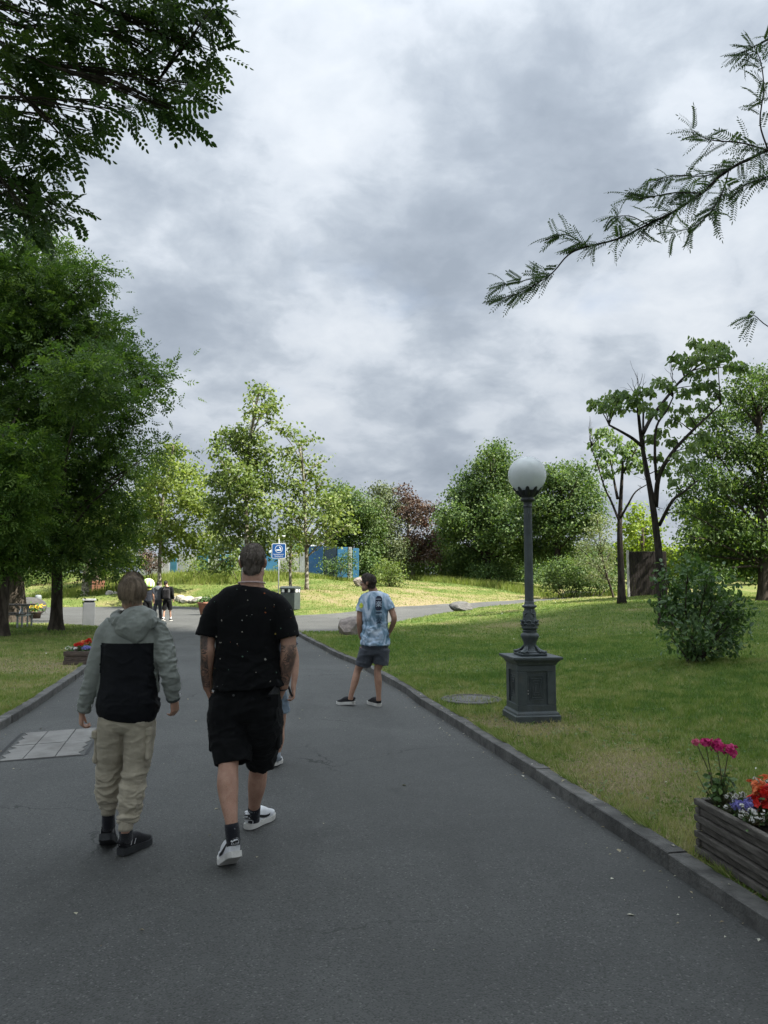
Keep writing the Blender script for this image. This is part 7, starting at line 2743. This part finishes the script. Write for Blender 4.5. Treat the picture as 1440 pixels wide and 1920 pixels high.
# ---- the boy in the two-tone jacket
def jacket_boy():
    D = 4.76
    base = np.array([-1.60, 4.76, 0.0])
    b = MB()
    A = head_axes(.30, .05, 0)
    hc = T_(248, 1117, D + .02)
    L = head(b, hc, A, .97)
    b.tube([T_(250, 1172, D), T_(251, 1150, D + .005), T_(250, 1130, D + .01)], [(.075, .065), (.056, .056), (.054, .056)], n=14, sub=2)
    b.tube([T_(238, 1345, D), T_(240, 1280, D), T_(243, 1215, D), T_(245, 1180, D)], [(.14, .10), (.135, .10), (.15, .10), (.12, .085)], n=16, sub=2)
    b.tube([T_(196, 1188, D), T_(180, 1258, D - .03), T_(158, 1322, D - .01), T_(154, 1336, D)], [.048, .042, .030, .026], n=10, sub=3)
    b.tube([T_(300, 1190, D), T_(317, 1255, D - .03), T_(324, 1302, D), T_(326, 1312, D + .01)], [.048, .042, .030, .026], n=10, sub=3)
    hand(b, T_(154, 1333, D), (-.08, .12, -.9), (.9, .45, 0), .92, -1, .92)
    hand(b, T_(325.5, 1308, D + .01), (.12, .10, -.95), (-.9, .4, 0), .92, 1, .80)
    b.tube([T_(217, 1345, D), T_(208, 1440, D + .04), T_(203, 1525, D + .05), T_(203, 1550, D + .06)], [(.075, .08), (.055, .055), (.028, .03), (.026, .03)], n=12, sub=3)
    b.tube([T_(262, 1345, D), T_(254, 1450, D), T_(237, 1545, D - .085), T_(235, 1562, D - .095)], [(.075, .08), (.055, .055), (.028, .03), (.026, .03)], n=12, sub=3)
    P, V, Q = body('boy walking in a sage and black hooded jacket and beige cargo trousers', b, .006, SKIN_B, base)
    eyes(P, L, A, .97)
    glasses(P, L, A, .97, BLK_L)
    hm = mat('straight_brown_hair', (.33, .25, .17), (.155, .115, .075), 46, .62, .5, 260, spec=.35, stretch=(1, 1, .22))
    hair(P, hc, A, .97, hm, lambda x, y, z: (z > -.026 + np.maximum(y + .03, 0) * .75) & (y < .105) & ((np.abs(x) < .083) | (z > -.01) | (y < -.02)), 11000, .034, .0022, bulge=1.15, top=.012, seed=8,
         flow=lambda l: np.stack([l[:, 0] * 2.0, -.35 + .0 * l[:, 1], -1.0 + .8 * (l[:, 2] > .10)], -1), wid=.0013, comb=.09)
    # jacket: sage shoulders and sleeves, black body
    SAGE = cloth('sage_nylon', (.235, .252, .226), (.195, .210, .188), rough=.62, bump=.15, bscale=300, sheen=.05)
    NAVY = cloth('black_nylon', (.0035, .0042, .0058), (.0048, .0056, .0078), rough=.7, bump=.2, bscale=300, sheen=.02)
    b = MB()
    b.tube([T_(249, 1160, D), T_(248, 1170, D), T_(246, 1190, D - .01), T_(245, 1225, D - .015), T_(243, 1270, D - .015), T_(240, 1305, D - .015), T_(239, 1325, D - .015), T_(238.5, 1341, D - .01)],
           [(.078, .073), (.130, .088), (.165, .112), (.166, .120), (.170, .124), (.183, .130), (.185, .130), (.170, .121)], n=24, sub=3, power=2.25, hollow=(.06, .014))
    lsl = [T_(215, 1172, D), T_(199, 1188, D), T_(187, 1225, D - .02), T_(178, 1258, D - .035), T_(167, 1295, D - .025), T_(160, 1322, D - .015), T_(157.5, 1331, D - .01)]
    rsl = [T_(284, 1172, D), T_(299, 1190, D), T_(308, 1225, D - .02), T_(317, 1258, D - .035), T_(322, 1285, D - .02), T_(324, 1303, D - .01), T_(325, 1310, D)]
    rad = [(.066, .062), (.063, .068), (.059, .064), (.055, .059), (.048, .051), (.043, .045), (.040, .041)]
    b.tube(lsl, rad, n=16, sub=3, hollow=(.03, .012))
    b.tube(rsl, rad, n=16, sub=3, hollow=(.03, .012))
    axl, axr = catmull(np.array(lsl), 6), catmull(np.array(rsl), 6)
    zy = T_(245, 1203, D)[2]
    def side(C):
        dl = np.min(np.linalg.norm(C[:, None] - axl[None, 6:], axis=-1), axis=1)
        dr = np.min(np.linalg.norm(C[:, None] - axr[None, 6:], axis=-1), axis=1)
        xl, xr = T_(196, 1250, D)[0], T_(294, 1250, D)[0]
        sleeve = ((dl < .086) & (C[:, 0] < xl)) | ((dr < .086) & (C[:, 0] > xr))
        yoke = C[:, 2] > zy - .020 * np.abs(C[:, 0] - base[0]) * 0
        return np.where(sleeve | yoke, 0, 1)
    def msk(V):
        ax = np.abs(V[:, 0] - base[0])
        return .35 + 1.2 * sstep(.15, .24, ax)
    garment(P, 'jacket', b, .0064, [SAGE, NAVY], .0095, (8, 8, 15), 6, 6, mask=msk, midx=side)
    # hood lying on the back, open at the neck
    b = MB()
    b.tube([T_(251, 1154, D - .02), T_(252, 1164, D - .06), T_(254, 1178, D - .10), T_(258, 1192, D - .115), T_(262, 1203, D - .12)], [(.078, .064), (.128, .085), (.115, .070), (.070, .045), (.022, .022)], n=22, sub=3, power=2.0)
    for q in (-1, 1):
        b.tube([T_(251, 1168, D - .10) + (q * .085, .0, 0), T_(251, 1160, D - .01) + (q * .112, 0, 0), T_(251, 1152, D + .04) + (q * .095, 0, .01), T_(251, 1158, D + .09) + (q * .055, 0, 0)], [(.045, .040), (.036, .032), (.028, .026), (.018, .018)], n=12, sub=3)
    garment(P, 'hood', b, .0062, SAGE, .0065, (9, 9, 15), 16, 2)
    b = MB()
    b.tube([T_(249, 1166, D), T_(250, 1152, D + .002), T_(250, 1143, D + .005)], [(.072, .070), (.066, .064), (.063, .062)], n=18, sub=2, hollow=(.02, .006))
    b.build('collar', NAVY, P, smooth=True)
    for pts, nm in ((lsl, 0), (rsl, 1)):
        b = MB()
        b.tube([pts[-1] * .6 + pts[-2] * .4, pts[-1] + (pts[-1] - pts[-2]) * .25], [(.045, .046), (.040, .041)], n=16, sub=2)
        o = b.build('cuff', SAGE if nm == 0 else cloth('dark_sage_nylon', (.045, .055, .05), (.035, .042, .04), rough=.6), P, smooth=True)
        b = MB()
        c0 = pts[-2] + (( .047 if nm else .045), -.01, .0)
        b.ellipsoid(c0, (.004, .010, .012), n=8, m=6)
        b.build('cuff_tab', TABW, o)
    b = MB()
    b.tube([T_(239, 1326, D - .012), T_(239, 1337, D - .012), T_(238.5, 1343, D - .01)], [(.181, .128), (.177, .125), (.168, .119)], n=28, sub=2, power=2.25)
    b.build('waistband', NAVY, P, smooth=True)
    # trousers
    KH = cloth('beige_twill', (.42, .375, .285), (.33, .295, .222), bscale=300, sheen=.1, scale=7)
    b = MB()
    b.tube([T_(239, 1318, D), T_(239, 1343, D), T_(239, 1360, D), T_(239, 1372, D)], [(.160, .11), (.166, .122), (.155, .12), (.11, .08)], n=22, sub=3, power=2.3)
    ll = [T_(214, 1330, D), T_(214, 1352, D), T_(209, 1392, D + .01), T_(206, 1425, D + .03), T_(204, 1465, D + .04), T_(203, 1500, D + .05), T_(203, 1514, D + .05)]
    rl_ = [T_(263, 1330, D), T_(263, 1352, D), T_(261, 1392, D), T_(257, 1425, D), T_(250, 1465, D - .03), T_(243, 1510, D - .07), T_(238, 1541, D - .09)]
    b.tube(ll, [(.080, .11), (.090, .118), (.089, .105), (.080, .085), (.072, .076), (.070, .072), (.052, .055)], n=18, sub=3)
    b.tube(rl_, [(.080, .11), (.090, .118), (.089, .105), (.080, .085), (.074, .078), (.068, .070), (.052, .055)], n=18, sub=3)
    def pm(V):
        return .5 + 1.5 * sstep(.62, .30, V[:, 2])
    o, V, Q = garment(P, 'trousers', b, .006, KH, .0095, (5, 5, 17), 9, 8, mask=pm)
    for pts, r in (([T_(203, 1509, D + .05), T_(203, 1527, D + .055)], .043), ([T_(238, 1536, D - .09), T_(235, 1556, D - .095)], .043)):
        b = MB()
        P0_, P1_ = pts
        n = 40
        ph = np.linspace(0, 2 * np.pi, n, endpoint=False)
        rings = []
        for t in np.linspace(0, 1, 5):
            rr = r * (1 + .04 * np.cos(ph * 16)) * (1 - .06 * t)
            c = P0_ * (1 - t) + P1_ * t
            rings.append(np.stack([c[0] + rr * np.cos(ph), c[1] + rr * np.sin(ph), np.full(n, c[2])], -1))
        b.ring_loft(rings)
        b.build('cuff', KH, P, smooth=True)
    for c0, rz, sz_ in ((T_(279, 1393, D - .01), .25, (.032, .15, .18)), (T_(188, 1398, D + .02), -.1, (.028, .15, .18))):
        b = MB()
        b.box(c0, sz_, rotz=rz, bev=.012)
        Vp, Qp = solid(b, .006, 3)
        o2 = mk('cargo_pocket', wrinkle(Vp, Qp, .009, (11, 11, 14), 4), [Qp], KH, P, smooth=True)
        b = MB()
        b.box(c0 + (.004 * np.sign(rz), -.004, .078), (sz_[0] + .012, sz_[1] + .012, .052), rotz=rz, bev=.008)
        Vp, Qp = solid(b, .006, 2)
        mk('pocket_flap', wrinkle(Vp, Qp, .004, (12, 12, 12), 7), [Qp], KH, o2, smooth=True)
    SK = cloth('black_sock', (.009, .010, .014))
    for pts in ([T_(203, 1512, D + .055), T_(203, 1538, D + .06), T_(204, 1552, D + .07)], [T_(236, 1540, D - .09), T_(236, 1558, D - .02), T_(237, 1574, D + .05)]):
        b = MB()
        b.tube(pts, [(.036, .038), (.037, .044), (.038, .047)], n=14, sub=2)
        b.build('sock', SK, P, smooth=True)
    SU = mat('black_mesh_shoe', (.010, .010, .012), (.016, .016, .018), 60, .75, .5, 260)
    shoe(P, (-1.735, 5.03, 0), unit(np.array([.22, -.97])), .275, .42, .004, 1, SU, SOLE_D, style='chunky', mats2=(BLK_L, TABW))
    shoe(P, (-1.485, 5.01, 0), unit(np.array([-.33, -.94])), .27, .05, 0, 1, SU, SOLE_D, style='chunky', mats2=(BLK_L, TABW))


jacket_boy()


# ---- the boy in the tie-dyed shirt
def tie_dye_mat():
    m = bpy.data.materials.new('blue_tie_dye')
    m.use_nodes = True
    nt = NT(m.node_tree)
    tc = nt.add('ShaderNodeTexCoord').outputs['Object']
    v = nt.vec('MULTIPLY', tc, (1.0, 1.0, .55))
    n = nt.noise(v, 6.5, 3.0, .5, 1.3)
    col = nt.ramp(n, [(.36, (.085, .155, .21)), (.47, (.17, .27, .36)), (.54, (.36, .46, .58)), (.64, (.54, .62, .71))])
    p = nt.add('ShaderNodeBsdfPrincipled', Base_Color=col, Roughness=.85)
    p.inputs['Specular IOR Level'].default_value = .2
    nt.set(p.inputs['Normal'], nt.add('ShaderNodeBump', Strength=.2, Distance=.004, Height=nt.noise(tc, 300.0, 3.0)))
    nt.add('ShaderNodeOutputMaterial', Surface=p)
    return m


def tie_dye_boy():
    D = 10.25
    base = np.array([-.20, 10.25, 0.0])
    b = MB()
    A = head_axes(1.15, .02, 0)
    hc = T_(690.5, 1094, D)
    L = head(b, hc, A, .98)
    b.tube([T_(703, 1116, D), T_(700, 1108, D), T_(696, 1098, D)], [(.085, .075), (.058, .058), (.055, .057)], n=14, sub=2)
    b.tube([T_(703, 1215, D), T_(704, 1185, D), T_(704, 1150, D), T_(703, 1122, D)], [(.135, .10), (.13, .10), (.15, .10), (.12, .08)], n=16, sub=2)
    b.tube([T_(681, 1124, D), T_(675, 1150, D - .02), T_(674, 1165, D - .04), T_(675, 1182, D), T_(677, 1196, D + .06)], [.048, .042, .039, .034, .027], n=12, sub=3)
    b.tube([T_(727, 1124, D), T_(735, 1146, D - .03), T_(739, 1160, D - .05), T_(736, 1172, D), T_(731, 1184, D + .07)], [.048, .042, .039, .034, .027], n=12, sub=3)
    hand(b, T_(677, 1196, D + .06), (.15, .25, -.95), (.9, .2, 0), .95, -1, .3)
    hand(b, T_(731, 1184, D + .07), (-.25, .3, -.9), (-.9, .2, 0), .95, 1, .3)
    b.tube([T_(686, 1215, D), T_(680, 1238, D + .03), T_(671, 1256, D + .05), T_(666, 1276, D + .02), T_(659, 1300, D), T_(657, 1312, D)], [(.080, .085), (.07, .075), (.048, .05), (.050, .053), (.034, .037), (.034, .04)], n=12, sub=3)
    b.tube([T_(716, 1215, D), T_(713, 1238, D), T_(708, 1256, D), T_(709, 1276, D - .02), T_(710, 1302, D - .02), T_(710, 1314, D - .02)], [(.080, .085), (.07, .075), (.048, .05), (.050, .053), (.034, .037), (.034, .04)], n=12, sub=3)
    P, V, Q = body('boy in glasses and a pale blue tie-dyed T-shirt with grey shorts, looking aside', b, .007, SKIN_T, base)
    eyes(P, L, A, .98)
    glasses(P, L, A, .98, BLK_L)
    hm = mat('dark_brown_hair', (.060, .045, .034), (.026, .019, .014), 50, .6, .5, 260, spec=.35, stretch=(1, 1, .3))
    hair(P, hc, A, .98, hm, lambda x, y, z: (z > -.055 + np.maximum(y + .02, 0) * 1.15) & (y < .112) & ((np.abs(x) < .068) | (z > .022) | (y < -.035)), 5000, .024, .0028, bulge=1.08, top=.010, vox=.007, seed=4,
         flow=lambda l: np.stack([l[:, 0] * 1.5, .7 - 1.2 * (l[:, 2] < .05), .1 - .9 * (l[:, 2] < .06)], -1), wid=.0018, comb=.12)
    b = MB()
    b.tube([T_(703, 1108, D), T_(703, 1112, D), T_(703, 1120, D), T_(703, 1140, D - .01), T_(703, 1170, D - .01), T_(703, 1195, D - .01), T_(703, 1209, D - .01)],
           [(.07, .068), (.125, .085), (.165, .105), (.176, .122), (.172, .126), (.185, .135), (.190, .140)], n=26, sub=3, power=2.2, hollow=(.06, .018))
    b.tube([T_(690, 1118, D), T_(683, 1121, D), T_(678, 1134, D - .01), T_(675, 1147.5, D - .02)], [(.05, .055), (.056, .062), (.060, .066), (.062, .068)], n=16, sub=3, hollow=(.05, .016))
    b.tube([T_(716, 1118, D), T_(723, 1121, D), T_(729, 1133, D - .01), T_(733, 1143, D - .02)], [(.05, .055), (.056, .062), (.060, .066), (.060, .068)], n=16, sub=3, hollow=(.05, .016))
    o, V, Q = garment(P, 'shirt', b, .0085, tie_dye_mat(), .013, (5, 5, 8), 21, 8, mask=lambda V: (.45 + .9 * sstep(1.25, .95, V[:, 2])) * (1 - .75 * np.exp(-((V[:, 0] + .075) / .10) ** 2) * (V[:, 2] > 1.05)))
    bv = BVHTree.FromPolygons([Vector(v) for v in V], [tuple(q) for q in Q])
    INK = mat('navy_print', (.018, .024, .045), (.022, .028, .05), 30, .8)
    PALE = mat('pale_print', (.55, .62, .70), (.48, .56, .64), 30, .8)
    k = D / FPX
    def place(px, py):
        c = T_(px, py, D - .6)
        return lambda u, v: (c[0] + u + .03 * v, c[1], c[2] + v)
    # long badge with cut corners and the two characters reversed out, small line of writing, then the characters again in dark
    w, h = 12 * k, 27 * k
    Vg, Qg = grid_shape(lambda u, v: (np.abs(u) < w / 2 * np.where(np.abs(v) > h * .44, .55, np.where(np.abs(v) > h * .38, .85, 1))), -w / 2, w / 2, -h / 2, h / 2, 15, 31)
    mk('badge_print', decal(Vg, Qg, place(709.5, 1133), bv, (0, 1, 0), .007), [Qg], INK, o)
    for ch, size, px, py, m in (('一', 10.5, 708.7, 1126, PALE), ('楽', 11.5, 709.6, 1135.5, PALE), ('一', 11.5, 710.5, 1161.5, INK), ('楽', 13, 710.8, 1169, INK)):
        tv, tf = text_mesh(ch, size * k)
        if len(tv):
            mk('lettering_print', decal(tv, tf, place(px, py), bv, (0, 1, 0), .014), [tf], m, o)
    for q in range(6):
        Vg, Qg = grid_shape(lambda u, v: u < 9, -.75 * k, .75 * k, -1.1 * k, 1.1 * k, 2, 3)
        mk('small_print', decal(Vg, Qg, place(705.5 + 1.8 * q, 1151.5), bv, (0, 1, 0), .010), [Qg], INK, o)
    for py in (1148, 1155.5):
        Vg, Qg = grid_shape(lambda u, v: u < 9, -6 * k, 6 * k, -.35 * k, .35 * k, 12, 2)
        mk('line_print', decal(Vg, Qg, place(710, py), bv, (0, 1, 0), .010), [Qg], PALE, o)
    Vg, Qg = grid_shape(lambda u, v: (np.abs(u) + np.abs(v) * .4 < 3.6 * k) | (np.abs(v) < 2 * k), -3.6 * k, 3.6 * k, -5 * k, 5 * k, 9, 12)
    mk('sleeve_print', decal(Vg, Qg, place(675, 1138), bv, (0, 1, 0), .006), [Qg], mat('acid_yellow_print', (.55, .60, .06), (.48, .54, .10), 30, .8), o)
    b = MB()
    b.tube([T_(703, 1200, D), T_(703, 1215, D), T_(702, 1224, D), T_(702, 1228, D)], [(.165, .12), (.172, .13), (.165, .13), (.13, .11)], n=22, sub=3, power=2.3)
    b.tube([T_(688, 1216, D), T_(684.5, 1232, D + .02), T_(681, 1247.5, D + .04)], [(.098, .115), (.104, .115), (.105, .112)], n=18, sub=3, hollow=(.06, .016))
    b.tube([T_(717, 1216, D), T_(715, 1232, D), T_(713, 1246, D)], [(.098, .115), (.104, .115), (.105, .112)], n=18, sub=3, hollow=(.06, .016))
    garment(P, 'shorts', b, .0085, cloth('slate_twill', (.070, .078, .092), (.052, .058, .07), bscale=300), .008, (5, 5, 7), 31, 8)
    SU = mat('black_mesh_shoe', (.010, .010, .012))
    SW = SOLE_W
    shoe(P, (-.625, 10.48, 0), unit(np.array([.86, -.5])), .27, .10, 0, 1, SU, SW, style='chunky')
    shoe(P, (-.20, 10.52, 0), unit(np.array([.50, -.86])), .285, .0, 0, 1, SU, SW, style='chunky')


tie_dye_boy()


# ---- the child almost hidden behind the man
def hidden_child():
    D = 7.0
    base = np.array([-.98, 7.0, 0.0])
    b = MB()
    A = head_axes(.0)
    hc = T_(500, 1146, D)
    L = head(b, hc, A, .95)
    b.tube([T_(503, 1180, D), T_(502, 1168, D), T_(501, 1156, D)], [(.07, .06), (.05, .05), (.05, .05)], n=12, sub=2)
    b.tube([T_(503, 1290, D), T_(504, 1250, D), T_(505, 1215, D), T_(504, 1186, D)], [(.12, .09), (.12, .09), (.13, .09), (.10, .07)], n=14, sub=2)
    b.tube([T_(536, 1190, D), T_(549, 1215, D), T_(554, 1238, D), T_(553, 1265, D - .03), T_(550, 1288, D - .06), T_(551, 1294, D - .06)], [.042, .038, .034, .031, .024, .022], n=10, sub=3)
    hand(b, T_(551, 1293, D - .06), (-.05, -.1, -.95), (-.8, -.3, 0), .85, 1, .9)
    b.tube([T_(474, 1190, D), T_(461, 1215, D), T_(457, 1240, D), T_(460, 1288, D + .04)], [.042, .038, .034, .024], n=10, sub=3)
    hand(b, T_(460, 1290, D + .04), (.02, .1, -.95), (.9, 0, 0), .85, -1, .6)
    b.tube([T_(521, 1290, D), T_(526, 1340, D), T_(524, 1365, D), T_(523, 1388, D), T_(519, 1412, D), T_(519, 1424, D)], [(.068, .07), (.052, .054), (.046, .047), (.048, .05), (.031, .034), (.031, .036)], n=12, sub=3)
    b.tube([T_(489, 1290, D), T_(488, 1340, D + .12), T_(488, 1385, D + .2), T_(488, 1402, D + .2)], [(.068, .07), (.052, .054), (.034, .036), (.03, .034)], n=12, sub=3)
    P, V, Q = body('child mostly hidden beyond the man in black, one arm and white trainer showing', b, .008, SKIN_B, base)
    hm = mat('straight_brown_hair', (.125, .092, .062))
    hair(P, hc, A, .95, hm, lambda x, y, z: (z > -.05 + np.maximum(y + .0, 0) * 1.1) & (y < .10), 900, .04, .006, bulge=1.1, vox=.009)
    b = MB()
    b.tube([T_(503, 1176, D), T_(503, 1182, D), T_(503, 1200, D), T_(503, 1240, D), T_(503, 1275, D), T_(503, 1292, D)], [(.06, .06), (.11, .08), (.14, .10), (.14, .11), (.145, .115), (.15, .12)], n=20, sub=2, hollow=(.05, .016))
    b.tube([T_(525, 1184, D), T_(538, 1193, D), T_(548, 1213, D)], [(.055, .055), (.056, .058), (.060, .060)], n=14, sub=2, hollow=(.04, .016))
    b.tube([T_(484, 1184, D), T_(472, 1193, D), T_(462, 1213, D)], [(.055, .055), (.056, .058), (.060, .060)], n=14, sub=2, hollow=(.04, .016))
    garment(P, 'shirt', b, .009, cloth('slate_blue_cotton', (.085, .095, .125), (.065, .072, .10)), .007, (6, 6, 9), 5, 2)
    b = MB()
    b.tube([T_(504, 1280, D), T_(504, 1300, D), T_(504, 1312, D)], [(.14, .11), (.145, .115), (.12, .10)], n=18, sub=2)
    b.tube([T_(521, 1298, D), T_(526, 1320, D), T_(529, 1337, D)], [(.078, .09), (.076, .085), (.072, .08)], n=16, sub=2, hollow=(.05, .016))
    b.tube([T_(488, 1298, D), T_(487, 1320, D + .05), T_(487, 1337, D + .09)], [(.078, .09), (.076, .085), (.072, .08)], n=16, sub=2, hollow=(.05, .016))
    garment(P, 'shorts', b, .009, cloth('washed_denim', (.22, .28, .33), (.15, .20, .25), bscale=260), .006, (7, 7, 9), 8, 2)
    b = MB()
    b.tube([T_(519, 1410, D), T_(519, 1426, D)], [(.036, .04), (.036, .042)], n=12)
    b.build('sock', cloth('grey_sock', (.30, .33, .36), (.25, .28, .31)), P, smooth=True)
    shoe(P, (-.955, 7.19, 0), unit(np.array([-.10, -.99])), .25, .10, 0, 1, WHITE_L, SOLE_W, mats2=(BLK_L, TABW))
    shoe(P, (-1.13, 7.42, 0), unit(np.array([.0, -1])), .25, 0, 0, 1, WHITE_L, SOLE_W, mats2=(BLK_L, TABW))
    b = MB()
    b.tube([T_(534, 1280, D - .12), T_(541, 1288, D - .14), T_(545, 1300, D - .12), T_(549, 1306, D - .08)], [(.010, .004)] * 4, n=8, sub=3)
    o = b.build('wrist_strap', BLK_L, P, smooth=True)


hidden_child()


# ---- walkers far down the road
def far_walker(label, px, D, hgt, top_m, leg_m, skin, hair_m, foot_m, shorts, stride=.14, yaw=0.0, hood=False, pack=None, sock=False, hat=None, scarf=None, lean=0.0, group='walkers far down the road'):
    c = at(px, 1160, D)
    c[2] = 0.0
    s = hgt / 1.72
    cz, sz = math.cos(yaw), math.sin(yaw)
    Rz = np.array([[cz, sz, 0], [-sz, cz, 0], [0, 0, 1]])
    def W(*p):
        return (np.array(p, float) * s) @ Rz + c
    def WW(lst):
        return [W(*p) for p in lst]
    b = MB()
    A = head_axes(yaw)
    hc = W(lean, .02, 1.60)
    L = head(b, hc, A, s)
    b.tube(WW([(0, 0, 1.42), (lean * .5, .0, 1.5), (lean, .01, 1.56)]), [.075 * s, .055 * s, .055 * s], n=10)
    b.tube(WW([(0, 0, .90), (0, 0, 1.15), (0, 0, 1.38), (0, 0, 1.45)]), [(.14 * s, .10 * s), (.13 * s, .10 * s), (.16 * s, .10 * s), (.09 * s, .07 * s)], n=14, sub=2)
    for q in (-1, 1):
        b.tube(WW([(q * .18, 0, 1.40), (q * .23, -.03, 1.14), (q * .23, .05 * q + .05, .92)]), [.045 * s, .04 * s, .028 * s], n=8, sub=2)
        hand(b, W(q * .23, .05 * q + .06, .90), (0, .1, -1), (-q, 0, 0), s, q, .6)
        b.tube(WW([(q * .09, 0, .9), (q * .10, q * stride * .4, .5), (q * .10, q * stride, .10)]), [.075 * s, .05 * s, .035 * s], n=10, sub=2)
    P, V, Q = body(label, b, .016, skin, c, group)
    hair(P, hc, A, s, hair_m, lambda x, y, z: (z > -.04 + np.maximum(y, 0) * 1.1), 260, .03, .008, bulge=1.08, vox=.016, wid=.006)
    b = MB()
    b.tube(WW([(0, 0, 1.47), (0, 0, 1.42), (0, 0, 1.30), (0, 0, 1.10), (0, 0, .90)]), [(.09 * s, .08 * s), (.17 * s, .10 * s), (.19 * s, .125 * s), (.18 * s, .13 * s), (.185 * s, .135 * s)], n=18, sub=2)
    for q in (-1, 1):
        pts = WW([(q * .12, 0, 1.42), (q * .19, 0, 1.38), (q * .235, -.03, 1.14), (q * .235, .05 * q + .04, .95)])
        if shorts and not hood and not pack:
            pts = pts[:2] + [W(q * .225, -.01, 1.2)]
        b.tube(pts, np.linspace(.075, .055, len(pts)) * s, n=12, sub=2)
    if hood:
        b.tube(WW([(0, -.02, 1.50), (0, -.08, 1.44), (0, -.11, 1.36), (0, -.10, 1.30)]), [(.10 * s, .07 * s), (.13 * s, .07 * s), (.09 * s, .05 * s), (.03 * s, .03 * s)], n=12, sub=2)
    garment(P, 'top', b, .017, top_m, .008, (5, 5, 8), int(px), 2)
    b = MB()
    b.tube(WW([(0, 0, .98), (0, 0, .90), (0, 0, .82)]), [(.155 * s, .11 * s), (.165 * s, .12 * s), (.14 * s, .11 * s)], n=16, sub=2)
    for q in (-1, 1):
        end = (q * .10, q * stride * .45, .48) if shorts else (q * .10, q * stride, .10)
        b.tube(WW([(q * .085, 0, .88), (q * .10, q * stride * .35, .62 if shorts else .5), end]), [(.10 * s, .115 * s), (.10 * s, .11 * s) if shorts else (.075 * s, .08 * s), (.10 * s, .10 * s) if shorts else (.065 * s, .07 * s)], n=14, sub=2)
    garment(P, 'shorts' if shorts else 'trousers', b, .017, leg_m, .006, (5, 5, 9), int(px) + 1, 2)
    for q in (-1, 1):
        f = W(q * .10, q * stride + .17, 0)
        hd = (np.array([0, -1, 0]) @ Rz)
        if sock:
            b = MB()
            b.tube(WW([(q * .10, q * stride, .06), (q * .10, q * stride, .17)]), [.042 * s, .042 * s], n=10)
            b.build('sock', TABW, P, smooth=True)
        shoe(P, f, hd[:2], .27 * s, .0 if q > 0 else .25, 0, 1, foot_m, SOLE_W, style='plain')
    if pack is not None:
        b = MB()
        b.box(W(.02, -.20, 1.16), np.array((.30, .17, .46)) * s, bev=.05 * s, axes=Rz)
        Vp, Qp = solid(b, .017, 4)
        o = mk('backpack', Vp, [Qp], pack, P, smooth=True)
        b = MB()
        for q in (-1, 1):
            b.tube(WW([(q * .12, -.14, 1.36), (q * .12, -.02, 1.47), (q * .12, .12, 1.38), (q * .13, .13, 1.2)]), [(.025 * s, .012 * s)] * 4, n=8, sub=2)
        b.build('strap', pack, o, smooth=True)
    if hat is not None:
        b = MB()
        n = 40
        ph = np.linspace(0, 2 * np.pi, n, endpoint=False)
        for q in range(0, n, 4):
            pass
        m1, m2 = hat
        rings = []
        for t in np.linspace(0, math.pi * .62, 14):
            r = .26 * s * math.sin(t) * (1 + .03 * np.cos(ph * 10))
            cc = W(lean, .0, 1.62 + .0)
            rings.append(np.stack([cc[0] + r * np.cos(ph), cc[1] + r * np.sin(ph), np.full(n, cc[2] + .25 * s * math.cos(t))], -1))
        V = np.array(rings).reshape(-1, 3)
        i, j = np.arange(13)[:, None], np.arange(n)[None]
        Qh = np.stack([i * n + j, (i + 1) * n + j, (i + 1) * n + (j + 1) % n, i * n + (j + 1) % n], -1).reshape(-1, 4)
        mi = (np.tile(np.arange(n) // 2 % 2, 13))
        mk('hat', V, [Qh], [m1, m2], P, smooth=True, midx=mi)
    if scarf is not None:
        b = MB()
        b.tube([W(.0, 0, 1.44) + (.13 * s * math.cos(a), .11 * s * math.sin(a), .02 * math.sin(a)) for a in np.linspace(0, 2 * np.pi, 15)], .05 * s, n=8, cap=False)
        b.build('scarf', scarf, P, smooth=True)


DKHAIR = mat('black_brown_hair', (.020, .016, .013), (.012, .010, .008), 50, .6)
far_walker('distant walker in a grey hooded top and dark jeans beside the black backpack', 295, 32.4, 1.63, cloth('grey_marl', (.12, .13, .145), (.085, .092, .105)), cloth('dark_jeans', (.055, .060, .072), (.038, .042, .052)), SKIN_B, DKHAIR, BLK_L, False, .16, .0, hood=True)
far_walker('distant walker in black shorts and white socks carrying a black backpack', 313, 32.2, 1.66, BLACKC, BLACKC, SKIN_B, DKHAIR, BLK_L, True, .16, -.1, pack=cloth('black_canvas', (.014, .013, .015), (.01, .01, .011)), sock=True, lean=-.10)
far_walker('distant walker in a round green and white striped hat and yellow scarf', 276, 30.5, 1.62, cloth('dark_navy_cotton', (.02, .024, .032), (.014, .017, .024)), BLACKC, SKIN_T, DKHAIR, BLK_L, True, .12, .1,
           hat=(mat('lime_cloth', (.34, .62, .12), (.30, .56, .10), 9, .8), mat('pale_lime_cloth', (.72, .82, .55), (.66, .76, .5), 9, .8)), scarf=mat('yellow_cloth', (.72, .70, .16), (.62, .60, .12), 9, .8))
